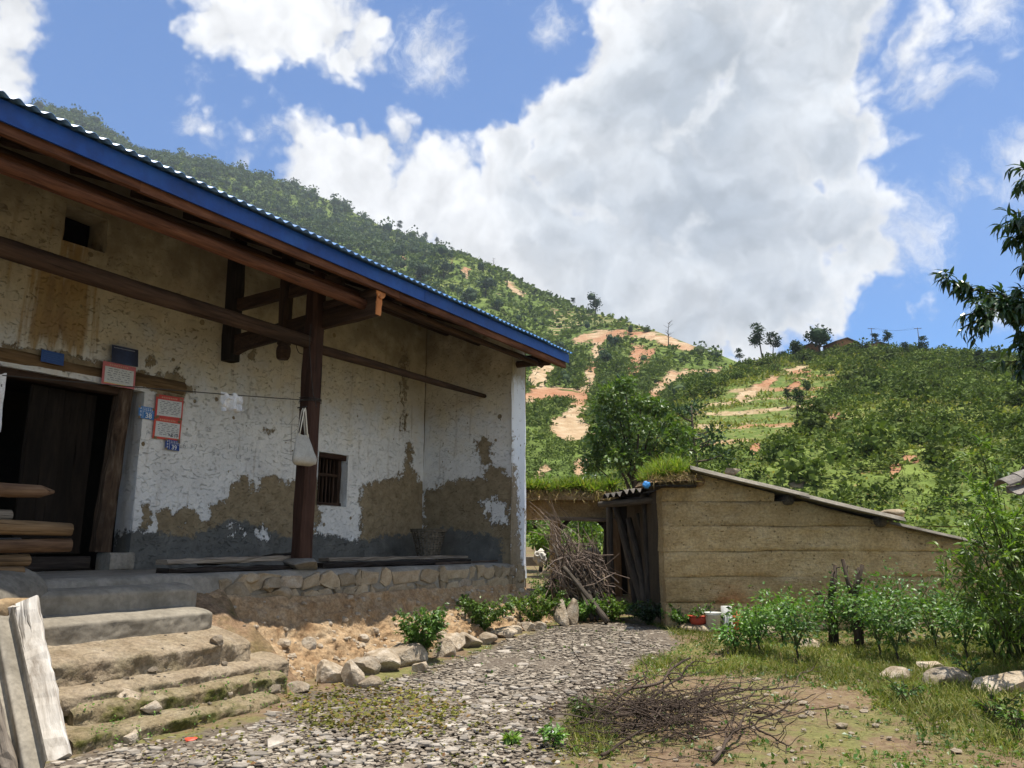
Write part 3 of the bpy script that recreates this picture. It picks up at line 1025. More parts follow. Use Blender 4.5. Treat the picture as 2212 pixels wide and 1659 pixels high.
def forest_stuff():
    # mountain woods: denser towards the upper end
    px = proj(PA.reshape(-1, 3))
    T = TA.reshape(-1)
    dens = np.interp(px[:, 0], [0, 600, 760, 900, 1020, 1200, 1500], [1, 1, .9, .5, .16, .08, .05])
    vis = (px[:, 0] > -120) & (px[:, 0] < 1560) & (T < 1.0) & (T > 0.14) & (scA < -3) & (px[:, 1] < 1150)
    w = dens * vis * np.where(crA > 0, 0.05, 1)
    R = np.hypot(PA[..., 0], PA[..., 1]).reshape(-1)
    w = w * R ** 1.0
    idx = rng.choice(len(w), 3300, p=w / w.sum())
    m = MB()
    stp = np.array([PA[1:, :].reshape(-1, 3).shape[0]])
    for q, i in enumerate(idx):
        c = PA.reshape(-1, 3)[i] + rng.normal(0, 2.0, 3) * [1, 1, 0]
        h = rng.uniform(4.5, 12.5) if dens[i] > 0.3 else rng.uniform(2.0, 6.0)
        if T[i] > .955:
            h *= rng.choice([.5, .8, 1.0, 1.5])
        V, F = ICO[1]
        r_ = h * rng.uniform(0.36, 0.55)
        W = V * (1 + 0.35 * fbm(V + q * 1.7, 1.8, 2, q % 97)[:, None]) * [r_, r_, h * 0.5]
        m.add(W * 0.6 + c + [0, 0, h * 0.4], F)
        n = 38
        d = nrm(rng.standard_normal((n, 3)) + [0, 0, 0.3])
        P = c + [0, 0, h * 0.42] + d * [r_, r_, h * 0.52] * rng.uniform(0.75, 1.05, (n, 1))
        leaves(m, P, nrm(d + rng.standard_normal((n, 3)) * 0.8), h * 0.18, LT_RHOMB, w=1.6)
    o = m.build('mountain_forest', M['lf_forest'], None, False, base=(0, 0, 0))
    tag(o, 'dense dark green woodland covering the high mountain slope', 'forest', kind='stuff')
    # low cover of the mountain: grass and scrub
    w = vis * np.where(scA < -1, 1, 0.0) * np.interp(px[:, 0], [600, 1000, 1560], [.2, 1, 1]) * np.where(crA > 0, 0.5, 1)
    w = w * R ** 0.5 * np.where((px[:, 0] > 1110) & (T < .62), 5.0, 1)
    idx = rng.choice(len(w), 9000, p=w / w.sum())
    m = MB()
    P0 = PA.reshape(-1, 3)[idx] + rng.normal(0, 1.2, (9000, 3)) * [1, 1, 0.1]
    for k in range(6):
        n = len(P0)
        d = nrm(rng.standard_normal((n, 3)) * [1, 1, .7] + [0, 0, 0.5])
        s = np.hypot(P0[:, 0], P0[:, 1]) / 260
        leaves(m, P0 + rng.normal(0, 0.8, (n, 3)) * s[:, None] * [1, 1, .3], d, s * rng.uniform(0.8, 2.0, n), LT_RHOMB, w=1.6)
    near = (px[:, 0] > 1090) & (px[:, 0] < 1560) & (R < 260) & (px[:, 1] < 1160) & (scA < -1)
    wn = near * R ** 0.3
    idx = rng.choice(len(wn), 3600, p=wn / wn.sum())
    C0 = PA.reshape(-1, 3)[idx] + rng.normal(0, 1.0, (len(idx), 3)) * [1, 1, 0]
    for q in range(len(idx)):
        s = rng.uniform(.35, 1.3) * (.6 + R[idx[q]] / 260)
        kk = 26
        d = nrm(rng.standard_normal((kk, 3)) + [0, 0, .45])
        leaves(m, C0[q] + d * s * [.8, .8, .65] * rng.uniform(.4, 1.05, (kk, 1)) + [0, 0, s * .2], nrm(d + rng.standard_normal((kk, 3)) * .7), s * .34, LT_RHOMB, w=1.5)
    o = m.build('mountain_scrub', M['lf_hill'], None, False, base=(0, 0, 0))
    tag(o, 'low green scrub on the lower mountain slope', 'scrub', kind='stuff')


forest_stuff()


def hill_shrubs():
    px = proj(PB.reshape(-1, 3))
    T = TB.reshape(-1)
    R = np.hypot(PB[..., 0], PB[..., 1]).reshape(-1)
    inv = (px[:, 0] > 1150) & (px[:, 0] < 2330) & (T < 0.99) & (px[:, 1] < 1180)
    right = np.interp(px[:, 0] + (px[:, 1] - 900) * 0.6, [1450, 1700, 1830, 2212], [0.35, 0.7, 1, 1])
    w = inv * np.where(scB > -2, 0.0, 1) * np.where(crB > -4, 0.015, 1) * right * R ** 0.8
    w = w / w.sum()
    wt = np.where(R < 46, 0, w)
    wt = wt / wt.sum()
    protos = []
    for q in range(8):
        m = MB()
        crown_parts(m, (0, 0, 0.38), 0.62, 330, 100 + q, 0.15, core=0.5, lumps=7, zs=0.85)
        protos.append(m.mesh('shrub', M['lf_hill']))
    idx = rng.choice(len(w), 150, p=wt, replace=False)
    for q, i in enumerate(idx):
        o = bpy.data.objects.new('hillside_shrub', protos[q % 8])
        s = rng.uniform(1.8, 4.0) * (0.6 + 0.4 * R[i] / 150)
        o.location = PB.reshape(-1, 3)[i] - [0, 0, 0.1 * s]
        o.scale = (s, s, s * rng.uniform(0.7, 1.05))
        o.rotation_euler = (0, 0, rng.uniform(0, 6.28))
        col.objects.link(o)
        x_, y_ = px[i]
        where = ('on the slope just under the orange farmhouse and the ridge trees' if y_ < 845 and x_ < 1870 else 'on the slope under the utility poles' if y_ < 880 and x_ < 2060 else
                 'on the upper slope behind the peach branches' if y_ < 900 else 'among the terraced fields' if x_ < 1680 and y_ < 985 else
                 'low on the hill behind the shed roof' if x_ < 1800 else 'in the middle of the thick hillside scrub' if x_ < 2010 else 'low on the hill behind the willowy bush')
        tag(o, 'rounded green shrub ' + where, 'shrub', 'shrubs ' + where)
    # the mass of smaller bushes and grass between them
    n = 2600
    idx = rng.choice(len(w), n, p=w)
    m = MB()
    for q, i in enumerate(idx):
        c = PB.reshape(-1, 3)[i] + rng.normal(0, 0.8, 3) * [1, 1, 0]
        s = rng.uniform(0.6, 1.7) * (0.5 + 0.5 * R[i] / 150)
        k = 58
        d = nrm(rng.standard_normal((k, 3)) + [0, 0, 0.45])
        P = c + d * s * [0.75, 0.75, 0.7] * rng.uniform(0.5, 1.05, (k, 1)) + [0, 0, s * 0.25]
        leaves(m, P, nrm(d + rng.standard_normal((k, 3)) * 0.7), s * 0.30, LT_RHOMB, w=1.5)
    o = m.build('hillside_scrub', M['lf_hill'], None, False, base=(0, 0, 0))
    tag(o, 'mass of small green bushes covering the near hillside', 'scrub', kind='stuff')
    w2 = inv * np.where(scB > 0, 0.0, 1) * np.where(crB > 0, 0.4, 1) * R ** 0.5
    idx = rng.choice(len(w2), 14000, p=w2 / w2.sum())
    P0 = PB.reshape(-1, 3)[idx] + rng.normal(0, 0.5, (len(idx), 3)) * [1, 1, 0.05]
    m = MB()
    for k in range(4):
        d = nrm(rng.standard_normal((len(P0), 3)) * [1, 1, .5] + [0, 0, 1.0])
        s = np.hypot(P0[:, 0], P0[:, 1]) / 150
        leaves(m, P0 + rng.normal(0, 0.3, P0.shape) * [1, 1, 0], d, s * rng.uniform(0.4, 1.1, len(P0)), LT_RHOMB, w=0.9)
    o = m.build('hillside_grass', M['grass'], None, False, base=(0, 0, 0))
    tag(o, 'rough grass and crops on the near hillside', 'grass', kind='stuff')


hill_shrubs()


def far_tree(kind, base, h, label, group=None, lean=0.0, seed=1):
    t = thing({'pine': 'pine_tree', 'round': 'round_tree', 'dead': 'dead_tree'}[kind], label, 'tree', base, group)
    r = np.random.default_rng(seed)
    base = np.asarray(base, float)
    m = MB()
    if kind == 'round':
        top = base + [lean * h, 0, h * 0.6]
        tube(m, [base - [0, 0, 0.4], (base + top) / 2, top], [h * .035, h * .03, h * .015], 7)
        m.build('trunk', M['bark'], t, True)
        m = MB()
        crown_parts(m, base + [lean * h, 0, h * 0.56], h * 0.46, 420, seed, h * 0.085, core=0.7, lumps=8, zs=0.95)
        m.build('crown', M['lf_pine'], t)
    else:
        pts = [base - [0, 0, .4]]
        for q in range(1, 6):
            pts.append(base + [lean * h * q / 5 + r.normal(0, h * .015), 0, h * q / 5])
        tube(m, pts, np.linspace(h * .024, h * .006, 6), 6)
        tips = []
        for q in range(16 if kind == 'pine' else 20):
            f = r.uniform(0.45 if kind == 'pine' else 0.3, 1.0)
            p = np.array([np.interp(f, np.linspace(0, 1, 6), [a[j] for a in pts]) for j in range(3)])
            a = r.uniform(0, 6.28)
            L = h * r.uniform(0.12, 0.30) * (1.15 - 0.6 * f)
            e = p + [cos(a) * L, sin(a) * L, L * (0.25 if kind == 'pine' else 0.7)]
            tube(m, [p, (p + e) / 2 + [0, 0, -L * .05], e], [h * .008, h * .006, h * .003], 4, False)
            tips.append(e)
        m.build('trunk', M['bark'], t, True)
        if kind == 'pine':
            m = MB()
            for e in tips + [pts[-1]]:
                k = 38
                d = rdir(k, 0.3)
                leaves(m, e + d * h * 0.085 * r.uniform(0.2, 1.1, (k, 1)) * [1.4, 1.4, .6], d, min(h * 0.075, .26 if base[1] < 60 else 9), LT_RHOMB, w=1.1)
            m.build('crown', M['lf_pine'], t)
    return t


RIDGE = [  # kind, foot pixel, height in pixels, lean, label
    ('pine', 1652, 778, 76, -0.10, 'tall leaning pine with an open flat crown on the hill crest'),
    ('pine', 1668, 778, 58, 0.05, 'shorter pine close beside the tall leaning pine'),
    ('pine', 1595, 778, 34, 0.0, 'small pine standing alone in the saddle of the ridge'),
    ('round', 1720, 773, 40, 0.0, 'small rounded tree beside the big dark tree on the crest'),
    ('round', 1768, 770, 70, 0.0, 'big dark rounded tree in front of the orange farmhouse on the crest'),
    ('pine', 1893, 758, 36, 0.0, 'scrubby pine beside the first utility pole on the crest'),
    ('pine', 1926, 757, 42, -0.12, 'slim pine leaning between the two utility poles'),
    ('pine', 1957, 772, 30, -0.1, 'low pine just below the hill crest near the second pole'),
    ('pine', 1993, 772, 44, 0.0, 'flat-topped pine at the foot of the second utility pole'),
    ('pine', 2122, 806, 46, 0.0, 'dark pine below the crest beside the peach branches'),
    ('round', 1690, 775, 20, 0.0, 'low round bush between the small tree and tall pines'),
    ('pine', 1742, 858, 36, 0.05, 'thin pine above the terraced field'),
    ('pine', 1700, 880, 38, 0.12, 'spindly pine leaning at the edge of the terraced field'),
    ('pine', 1722, 900, 60, 0.0, 'feathery pale pine in the middle of the terraced field'),
    ('dead', 1680, 812, 30, -0.15, 'bare dead tree leaning over the landslide below the crest'),
]
for q, (kind, x, y, hp, lean, lab) in enumerate(RIDGE):
    b = on_hill(PB, x, y, T=TB)
    far_tree(kind, b, hp / FPX * b[1] * 1.03, lab, 'trees along the near hill crest', lean, 40 + q)
RIDGE_A = [
    ('round', 1283, 678, 38, 0.0, 'tall dark round tree standing alone on the mountain shoulder'),
    ('dead', 1447, 752, 56, 0.05, 'bare dead trunk beside the red landslide'),
    ('round', 1333, 752, 32, 0.0, 'dark round tree just below the red landslide top'),
    ('round', 1362, 722, 20, 0.0, 'small dark tree above the red landslide'),
    ('round', 1303, 790, 34, 0.0, 'dark narrow tree in the gully of the landslide'),
    ('dead', 1278, 850, 36, 0.0, 'grey dead tree standing in the landslide track'),
    ('round', 905, 608, 46, 0.0, 'largest dark tree on the bare lower mountain slope'),
    ('round', 1008, 664, 44, 0.0, 'dark spreading tree low on the slope above the blue eave'),
    ('round', 1052, 640, 44, 0.0, 'dark tree uphill of the spreading tree above the blue eave'),
    ('round', 1076, 672, 30, 0.0, 'rounded dark bush-like tree nearest the blue eave'),
    ('round', 958, 600, 44, 0.0, 'dark tree between the bare slope and the woods'),
    ('pine', 1237, 662, 20, 0.0, 'small pine on the skyline left of the shoulder tree'),
    ('pine', 1158, 645, 20, 0.0, 'thin pine just under the mountain skyline'),
    ('pine', 865, 500, 24, 0.0, 'first lone pine beyond the woods on the skyline'),
    ('pine', 922, 520, 20, 0.0, 'second lone pine on the mountain skyline'),
    ('pine', 942, 530, 18, 0.0, 'third lone pine on the mountain skyline'),
    ('dead', 1070, 582, 26, 0.0, 'tallest bare tree of the burnt skyline row'),
    ('round', 1045, 590, 24, 0.0, 'dark skyline tree beside the burnt row'),
]
for q, (kind, x, y, hp, lean, lab) in enumerate(RIDGE_A):
    b = on_hill(PA, x, y, T=TA)
    far_tree(kind, b, hp / FPX * b[1] * 1.05, lab, 'trees standing apart on the mountain', lean, 80 + q)
for q in range(26):
    x = rng.uniform(770, 1225)
    y = np.interp(x, [c[0] for c in A_CREST], [c[1] for c in A_CREST]) + 4
    b = on_hill(PA, x, y, T=TA)
    far_tree('dead', b, rng.uniform(9, 20) / FPX * b[1], 'thin bare tree in the burnt row along the mountain skyline', 'burnt trees along the mountain skyline', rng.normal(0, .05), 200 + q)


def far_house(x, y, wp, hp, label, rot):
    b = on_hill(PB, x, y, T=TB) - [0, 0, 0.5]
    w, h = wp / FPX * b[1], hp / FPX * b[1] + 0.8
    t = thing('mud_farmhouse', label, 'house', b)
    d = 5.0
    c, s = cos(rot), sin(rot)

    def tr(p):
        p = np.asarray(p, float)
        return np.stack([b[0] + p[:, 0] * c - p[:, 1] * s, b[1] + p[:, 0] * s + p[:, 1] * c, b[2] + p[:, 2]], 1)
    m = MB()
    V = tr([(-w / 2, -d / 2, 0), (w / 2, -d / 2, 0), (w / 2, d / 2, 0), (-w / 2, d / 2, 0), (-w / 2, -d / 2, h * .66), (w / 2, -d / 2, h * .66), (w / 2, d / 2, h * .66), (-w / 2, d / 2, h * .66), (-w / 2, 0, h * .66), (w / 2, 0, h * .66)])
    V2 = tr([(0, -d / 2 + .0, h * .93), (0, d / 2, h * .93)])
    m.add(np.concatenate([V[:8], V2]), [np.array([[0, 1, 5, 4], [1, 2, 6, 5], [3, 0, 4, 7], [2, 3, 7, 6]]), np.array([[4, 5, 8], [6, 7, 9]])])
    m.build('wall', M['earth_house'], t)
    for sg in (-1, 1):
        m = MB()
        e = w * .58
        box8(m, tr([(0, -d * .6, h * .94), (sg * e, -d * .6, h * .62), (sg * e, d * .6, h * .62), (0, d * .6, h * .94), (0, -d * .6, h), (sg * e, -d * .6, h * .68), (sg * e, d * .6, h * .68), (0, d * .6, h)]))
        m.build('roof', M['farroof'], t)
    m = MB()
    q = tr([(-.5, -d / 2 - .05, 0.2), (.4, -d / 2 - .05, .2), (.4, -d / 2 + .05, .2), (-.5, -d / 2 + .05, .2), (-.5, -d / 2 - .05, h * .45), (.4, -d / 2 - .05, h * .45), (.4, -d / 2 + .05, h * .45), (-.5, -d / 2 + .05, h * .45)])
    box8(m, q)
    m.build('door', M['dark_wood'], t)


far_house(1817, 758, 50, 22, 'orange mud farmhouse with a gabled roof on the hill crest', 0.25)
far_house(1752, 764, 36, 16, 'small orange mud house half hidden by the big dark tree', -0.2)
far_house(1890, 758, 34, 11, 'lowest reddish house on the crest under the first utility pole', 0.1)


def pole(x, y, hp, label):
    b = on_hill(PB, x, y, T=TB)
    h = hp / FPX * b[1] + .5
    t = thing('utility_pole', label, 'pole', b, 'utility poles on the hill crest')
    m = MB()
    tube(m, [b - [0, 0, .5], b + [0, 0, h]], [.09, .06], 6)
    m.build('mast', M['old_pole'], t, True)
    for q in (0.97,):
        m = MB()
        wbox(m, b[0] - .8, b[0] + .8, b[1] - .04, b[1] + .04, b[2] + h * q - .04, b[2] + h * q + .04)
        m.build('crossarm', M['old_pole'], t)
    return b + [0, 0, h]


e1 = pole(1884, 757, 46, 'utility pole nearer the houses on the hill crest')
e2 = pole(1988, 760, 50, 'utility pole above the flat-topped pine')
for q in (-.8, .8):
    m = MB()
    tt = np.linspace(0, 1, 9)[:, None]
    P = e1 + (e2 - e1) * tt - np.array([0, 0, 1.0]) * (4 * tt * (1 - tt)) * 0.6 + np.array([q, 0, 0])
    tube(m, P, .012, 4, False)
    tag(m.build('power_line', M['wire'], None), 'thin power line hanging between the two poles on the crest', 'cable', 'power lines on the hill crest')
# ------------------------------------------------------------------ the farmhouse
S0, S1 = -12.5, 0.45            # ends of the house along the front
RO, RZ, RS = 1.0, 5.09, 0.40    # roof edge: out, height of its underside, slope
RIDGE_O = -4.3


def rz_(o):
    return RZ - RS * (np.asarray(o, float) - RO)


house = thing('farmhouse', 'whitewashed mud farmhouse with a blue metal roof edge and a raised open porch', 'house', H(0, 0, 0))

DOOR = (-8.75, -6.02, ZP, 3.60)
WIN = (-2.80, -2.10, 2.26, 3.13)
VENT = (-7.30, -6.76, 5.28, 5.74)


def plaster_mat():
    k = NM('peeling whitewashed plaster')
    p = k.pos()
    z = k.sep(p)[2]
    n1 = k.noise(p, 2.2, 6, 0.6)
    n2 = k.noise(p, 9.0, 7, 0.65)
    n3 = k.noise(p, 38.0, 5, 0.7)
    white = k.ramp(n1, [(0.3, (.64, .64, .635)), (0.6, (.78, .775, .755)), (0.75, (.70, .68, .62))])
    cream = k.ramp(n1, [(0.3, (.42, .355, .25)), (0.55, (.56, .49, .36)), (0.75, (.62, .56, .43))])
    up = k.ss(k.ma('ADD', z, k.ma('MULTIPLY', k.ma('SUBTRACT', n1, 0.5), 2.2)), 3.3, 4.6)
    c = k.mix(up, white, cream)  # upper cream: stained plaster, with some of the shading put into the colour
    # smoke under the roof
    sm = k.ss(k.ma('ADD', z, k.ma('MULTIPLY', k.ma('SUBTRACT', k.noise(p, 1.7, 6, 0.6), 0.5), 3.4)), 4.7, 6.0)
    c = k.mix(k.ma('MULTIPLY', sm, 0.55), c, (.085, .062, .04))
    # faint drips
    drip = k.noise(k.scale(p, (9, 9, .7)), 1.0, 4, 0.6)
    c = k.mix(k.ma('MULTIPLY', k.ss(drip, 0.56, 0.72), 0.35), c, (.25, .18, .10))
    # trowel scuffs
    sc_ = k.noise(k.scale(p, (5, 5, 11)), 2.2, 6, 0.7, 1.5)
    scf = k.ss(sc_, 0.565, 0.66)
    c = k.mix(k.ma('MULTIPLY', scf, k.ma('ADD', k.ma('MULTIPLY', up, 0.5), 0.03)), c, (.17, .125, .075))
    och = k.ramp(drip, [(0.35, (.20, .11, .035)), (0.6, (.33, .21, .075)), (0.75, (.40, .29, .13))])
    om = k.ss(k.ma('ADD', k.at('ochre'), k.ma('MULTIPLY', k.ma('SUBTRACT', drip, 0.5), 1.1)), -0.12, 0.16)
    c = k.mix(k.ma('MULTIPLY', om, 0.85), c, och)
    mudc = k.ramp(k.noise(p, 6.0, 6, 0.65), [(0.3, (.18, .138, .083)), (0.5, (.26, .205, .128)), (0.7, (.33, .27, .175))])
    mudc = k.mix(k.ss(k.vor(p, 9.0), 0.0, 0.22, 0.6, 0.0), mudc, (.07, .05, .03))
    jag = k.ma('ADD', k.ma('MULTIPLY', k.ma('SUBTRACT', n2, 0.5), 0.34), k.ma('MULTIPLY', k.ma('SUBTRACT', n3, 0.5), 0.16))
    # small chips knocked off everywhere
    du = k.n('ShaderNodeVectorMath', {0: p, 1: tuple(DV + OV)}, operation='DOT_PRODUCT').outputs['Value']
    flatp = k.n('ShaderNodeCombineXYZ', {0: du, 1: z}).outputs[0]
    ch = k.n('ShaderNodeTexVoronoi', {'Vector': flatp, 'Scale': 3.0, 'Randomness': 1.0}, feature='F1')
    chip = k.ma('SUBTRACT', k.ma('MULTIPLY', k.sep(ch.outputs['Color'])[0], 0.20), k.ma('ADD', ch.outputs['Distance'], 0.05))
    chip = k.ma('ADD', chip, k.ma('MULTIPLY', k.ma('SUBTRACT', n3, 0.5), 0.10))
    ch2 = k.n('ShaderNodeTexVoronoi', {'Vector': k.scale(flatp, (1.3, .8, 1)), 'Scale': 7.0, 'Randomness': 1.0}, feature='F1')
    chip2 = k.ma('SUBTRACT', k.ma('MULTIPLY', k.sep(ch2.outputs['Color'])[1], 0.20), k.ma('ADD', ch2.outputs['Distance'], 0.085))
    chip = k.ma('MAXIMUM', chip, k.ma('ADD', chip2, k.ma('MULTIPLY', k.ma('SUBTRACT', n3, 0.5), 0.08)))
    mm = k.ma('MAXIMUM', k.ma('ADD', k.at('mud'), jag), k.ma('MULTIPLY', chip, 2.0))
    mask = k.ss(mm, -0.012, 0.012)
    cemc = k.ramp(k.noise(p, 4.0, 6, 0.6), [(0.3, (.095, .097, .09)), (0.6, (.145, .146, .136)), (0.75, (.20, .196, .18))])
    cem = k.ss(k.ma('ADD', k.at('dado'), jag), -0.02, 0.02)
    # left over flakes of whitewash on the grey dado
    c = k.mix(mask, c, mudc)
    fl = k.ss(k.ma('ADD', k.at('flake'), k.ma('MULTIPLY', jag, 1.6)), 0.0, 0.02)
    c = k.mix(cem, c, cemc)
    c = k.mix(fl, c, white)
    edge = k.ma('MULTIPLY', k.ma('MAXIMUM', mask, cem), k.ma('SUBTRACT', 1.0, fl))
    h = k.ma('ADD', k.ma('MULTIPLY', edge, -1.0), k.ma('ADD', k.ma('MULTIPLY', n2, 0.5), k.ma('MULTIPLY', scf, -0.3)))
    b1 = k.bump(h, 1.0, 0.03)
    b2 = k.bump(k.ma('ADD', n3, k.ma('MULTIPLY', k.noise(p, 5, 3), 2.0)), 0.35, 0.012, b1)
    return k.fin(c, 0.95, b2, 0.15)


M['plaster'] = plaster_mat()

MUD_F = [[(304, 1145), (308, 1092), (318, 1086), (329, 1112), (324, 1142)],
         [(335, 1160), (340, 1105), (365, 1094), (374, 1112), (400, 1098), (420, 1098), (432, 1122), (450, 1132), (452, 1096), (475, 1085), (492, 1070), (502, 1050), (518, 1030), (538, 1028), (546, 1062), (556, 1064), (562, 1034), (590, 1026), (612, 1042), (690, 1030), (690, 1215), (335, 1215)],
         [(777, 1230), (780, 1052), (800, 1040), (832, 1036), (864, 1030), (874, 1000), (880, 958), (889, 955), (890, 980), (890, 1012), (905, 1036), (935, 1052), (935, 1230)],
         [(336, 808), (385, 800), (402, 832), (424, 845), (398, 858), (392, 872), (340, 860), (332, 830)], [(0, 740), (140, 765), (225, 786), (225, 812), (0, 768)], [(225, 786), (300, 802), (345, 815), (345, 845), (225, 815)],
         [(318, 775), (328, 772), (333, 786), (322, 792)], [(530, 770), (560, 745), (545, 775)], [(572, 924), (590, 930), (584, 940), (570, 934)], [(655, 960), (668, 964), (664, 975), (652, 970)], [(868, 755), (876, 753), (876, 930), (870, 935)]]
DADO_F = [[(200, 1290), (250, 1146), (330, 1148), (402, 1160), (440, 1148), (500, 1122), (542, 1128), (562, 1138), (602, 1155), (640, 1168), (690, 1150), (775, 1168), (832, 1158), (935, 1150), (935, 1300)]]
FLAKE_F = [[(548, 1150), (575, 1142), (580, 1160), (556, 1166)], [(662, 1140), (720, 1138), (770, 1140), (762, 1166), (740, 1160), (735, 1148), (680, 1148), (668, 1168)], [(492, 1138), (505, 1138), (502, 1156)], [(515, 1146), (530, 1140), (526, 1156)], [(382, 1128), (398, 1128), (392, 1140)]]
OCHRE_F = [[(72, 560), (208, 590), (190, 765), (52, 740)], [(130, 500), (200, 530), (175, 600), (140, 590)]]
MUD_R = [[(914, 1230), (914, 1060), (942, 1054), (966, 1040), (1002, 1030), (1012, 1036), (1046, 1030), (1060, 1000), (1085, 1010), (1108, 1040), (1130, 1060), (1130, 1230)], [(1030, 952), (1052, 945), (1064, 955), (1060, 1000), (1045, 1010), (1032, 985)]]
DADO_R = [[(905, 1300), (905, 1150), (960, 1140), (1010, 1148), (1050, 1152), (1082, 1170), (1085, 1300)]]
FLAKE_R = [[(1038, 1080), (1060, 1072), (1095, 1090), (1098, 1130), (1070, 1140), (1050, 1110)]]
MUD_E = [[(1100, 1000), (1114, 1010), (1120, 1090), (1126, 1230), (1095, 1230)], [(1098, 930), (1106, 935), (1106, 985), (1099, 980)], [(1132, 1100), (1140, 1105), (1138, 1130)], [(1116, 1175), (1124, 1172), (1122, 1190)]]


def masks(P, mud, dado=(), flake=(), ochre=()):
    px = proj(P)
    sc_ = 1.0 / 165.0

    def f(polys):
        r = np.full(len(px), -3.0)
        for q in polys:
            r = np.maximum(r, sdf(px, q) * sc_)
        return np.clip(r, -3, 3)
    return {'mud': f(mud), 'dado': f(dado), 'flake': f(flake), 'ochre': f(ochre)}


def cuts(lo, hi, step, extra):
    a = np.unique(np.round(np.concatenate([np.arange(lo, hi, step), [hi], extra]), 4))
    ex = np.array(list(extra) + [lo, hi])
    keep = [x for x in a if np.min(np.abs(ex - x)) < 1e-4 or np.min(np.abs(ex - x)) > step * 0.35]
    return np.array(keep)


def front_wall():
    ss_ = cuts(S0, 0.05, 0.045, [DOOR[0], DOOR[1], WIN[0], WIN[1], VENT[0], VENT[1]])
    zz = cuts(ZP - 0.3, 6.5, 0.045, [ZP, DOOR[3], WIN[2], WIN[3], VENT[2], VENT[3]])
    S, Z = np.meshgrid(ss_, zz, indexing='ij')
    bumpo = 0.022 * fbm(np.stack([S, Z, 0 * S], -1), 1.3, 4, 61) + 0.008 * fbm(np.stack([S, Z, 0 * S], -1), 6, 3, 62)
    V = H(S, WO + bumpo - 0.004, Z).reshape(-1, 3)
    F = gridF(len(ss_), len(zz))
    fs = (ss_[:-1] + ss_[1:])[:, None] / 2 + 0 * zz[None, :-1]
    fz = (zz[:-1] + zz[1:])[None, :] / 2 + 0 * ss_[:-1, None]
    hole = np.zeros(fs.shape, bool)
    for a, b, c, d in (DOOR, WIN, VENT):
        hole |= (fs > a) & (fs < b) & (fz > c) & (fz < d)
    F = F[~hole.ravel()][:, ::-1]
    m = MB().add(V, F)
    # reveals
    for (a, b, c, d), dep in ((DOOR, .34), (WIN, .22), (VENT, .4)):
        o0, o1 = WO + 0.012, WO - dep
        n = 10
        for (sa, za, sb, zb) in ((a, c, a, d), (a, d, b, d), (b, d, b, c), (b, c, a, c)):
            t = np.linspace(0, 1, n)[:, None]
            u = np.linspace(0, 1, 4)[None, :]
            SS = sa + (sb - sa) * t + 0 * u
            ZZ = za + (zb - za) * t + 0 * u
            OO = o0 + (o1 - o0) * u + 0 * t
            jt = 0.012 * fbm(np.stack([SS, ZZ, OO], -1), 5, 2, 5)
            m.add(H(SS + jt, OO, ZZ + jt).reshape(-1, 3), gridF(n, 4))
    P = np.concatenate(m.V)
    at = masks(P, MUD_F, DADO_F, FLAKE_F, OCHRE_F)
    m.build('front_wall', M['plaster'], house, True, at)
    # dark rooms behind the openings
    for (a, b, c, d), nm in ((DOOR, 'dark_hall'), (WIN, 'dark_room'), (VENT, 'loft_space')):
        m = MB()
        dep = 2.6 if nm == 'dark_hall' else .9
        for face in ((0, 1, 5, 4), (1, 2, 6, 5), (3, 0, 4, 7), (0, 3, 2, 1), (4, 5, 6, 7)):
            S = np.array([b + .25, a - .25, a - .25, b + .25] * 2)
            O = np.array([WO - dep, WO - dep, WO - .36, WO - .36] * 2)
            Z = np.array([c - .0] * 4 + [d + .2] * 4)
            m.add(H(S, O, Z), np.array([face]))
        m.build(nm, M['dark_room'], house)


front_wall()


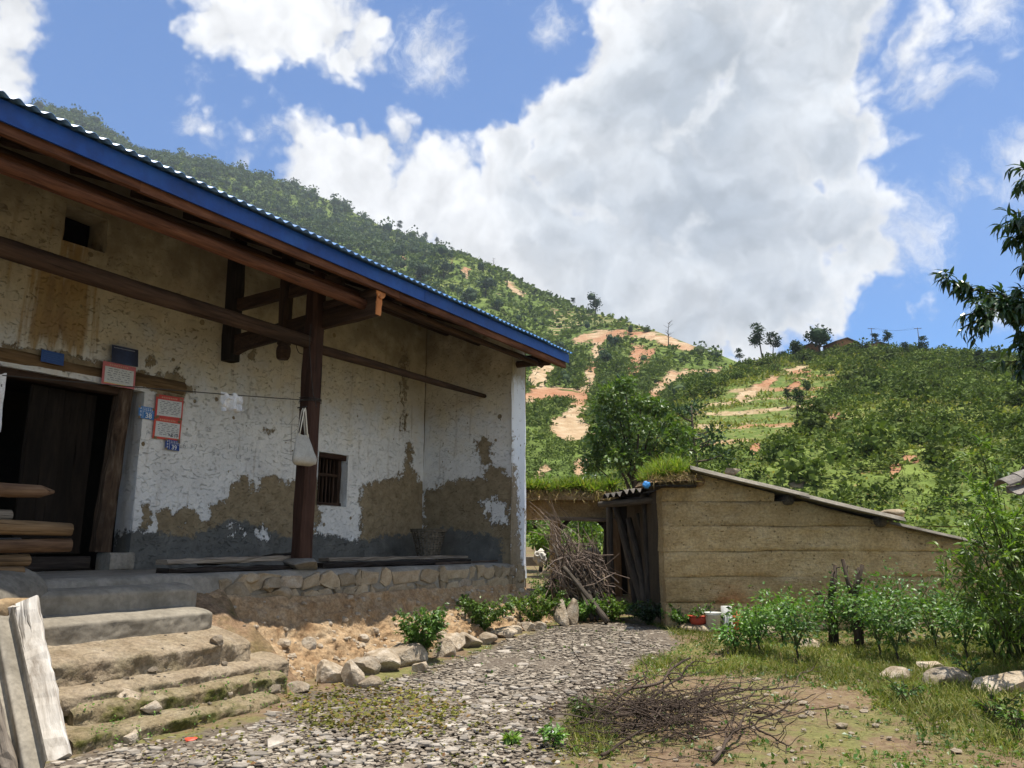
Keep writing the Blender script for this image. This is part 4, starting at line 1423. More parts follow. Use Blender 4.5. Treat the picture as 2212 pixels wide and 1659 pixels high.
def end_wall():
    """wall that closes the porch: inner face, white front end and outer face, one piece"""
    oo = np.arange(WO - 0.01, 0.001, 0.04)
    zz = np.linspace(0, 1, 105)
    O, T = np.meshgrid(oo, zz, indexing='ij')
    top = rz_(O) - 0.03
    Z = (ZP - 0.05) + (top - ZP + 0.05) * T
    # inner face leans a little so that the wall gets thinner upwards
    lean = 0.045 * (Z - ZP) / 4
    Sx = 0.03 + lean + 0.02 * fbm(np.stack([O, Z, 0 * O], -1), 1.4, 4, 71) + 0.008 * fbm(np.stack([O, Z, 0 * O], -1), 6, 3, 72)
    m = MB().add(H(Sx, O, Z).reshape(-1, 3), gridF(len(oo), len(zz)))
    at = masks(m.V[0], MUD_R, DADO_R, FLAKE_R)
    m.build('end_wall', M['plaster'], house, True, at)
    # front end of the wall
    w = np.linspace(0, 1, 11)
    W, T = np.meshgrid(w, zz, indexing='ij')
    top = rz_(0.0) - 0.03
    Z = (ZP - 0.28) + (top - ZP + 0.28) * T
    lean = 0.045 * (Z - ZP) / 4
    sl, sr = 0.0 + lean, 0.56 - lean * 0.8
    edge = 0.03 * (np.abs(W - .5) * 2) ** 4
    Sx = sl + (sr - sl) * W + 0.016 * fbm(np.stack([W, Z, 0 * W], -1), 3.0, 3, 75)
    Oz = 0.012 - edge + 0.010 * fbm(np.stack([W, Z, 0 * W], -1), 2.2, 3, 73)
    m = MB().add(H(Sx, Oz, Z).reshape(-1, 3), gridF(len(w), len(zz)))
    at = masks(m.V[0], MUD_E)
    m.build('wall_end', M['plaster_end'], house, True, at)
    # outer face and the back part of the house
    oo = np.linspace(-8.4, 0.0, 60)
    zz2 = np.linspace(0, 1, 40)
    O, T = np.meshgrid(oo, zz2, indexing='ij')
    top = np.where(O > RIDGE_O, rz_(O), rz_(RIDGE_O) - RS * (RIDGE_O - O)) - 0.03
    Z = 0.2 + (top - 0.2) * T
    m = MB().add(H(0.53 + 0.02 * fbm(np.stack([O, Z, 0 * O], -1), 1.4, 3, 74), O - .005, Z).reshape(-1, 3), gridF(len(oo), len(zz2)))
    m.build('gable_wall', M['mud'], house, True)
    m = MB()
    hbox(m, S0, 0.44, -8.4, -8.0, 0.2, rz_(RIDGE_O) - RS * 3.9)
    m.build('back_wall', M['mud'], house)
    m = MB()
    oo = np.linspace(-8.4, WO + .1, 30)
    zl = np.where(oo > RIDGE_O, rz_(oo), rz_(RIDGE_O) - RS * (RIDGE_O - oo)) - 0.05
    V = np.concatenate([H(S0, oo, 0.2), H(S0, oo, zl)])
    n = len(oo)
    m.add(V, np.stack([np.arange(n - 1), np.arange(1, n), n + np.arange(1, n), n + np.arange(n - 1)], 1))
    m.build('far_gable', M['mud'], house)


def white_end_mat():
    k = NM('flaking white limewash')
    p = k.pos()
    n2 = k.noise(p, 9.0, 7, 0.65)
    n3 = k.noise(p, 38.0, 5, 0.7)
    jag = k.ma('ADD', k.ma('MULTIPLY', k.ma('SUBTRACT', n2, 0.5), 0.3), k.ma('MULTIPLY', k.ma('SUBTRACT', n3, 0.5), 0.18))
    z = k.sep(p)[2]
    white = k.ramp(k.noise(p, 2.0, 5), [(0.3, (.66, .69, .72)), (0.7, (.78, .80, .82))])
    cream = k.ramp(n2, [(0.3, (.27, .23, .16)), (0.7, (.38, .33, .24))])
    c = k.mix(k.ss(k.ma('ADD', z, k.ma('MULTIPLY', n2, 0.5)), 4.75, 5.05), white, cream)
    mudc = k.ramp(n2, [(0.3, (.18, .14, .09)), (0.7, (.30, .25, .18))])
    mask = k.ss(k.ma('ADD', k.at('mud'), jag), -0.01, 0.012)
    fl = k.ss(k.noise(k.scale(p, (1, 1, .5)), 24, 3, 0.5), 0.66, 0.69)
    c = k.mix(k.ma('MAXIMUM', mask, fl), c, mudc)
    h = k.ma('ADD', k.ma('MULTIPLY', k.ma('MAXIMUM', mask, fl), -1.0), n2)
    return k.fin(c, 0.9, k.bump(h, 0.6, 0.015), 0.2)


M['plaster_end'] = white_end_mat()
end_wall()


# ---- roof
def roof():
    r = thing('roof', None, None, H(0, 0, 5))
    r.location = np.array(r.location) - wloc(house)
    r.parent = house
    pitch = 0.125
    per = 7
    n = int((S1 + 0.06 - S0) / (pitch * per)) + 1
    zr = float(rz_(RIDGE_O))
    for q in range(n):
        a = S1 + 0.05 - (q + 1) * pitch * per
        sx = np.linspace(a, a + pitch * per + 0.03, per * 8 + 1)
        wv = 0.017 * np.cos(2 * pi * (sx - a) / pitch) + 0.03 + 0.003 * (q % 2)
        sag = rng.normal(0, 0.004)
        for (oa, ob, za, zb) in ((RO + rng.normal(0.03, .008), RIDGE_O, None, None),):
            rows = np.linspace(oa, ob, 5)
            V = np.concatenate([np.concatenate([H(sx, o, rz_(o) + wv + sag + 0.004) for o in rows]), np.concatenate([H(sx, o, rz_(o) + wv + sag) for o in rows])])
            k = len(sx)
            F = gridF(5, k)
            e = np.arange(k - 1)
            F2 = np.stack([e, e + 1, 5 * k + e + 1, 5 * k + e], 1)
            m = MB().add(V, [F, F[:, ::-1] + 5 * k, F2])
            m.build('roof_sheet', M['sheet_blue'], r, True)
    # the rear slope
    m = MB()
    V = H([S0, S1, S1, S0] * 2, [RIDGE_O, RIDGE_O, -9.0, -9.0] * 2, [zr + .02, zr + .02, zr - RS * 4.7, zr - RS * 4.7, zr + .05, zr + .05, zr - RS * 4.7 + .03, zr - RS * 4.7 + .03])
    box8(m, V)
    m.build('rear_sheet', M['sheet_blue'], r)
    # blue folded fascia in lengths, wood batten behind and below it
    xs = [S0, -9.9, -6.9, -3.9, -1.2, S1 + .04]
    for a, b in zip(xs[:-1], xs[1:]):
        m = MB()
        dz = rng.normal(0, .007)
        V8 = H([a, b + .02, b + .02, a] * 2, [RO - .078] * 2 + [RO - .062 + (.004 if int(a) % 2 else 0)] * 2 + [RO - .078] * 2 + [RO - .062 + (.004 if int(a) % 2 else 0)] * 2, np.array([RZ - .165 + dz + rng.normal(0, .003), RZ - .165 + dz] * 1 + [RZ - .165 + dz] * 2 + [RZ + .012] * 4))
        box8(m, V8)
        m.build('fascia', M['fascia_blue'], r)
    for a, b in ((S0, -8.2), (-8.2, -4.4), (-4.4, S1)):
        p0, p1 = H(a, RO - .13, RZ - .19), H(b, RO - .13, RZ - .185)
        beam(p0, p1, .07, .13).build('eave_batten', M['red_wood'], r)
    # boards under the sheets and rafters
    for q, o in enumerate(np.arange(RO - 0.2, RIDGE_O, -0.29)):
        m = beam(H(S0, o - .14, float(rz_(o - .14)) - .02), H(S1 - .01, o - .14, float(rz_(o - .14)) - .02), .28, .022, up=OV * 0 + np.array([0, 0, 1]) + OV * RS, ch=.05)
        m.build('roof_board', M['dark_wood'], r)
    for q, s in enumerate(np.arange(S0 + .3, S1 - .1, 0.82)):
        m = beam(H(s, RO - .22, float(rz_(RO - .22)) - .085), H(s, RIDGE_O, float(rz_(RIDGE_O)) - .085), .075, .09, jit=.006)
        m.build('rafter', M['dark_wood'], r)


roof()


# ---- porch timbers
def part(m, name, mat, smooth=False, parent=None):
    return m.build(name, mat, parent or house, smooth)


SF = -4.75                       # the carved cross frame
# two peeled eave purlins
part(log(H(S0, .70, 4.66), H(SF + .02, .62, 4.70), .062, .068, bend=.004), 'purlin', M['red_wood'], True)
part(log(H(S0, .50, 4.80), H(SF + .10, .50, 4.83), .055, .06, bend=.004), 'purlin', M['red_wood'], True)
part(log(H(-4.3, .45, 4.92), H(0.35, .45, 4.92), .05, .05, bend=.004), 'purlin', M['dark_wood'], True)
for o_, z_ in ((-.75, 5.45), (-1.5, 5.75)):
    part(log(H(S0, o_, z_), H(0.02, o_, z_), .07, .07, bend=.004), 'purlin', M['dark_wood'], True)
# long tie beam into the post, thinner pole from the post into the end wall
part(log(H(S0, -.30, 4.36), H(SF - .2, -.20, 4.27), .125, .09, bend=.004, wob=.2), 'tie_beam', M['dark_wood'], True)
_o, _z = on_s(1045, 855, 0.03)
part(log(H(SF - .02, -.22, 4.22), H(0.10, _o, _z), .07, .045, bend=.003), 'tie_pole', M['dark_wood'], True)
# post on its stone pad
_s, _z = on_o(646, 1208, -.2)
PS = SF - .10
part(beam(H(PS, -.2, ZP + .10), H(PS + .02, -.2, 5.25), .215, .21, up=OV, ch=.14, n=12, jit=.004), 'post', M['post_wood'], False)
m = rock(H(PS, -.2, ZP + .045), (.56, .5, .17), 5, 2, 7, .04)
part(m, 'post_pad', M['cement'], False)
# cross frame: bracket beam carrying the eave, wall post, hanging post, low curved tie
part(beam(H(SF, WO + .02, 4.50), H(SF, .84, 4.66), .10, .26, n=8, jit=.006), 'bracket_beam', M['dark_wood'])
part(log(H(SF + .01, -.15, 4.80), H(SF + .01, .86, 4.84), .075, .085), 'bracket_log', M['dark_wood'], True)
m = MB()
tube(m, [H(SF + .01, .855, 4.84), H(SF + .01, .875, 4.84)], .088, 16)
part(m, 'log_end', M['fresh_cut'])
m = beam(H(SF, .842, 4.53), H(SF, .852, 4.80), .095, .012, up=OV)
part(m, 'beam_end', M['fresh_cut'])
part(beam(H(SF - .02, WO + .09, 4.25), H(SF - .02, WO + .09, 6.1), .2, .2, up=OV, jit=.006), 'wall_post', M['black_wood'])
part(beam(H(SF, -.86, 4.36), H(SF, -.86, 5.8), .15, .15, up=OV, jit=.005), 'hanging_post', M['dark_wood'])
m = MB()
lathe(m, [(0.0, 4.145), (.075, 4.15), (.095, 4.18), (.105, 4.26), (.10, 4.31), (.08, 4.36), (.0, 4.37)], 8, H(SF, -.86, 0))
part(m, 'carved_drop', M['dark_wood'])
# low curved tie between wall and hanging post
t = np.linspace(0, 1, 12)
oo = WO + .05 + (1.2) * t
zlow = 4.26 + 0.20 * np.sin(np.clip(t * 1.25, 0, 1) * pi * .5) ** .6
ztop = np.full(12, 4.62)
V = np.concatenate([H(SF - .05, oo, zlow), H(SF - .05, oo, ztop), H(SF + .05, oo, zlow), H(SF + .05, oo, ztop)])
i = np.arange(11)
F = [np.stack([i, i + 1, 12 + i + 1, 12 + i], 1), np.stack([24 + i, 36 + i, 36 + i + 1, 24 + i + 1], 1), np.stack([i, 24 + i, 24 + i + 1, i + 1], 1), np.stack([12 + i, 12 + i + 1, 36 + i + 1, 36 + i], 1), np.array([[11, 35, 47, 23], [0, 12, 36, 24]])]
part(MB().add(V, F), 'curved_tie', M['dark_wood'])
part(beam(H(SF + .005, WO + .1, 5.10), H(SF + .005, .2, 5.14), .09, .17, jit=.005), 'upper_tie', M['dark_wood'])
# small bracket at the end wall under the eave
part(log(H(0.2, -.12, 4.96), H(0.2, .70, 4.93), .062, .07), 'end_bracket', M['dark_wood'], True)
part(log(H(0.28, -.1, 5.12), H(0.28, .84, 4.98), .05, .05), 'end_strut', M['dark_wood'], True)


# ---- door and window
def door():
    d = thing('doorway', None, None, H(-7.4, WO, ZP))
    d.location = np.array(d.location) - wloc(house)
    d.parent = house
    m = log(H(-9.6, WO - .075, 3.72), H(-5.42, WO - .06, 3.74), .105, .10, bend=.003, wob=.2)
    m.build('lintel', M['tan_wood'], d, True)
    beam(H(-8.9, WO - .12, 3.56), H(-6.3, WO - .12, 3.56), .16, .12).build('head_beam', M['dark_wood'], d)
    beam(H(-6.34, WO - .10, ZP + .22), H(-6.26, WO - .08, 3.62), .20, .2, up=OV, n=10, jit=.008, ch=.2).build('jamb_post', M['door_post'], d)
    beam(H(-6.34, WO - .02, ZP + .1), H(-6.02, WO - .02, ZP + .1), .3, .22).build('jamb_stone', M['cement'], d)
    beam(H(-8.7, WO - .15, ZP + .09), H(-6.48, WO - .15, ZP + .09), .2, .16).build('threshold', M['black_wood'], d)
    lf = thing('door_leaf', None, None, (0, 0, 0))
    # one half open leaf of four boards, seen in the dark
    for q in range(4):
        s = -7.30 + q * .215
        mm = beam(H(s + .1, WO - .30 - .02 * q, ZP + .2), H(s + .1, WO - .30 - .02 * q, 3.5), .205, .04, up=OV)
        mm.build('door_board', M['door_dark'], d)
    bpy.data.objects.remove(lf)


M['door_post'] = wood('worn door post', (.035, .022, .014), (.075, .048, .031), (.16, .12, .085), across=20, along=3)
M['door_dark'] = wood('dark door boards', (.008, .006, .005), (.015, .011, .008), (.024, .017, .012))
door()


def window():
    w = thing('window', None, None, H(-2.45, WO, 2.26))
    w.location = np.array(w.location) - wloc(house)
    w.parent = house
    a, b, c, d = WIN
    o = WO - .16
    beam(H(a + .005, WO - .09, d - .045), H(b - .005, WO - .09, d - .045), .14, .085).build('window_head', M['post_wood'], w)
    beam(H(a, o, c + .03), H(b, o, c + .03), .1, .06).build('window_frame', M['dark_wood'], w)
    beam(H(a + .035, o, c), H(a + .035, o, d - .08), .07, .1, up=OV).build('window_frame', M['dark_wood'], w)
    beam(H(b - .07, o, c), H(b - .07, o, d - .08), .07, .1, up=OV).build('window_frame', M['dark_wood'], w)
    beam(H(a, o + .01, 2.78), H(b - .06, o + .01, 2.78), .05, .05).build('crossbar', M['dark_wood'], w)
    for q in range(6):
        s = a + .12 + q * .085
        beam(H(s, o - .01, c + .03), H(s, o - .01, d - .08), .028, .028, up=OV).build('window_bar', M['dark_wood'], w)


window()

# ---- porch platform: floor, stone face, cement coat
floor = MB()
ss_ = np.arange(S0, 0.47, 0.12)
oo = np.concatenate([[-2.4], np.arange(-2.2, -0.1, 0.2), [-.1, -.03, 0.005, 0.01, 0.012, .015]])
S, O = np.meshgrid(ss_, oo, indexing='ij')
Z = np.where(O < -.06, ZP, np.where(O < .004, ZP - .02, np.where(O < .008, ZP - .06, np.where(O < .011, 0.9, 0.3)))) + 0 * S
Z = Z + 0.012 * fbm(np.stack([S, O, Z], -1), 2.2, 3, 15)
O2 = O + 0.02 * fbm(np.stack([S, 0 * S, Z * 0.5], -1), 1.7, 3, 16) * (O > -.1)
floor.add(H(S, O2, Z).reshape(-1, 3), gridF(len(ss_), len(oo))[:, ::-1])
floor.build('porch_floor', M['cement'], house, True)
m = MB()
V = H([0.46] * 4, [0.0, -2.4, -2.4, 0.0], [0.2, 0.2, ZP, ZP])
m.add(V, np.array([[0, 1, 2, 3]]))
m.build('porch_side', M['cement'], house)


def masonry():
    pl = thing('stone_plinth', None, None, H(-3, 0, .8))
    pl.location = np.array(pl.location) - wloc(house)
    pl.parent = house
    z = ZP - .045
    row = 0
    while z > 0.98:
        h = rng.uniform(.13, .21)
        s = -6.35 + rng.uniform(0, .1) + row * .07
        while s < 0.40:
            w = np.exp(rng.normal(-1.25, .42))
            s2 = min(s + w, .44)
            if s2 - s < .07:
                break
            k = 8
            cs_, cz = (s + s2) / 2, z - h / 2
            a = np.array([(s, z - h), (cs_, z - h), (s2, z - h), (s2, cz), (s2, z), (cs_, z), (s, z), (s, cz)])
            a = a + rng.normal(0, .026, a.shape)
            for c in (0, 2, 4, 6):
                a[c] += (np.array([cs_, cz]) - a[c]) * rng.uniform(-.06, .26)
            ce = a.mean(0)
            a = ce + (a - ce) * 0.985
            pr = rng.uniform(.012, .042)
            rings = [(1.0, -.06), (1.0, pr * .45), (.955, pr * .75), (.72, pr * rng.uniform(.7, .95))]
            V = np.concatenate([H(ce[0] + (a[:, 0] - ce[0]) * f, o + .012 + rng.normal(0, .004, k), ce[1] + (a[:, 1] - ce[1]) * f) for f, o in rings])
            j = np.arange(k)
            F = [np.concatenate([np.stack([q * k + j, q * k + (j + 1) % k, (q + 1) * k + (j + 1) % k, (q + 1) * k + j], 1) for q in range(3)]), (3 * k + j)[None]]
            MB().add(V, F).build('stone', M['rock_ochre'] if rng.random() < .88 else M['rock'], pl, False)
            s = s2
        z -= h
        row += 1
    # tumbled lumps at the head of the bank by the steps
    for x, y, w, h in ((520, 1262, .34, .26), (548, 1275, .26, .34), (575, 1310, .42, .26), (610, 1270, .30, .16), (590, 1250, .34, .14), (545, 1240, .22, .10), (1128, 1232, .34, .2), (1122, 1260, .3, .2)):
        s, zz = on_o(x, y, .06)
        rock(H(s, .03, zz - h / 2), (w, w * .5, h), int(x), 2, 8, .05, rz=-TH + pi / 2).build('stone', M['rock_ochre'], pl)


masonry()
# ------------------------------------------------------------------ steps, earth bank, stones at its foot
def rough_soil(name, c1, c2, c3, moss=0.0, peb=True):
    k = NM(name)
    p = k.pos()
    a = k.noise(p, 4.0, 7, 0.65)
    b = k.noise(p, 26.0, 5, 0.7)
    c = k.ramp(a, [(0.3, c1), (0.5, c2), (0.7, c3)])
    c = k.val(c, k.ss(b, 0.3, 0.7, 0.7, 1.25))
    v = k.vor(p, 16.0)
    st = k.ss(v, 0.12, 0.2, 1.0, 0.0)
    rndc = k.ss(k.noise(p, 7, 3), 0.5, 0.6)
    st = k.ma('MULTIPLY', st, rndc)
    if peb:
        c = k.mix(k.ma('MULTIPLY', st, 0.6), c, (.44, .34, .24))
    if moss:
        z = k.sep(k.n('ShaderNodeNewGeometry').outputs['Normal'])[2]
        mm = k.ma('MULTIPLY', k.ss(k.noise(p, 3.4, 6, 0.65), 0.44, 0.6), moss)
        mm = k.ma('MULTIPLY', mm, k.ss(z, 0.55, 0.9, 1.0, 0.35))
        mc = k.ramp(b, [(0.3, (.045, .05, .012)), (0.6, (.12, .12, .03)), (0.75, (.22, .19, .06))])
        c = k.mix(mm, c, mc)
    h = k.ma('ADD', k.noise(p, 34, 6, 0.75), k.ma('ADD', k.ma('MULTIPLY', st, 0.6), k.ma('MULTIPLY', a, 1.5)))
    return k.fin(c, 0.97, k.bump(h, 1.0, 0.03), 0.12)


M['bank'] = rough_soil('red brown earth bank', (.27, .165, .085), (.40, .27, .15), (.50, .38, .245))
M['step_stone'] = rough_soil('worn cement and conglomerate step', (.24, .18, .115), (.33, .26, .175), (.40, .33, .24), 0.25)
M['step_moss'] = rough_soil('mossy conglomerate step', (.20, .15, .08), (.29, .23, .14), (.36, .30, .20), 0.95)
M['step_cement'] = mottle('cement step', (.17, .148, .112), (.25, .22, .17), (.31, .275, .215), 2.6, .93, .5, .012, 12)


def foot_o(s):
    return np.interp(s, [-7.2, -6.4, -5.2, -4.0, -2.5, -1.0, 0.2, 1.0, 1.6], [1.3, 1.05, .86, .78, .70, .62, .58, .5, .35])


def bank():
    ss_ = np.arange(-6.75, 1.75, 0.028)
    t = np.linspace(0, 1, 64)
    S, T = np.meshgrid(ss_, t, indexing='ij')
    ztop = np.interp(S, [-6.8, -6.35, -6.0, -4.5, 0.3, 0.7, 1.75], [1.08, 1.10, 1.03, .99, .95, .74, .45])
    of = foot_o(S)
    back = np.where(S > 0.45, -1.2 * np.clip((S - 0.45) / .5, 0, 1), 0)
    O = back - .02 + (of - back + .02 + 0.12) * T
    base = H(S, O, 0)
    zg = gz(base[..., 0], base[..., 1]) - 0.07
    prof = 1 - np.clip((T - 0.10) / 0.86, 0, 1) ** 0.85
    prof = prof * (1 - 0.12 * np.sin(T * pi) ** 2)
    Z = zg + (ztop - zg) * prof
    Pn = np.stack([S, O, Z], -1)
    d = 0.085 * fbm(Pn, 2.0, 3, 91) + 0.075 * fbm(Pn, 6.0, 4, 92, .6) + 0.03 * fbm(Pn, 20.0, 2, 93)
    w = np.clip(np.minimum(T * 6, 1), 0, 1)
    V = H(S, O + d * w * 0.9, Z + d * w * 0.8).reshape(-1, 3)
    o = MB().add(V, gridF(len(ss_), len(t))).build('earth_bank', M['bank'], None, True, base=(0, 0, 0))
    tag(o, kind='structure')
    # crumbs and small stones bedded in it
    m = MB()
    idx = rng.choice(len(V), 420)
    for q, i in enumerate(idx):
        if T.ravel()[i] < .12:
            continue
        s = np.exp(rng.normal(-3.55, .45))
        V0, F0 = ICO[1]
        W = V0 * (1 + .3 * fbm(V0 + q, 1.5, 2, q)[:, None]) * s * [1, .8, .7]
        m.add(W + V[i], F0, W + q)
    o = m.build('bank_stones', M['rock'], None, False, base=(0, 0, 0))
    tag(o, kind='stuff')


bank()


def step_piece(name, par, sa, sb, o0, o1, zt0, zt1, zb, mat, lump, seed, skew=0.0):
    """one worn step: tread from o0 to o1 falling from zt0 to zt1, then its riser down to zb"""
    us = np.arange(sa, sb + .02, .025)
    nt, nr = 14, 14
    tv = np.linspace(0, 1, nt)
    oo = np.concatenate([o0 + (o1 - o0) * tv, np.full(nr, o1 + 0.012)])
    zz = np.concatenate([zt0 + (zt1 - zt0) * tv, zt1 - (zt1 - zb) * np.linspace(.05, 1, nr)])
    S, O = np.meshgrid(us, oo, indexing='ij')
    Z = np.repeat(zz[None], len(us), 0)
    zz = zz - np.concatenate([.028 * np.clip((tv - .72) / .28, 0, 1) ** 2, np.linspace(.028, 0, nr) ** 1.0])
    S, O = np.meshgrid(us, oo, indexing='ij')
    Z = np.repeat(zz[None], len(us), 0)
    front = np.repeat(np.concatenate([np.clip((tv - .6) / .4, 0, 1) ** 2 * .6, np.ones(nr)])[None], len(us), 0)
    endf = np.clip(np.minimum(S - sa, sb - S) / .10, 0, 1) ** .5
    Pn = np.stack([S, O, Z], -1)
    n = lump * (fbm(Pn, 2.4, 3, seed) + .8 * fbm(Pn, 10.0, 4, seed + 1, .65))
    O = O + n * front + skew * (S - sa)
    O = o0 + (O - o0) * (0.86 + .14 * endf)
    Z = Z + n * .5 * front + .010 * fbm(Pn, 4.0, 3, seed + 2)
    Z = zb + (Z - zb) * (0.90 + .10 * endf)
    V = H(S, O, Z)
    n_v = len(oo)
    m = MB().add(V.reshape(-1, 3), gridF(len(us), n_v)[:, ::-1])
    for e in (0, len(us) - 1):
        c = H(us[e], o0, zb)[None]
        W = np.concatenate([V[e], c])
        i = np.arange(n_v - 1)
        m.add(W, np.stack([i, i + 1, np.full(n_v - 1, n_v)], 1))
    return m.build(name, mat, par, True)


def steps():
    st = thing('stone_steps', 'worn stone and cement steps with mossy risers climbing to the porch', 'steps', H(-7.8, .8, .16))
    zs = [(-.02, .25, ZP - .075, 1.205, 1.00), (.10, .60, 1.025, .985, .80), (.46, 1.03, .83, .715, .52), (.86, 1.21, .56, .50, .40), (1.08, 1.36, .44, .405, .24), (1.25, 1.58, .285, .26, .05)]
    rpx = [(500, 1268, 1.2), (492, 1318, .98), (486, 1372, .72), (530, 1412, .5), (530, 1440, .41), (605, 1498, .26)]
    lpx = [(70, 1280, 1.2), (80, 1338, .98), (98, 1428, .72), (140, 1490, .5), (150, 1512, .41), (222, 1585, .26)]
    mats = ['step_cement', 'step_cement', 'step_stone', 'step_stone', 'step_moss', 'step_moss']
    lump = [.016, .02, .055, .035, .055, .06]
    for q in range(6):
        sb = so(atz(*rpx[q]))[0]
        sa = so(atz(*lpx[q]))[0]
        o0, o1, a, b, c = zs[q]
        step_piece('step', st, sa - .15, sb + .02, o0 - .05, o1, a, b, c - .06, M[mats[q]], lump[q], 300 + 7 * q)
    # the earth filling under and beside the steps
    m = MB()
    ss_ = np.arange(-9.7, -6.2, .04)
    t = np.linspace(0, 1, 40)
    S, T = np.meshgrid(ss_, t, indexing='ij')
    O = -.05 + 1.85 * T
    side = np.clip(np.abs(S + 7.75) - 1.05, 0, 2)
    Z = np.interp(T, [0, .12, .28, .5, .62, .75, .86, 1.0], [1.14, .98, .80, .56, .40, .22, .10, -.02])
    g = gz(*np.moveaxis(H(S, O, 0)[..., :2], -1, 0)) - 0.06
    Z = np.maximum(Z + .13 * fbm(np.stack([S, O, Z], -1), 2.4, 5, 55, .6) + .25 * np.clip(-8.75 - S, 0, .5) * np.clip(1 - T, 0, 1) * 1.4, g)
    m.add(H(S, O, Z).reshape(-1, 3), gridF(len(ss_), len(t))[:, ::-1])
    tag(m.build('earth_slope', M['bank_moss'], None, True, base=(0, 0, 0)), kind='structure')

    # rubble and broken cement lying against the risers
    m = MB()
    r = np.random.default_rng(77)
    for q in range(60):
        k = r.integers(2, 6)
        o1 = zs[k][1] + .02
        zb = zs[k][4] + .0
        s_ = r.uniform(-8.7 + .12 * k, -6.5)
        if r.random() < .3:
            o1 = zs[k][1] - r.uniform(.03, .2)
            zb = zs[k][2] - .01
        sz = np.exp(r.normal(-4.25, .4))
        V0, F0 = ICO[1]
        W = V0.copy()
        for _ in range(6):
            n_ = nrm(r.standard_normal(3))
            W = W - np.maximum(W @ n_ - r.uniform(.4, .8), 0)[:, None] * n_
        m.add(W * sz * [1.3, 1, .7] + H(s_, o1 + r.uniform(0, .06), zb + sz * .3), F0, W + q)
    g = m.build('step_rubble', M['rock'], st, False)
    g['kind'] = 'stuff'


M['bank_moss'] = rough_soil('mossy earth', (.17, .105, .058), (.26, .17, .10), (.35, .25, .16), .6)
steps()


def earth_stub():
    """stub of an earth wall beside the steps"""
    m = MB()
    t = np.linspace(0, 1, 30)
    u = np.linspace(0, 1, 16)
    c0 = [(-8.44, -.1), (-8.43, .56), (-10.2, .58), (-10.2, -.1)]
    pts = []
    for a, b in zip(c0, c0[1:] + c0[:1]):
        for q in np.linspace(0, 1, 16, endpoint=False):
            pts.append((a[0] + (b[0] - a[0]) * q, a[1] + (b[1] - a[1]) * q))
    pts = np.array(pts)
    n = len(pts)
    V = []
    for k in t:
        z = .02 + 1.16 * k
        q = np.stack([pts[:, 0], pts[:, 1], np.full(n, z)], 1)
        d = .05 * fbm(q, 2.5, 4, 401) + .02 * fbm(q, 12, 2, 402)
        tap = 1 - .06 * k
        V.append(H(-9.3 + (pts[:, 0] + 9.3) * tap + d, .25 + (pts[:, 1] - .25) * tap + d, z + d * .3))
    V.append(H([-9.3], [.25], [1.22]))
    V = np.concatenate(V)
    j = np.arange(n)
    F = [np.concatenate([np.stack([i * n + j, i * n + (j + 1) % n, (i + 1) * n + (j + 1) % n, (i + 1) * n + j], 1) for i in range(29)]), np.stack([29 * n + j, 29 * n + (j + 1) % n, np.full(n, 30 * n)], 1)]
    m.add(V, F)
    tag(m.build('earth_wall', M['mud'], None, True), 'crumbling stub of an earth wall beside the steps, behind the white board', 'wall')


earth_stub()

ROCKS = [(662, 1446, 30, 38, 'upright pale stone set in the earth bank above the row of rocks'), (712, 1474, 56, 42, 'grey rounded rock at the start of the row nearest the steps'), (758, 1482, 40, 48, 'pale pinkish block standing second in the row of rocks'),
         (782, 1456, 52, 34, 'flat brown rock behind the pinkish block'), (822, 1448, 62, 40, 'dark faced rock in the middle of the row below the bank'), (866, 1436, 78, 42, 'long smooth boulder beside the leafy weed at the bank'),
         (800, 1484, 40, 22, 'low grey stone touching the slate path below the pale block'), (958, 1420, 36, 28, 'cream stone just past the leafy weed'), (978, 1404, 48, 34, 'cream boulder with a flat face beyond the leafy weed'), (1012, 1398, 42, 28, 'rounded stone beside the second bank weed'),
         (1052, 1390, 34, 20, 'small flat stone below the second bank weed'), (1088, 1378, 44, 22, 'yellowish stone between the two far bank weeds'), (1112, 1370, 26, 16, 'small yellow stone in the far part of the row'), (1140, 1362, 26, 17, 'small cream stone near the wall corner'), (1164, 1362, 26, 16, 'last small stone of the row before the weeds'),
         (640, 1500, 46, 22, 'flat pale slab lying at the end of the bottom step'), (600, 1508, 30, 16, 'small broken slab on the path edge at the bottom step'), (905, 1450, 30, 20, 'mossy stone under the leafy weed')]
for q, (x, y, w, h, lab) in enumerate(ROCKS):
    p = gp(x, y)
    k = p[1] / FPX * 1.02
    w, h = w * k * 1.1, h * k * 1.2
    p = p + np.array([0, .12 * w, h * .30])
    if q == 0:
        p = H(-5.35, .50, .42)
    tag(rock(p, (w, w * .75, h), 500 + q, 3, 9, .07, rz=rng.normal(0, .3)).build('rock', M['rock'], None), lab, 'rock', 'rocks at the foot of the earth bank')
for x, y, sz, lab in ((268, 1532, (.36, .26, .20), 'angular boulder lying on the mossy steps'), (322, 1535, (.2, .16, .1), 'small flat stone beside the angular boulder on the steps'), (470, 1392, (.14, .1, .09), 'small squared stone perched at the end of the third step'), (265, 1608, (.2, .14, .14), 'squared mossy stone at the foot of the steps'), (490, 1508, (.09, .07, .09), 'small dark stone standing on the bottom step')):
    z = {1532: .30, 1535: .29, 1392: .70, 1608: .12, 1508: .27}[y]
    p = atz(x, y, z)
    tag(rock(p + [0, 0, sz[2] * .33], sz, x, 3, 9, .06).build('rock', M['rock'], None), lab, 'rock')

# ------------------------------------------------------------------ things on and beside the porch
def stick(name, m, mat, label, cat, group=None, smooth=True):
    return tag(m.build(name, M[mat], None, smooth), label, cat, group)


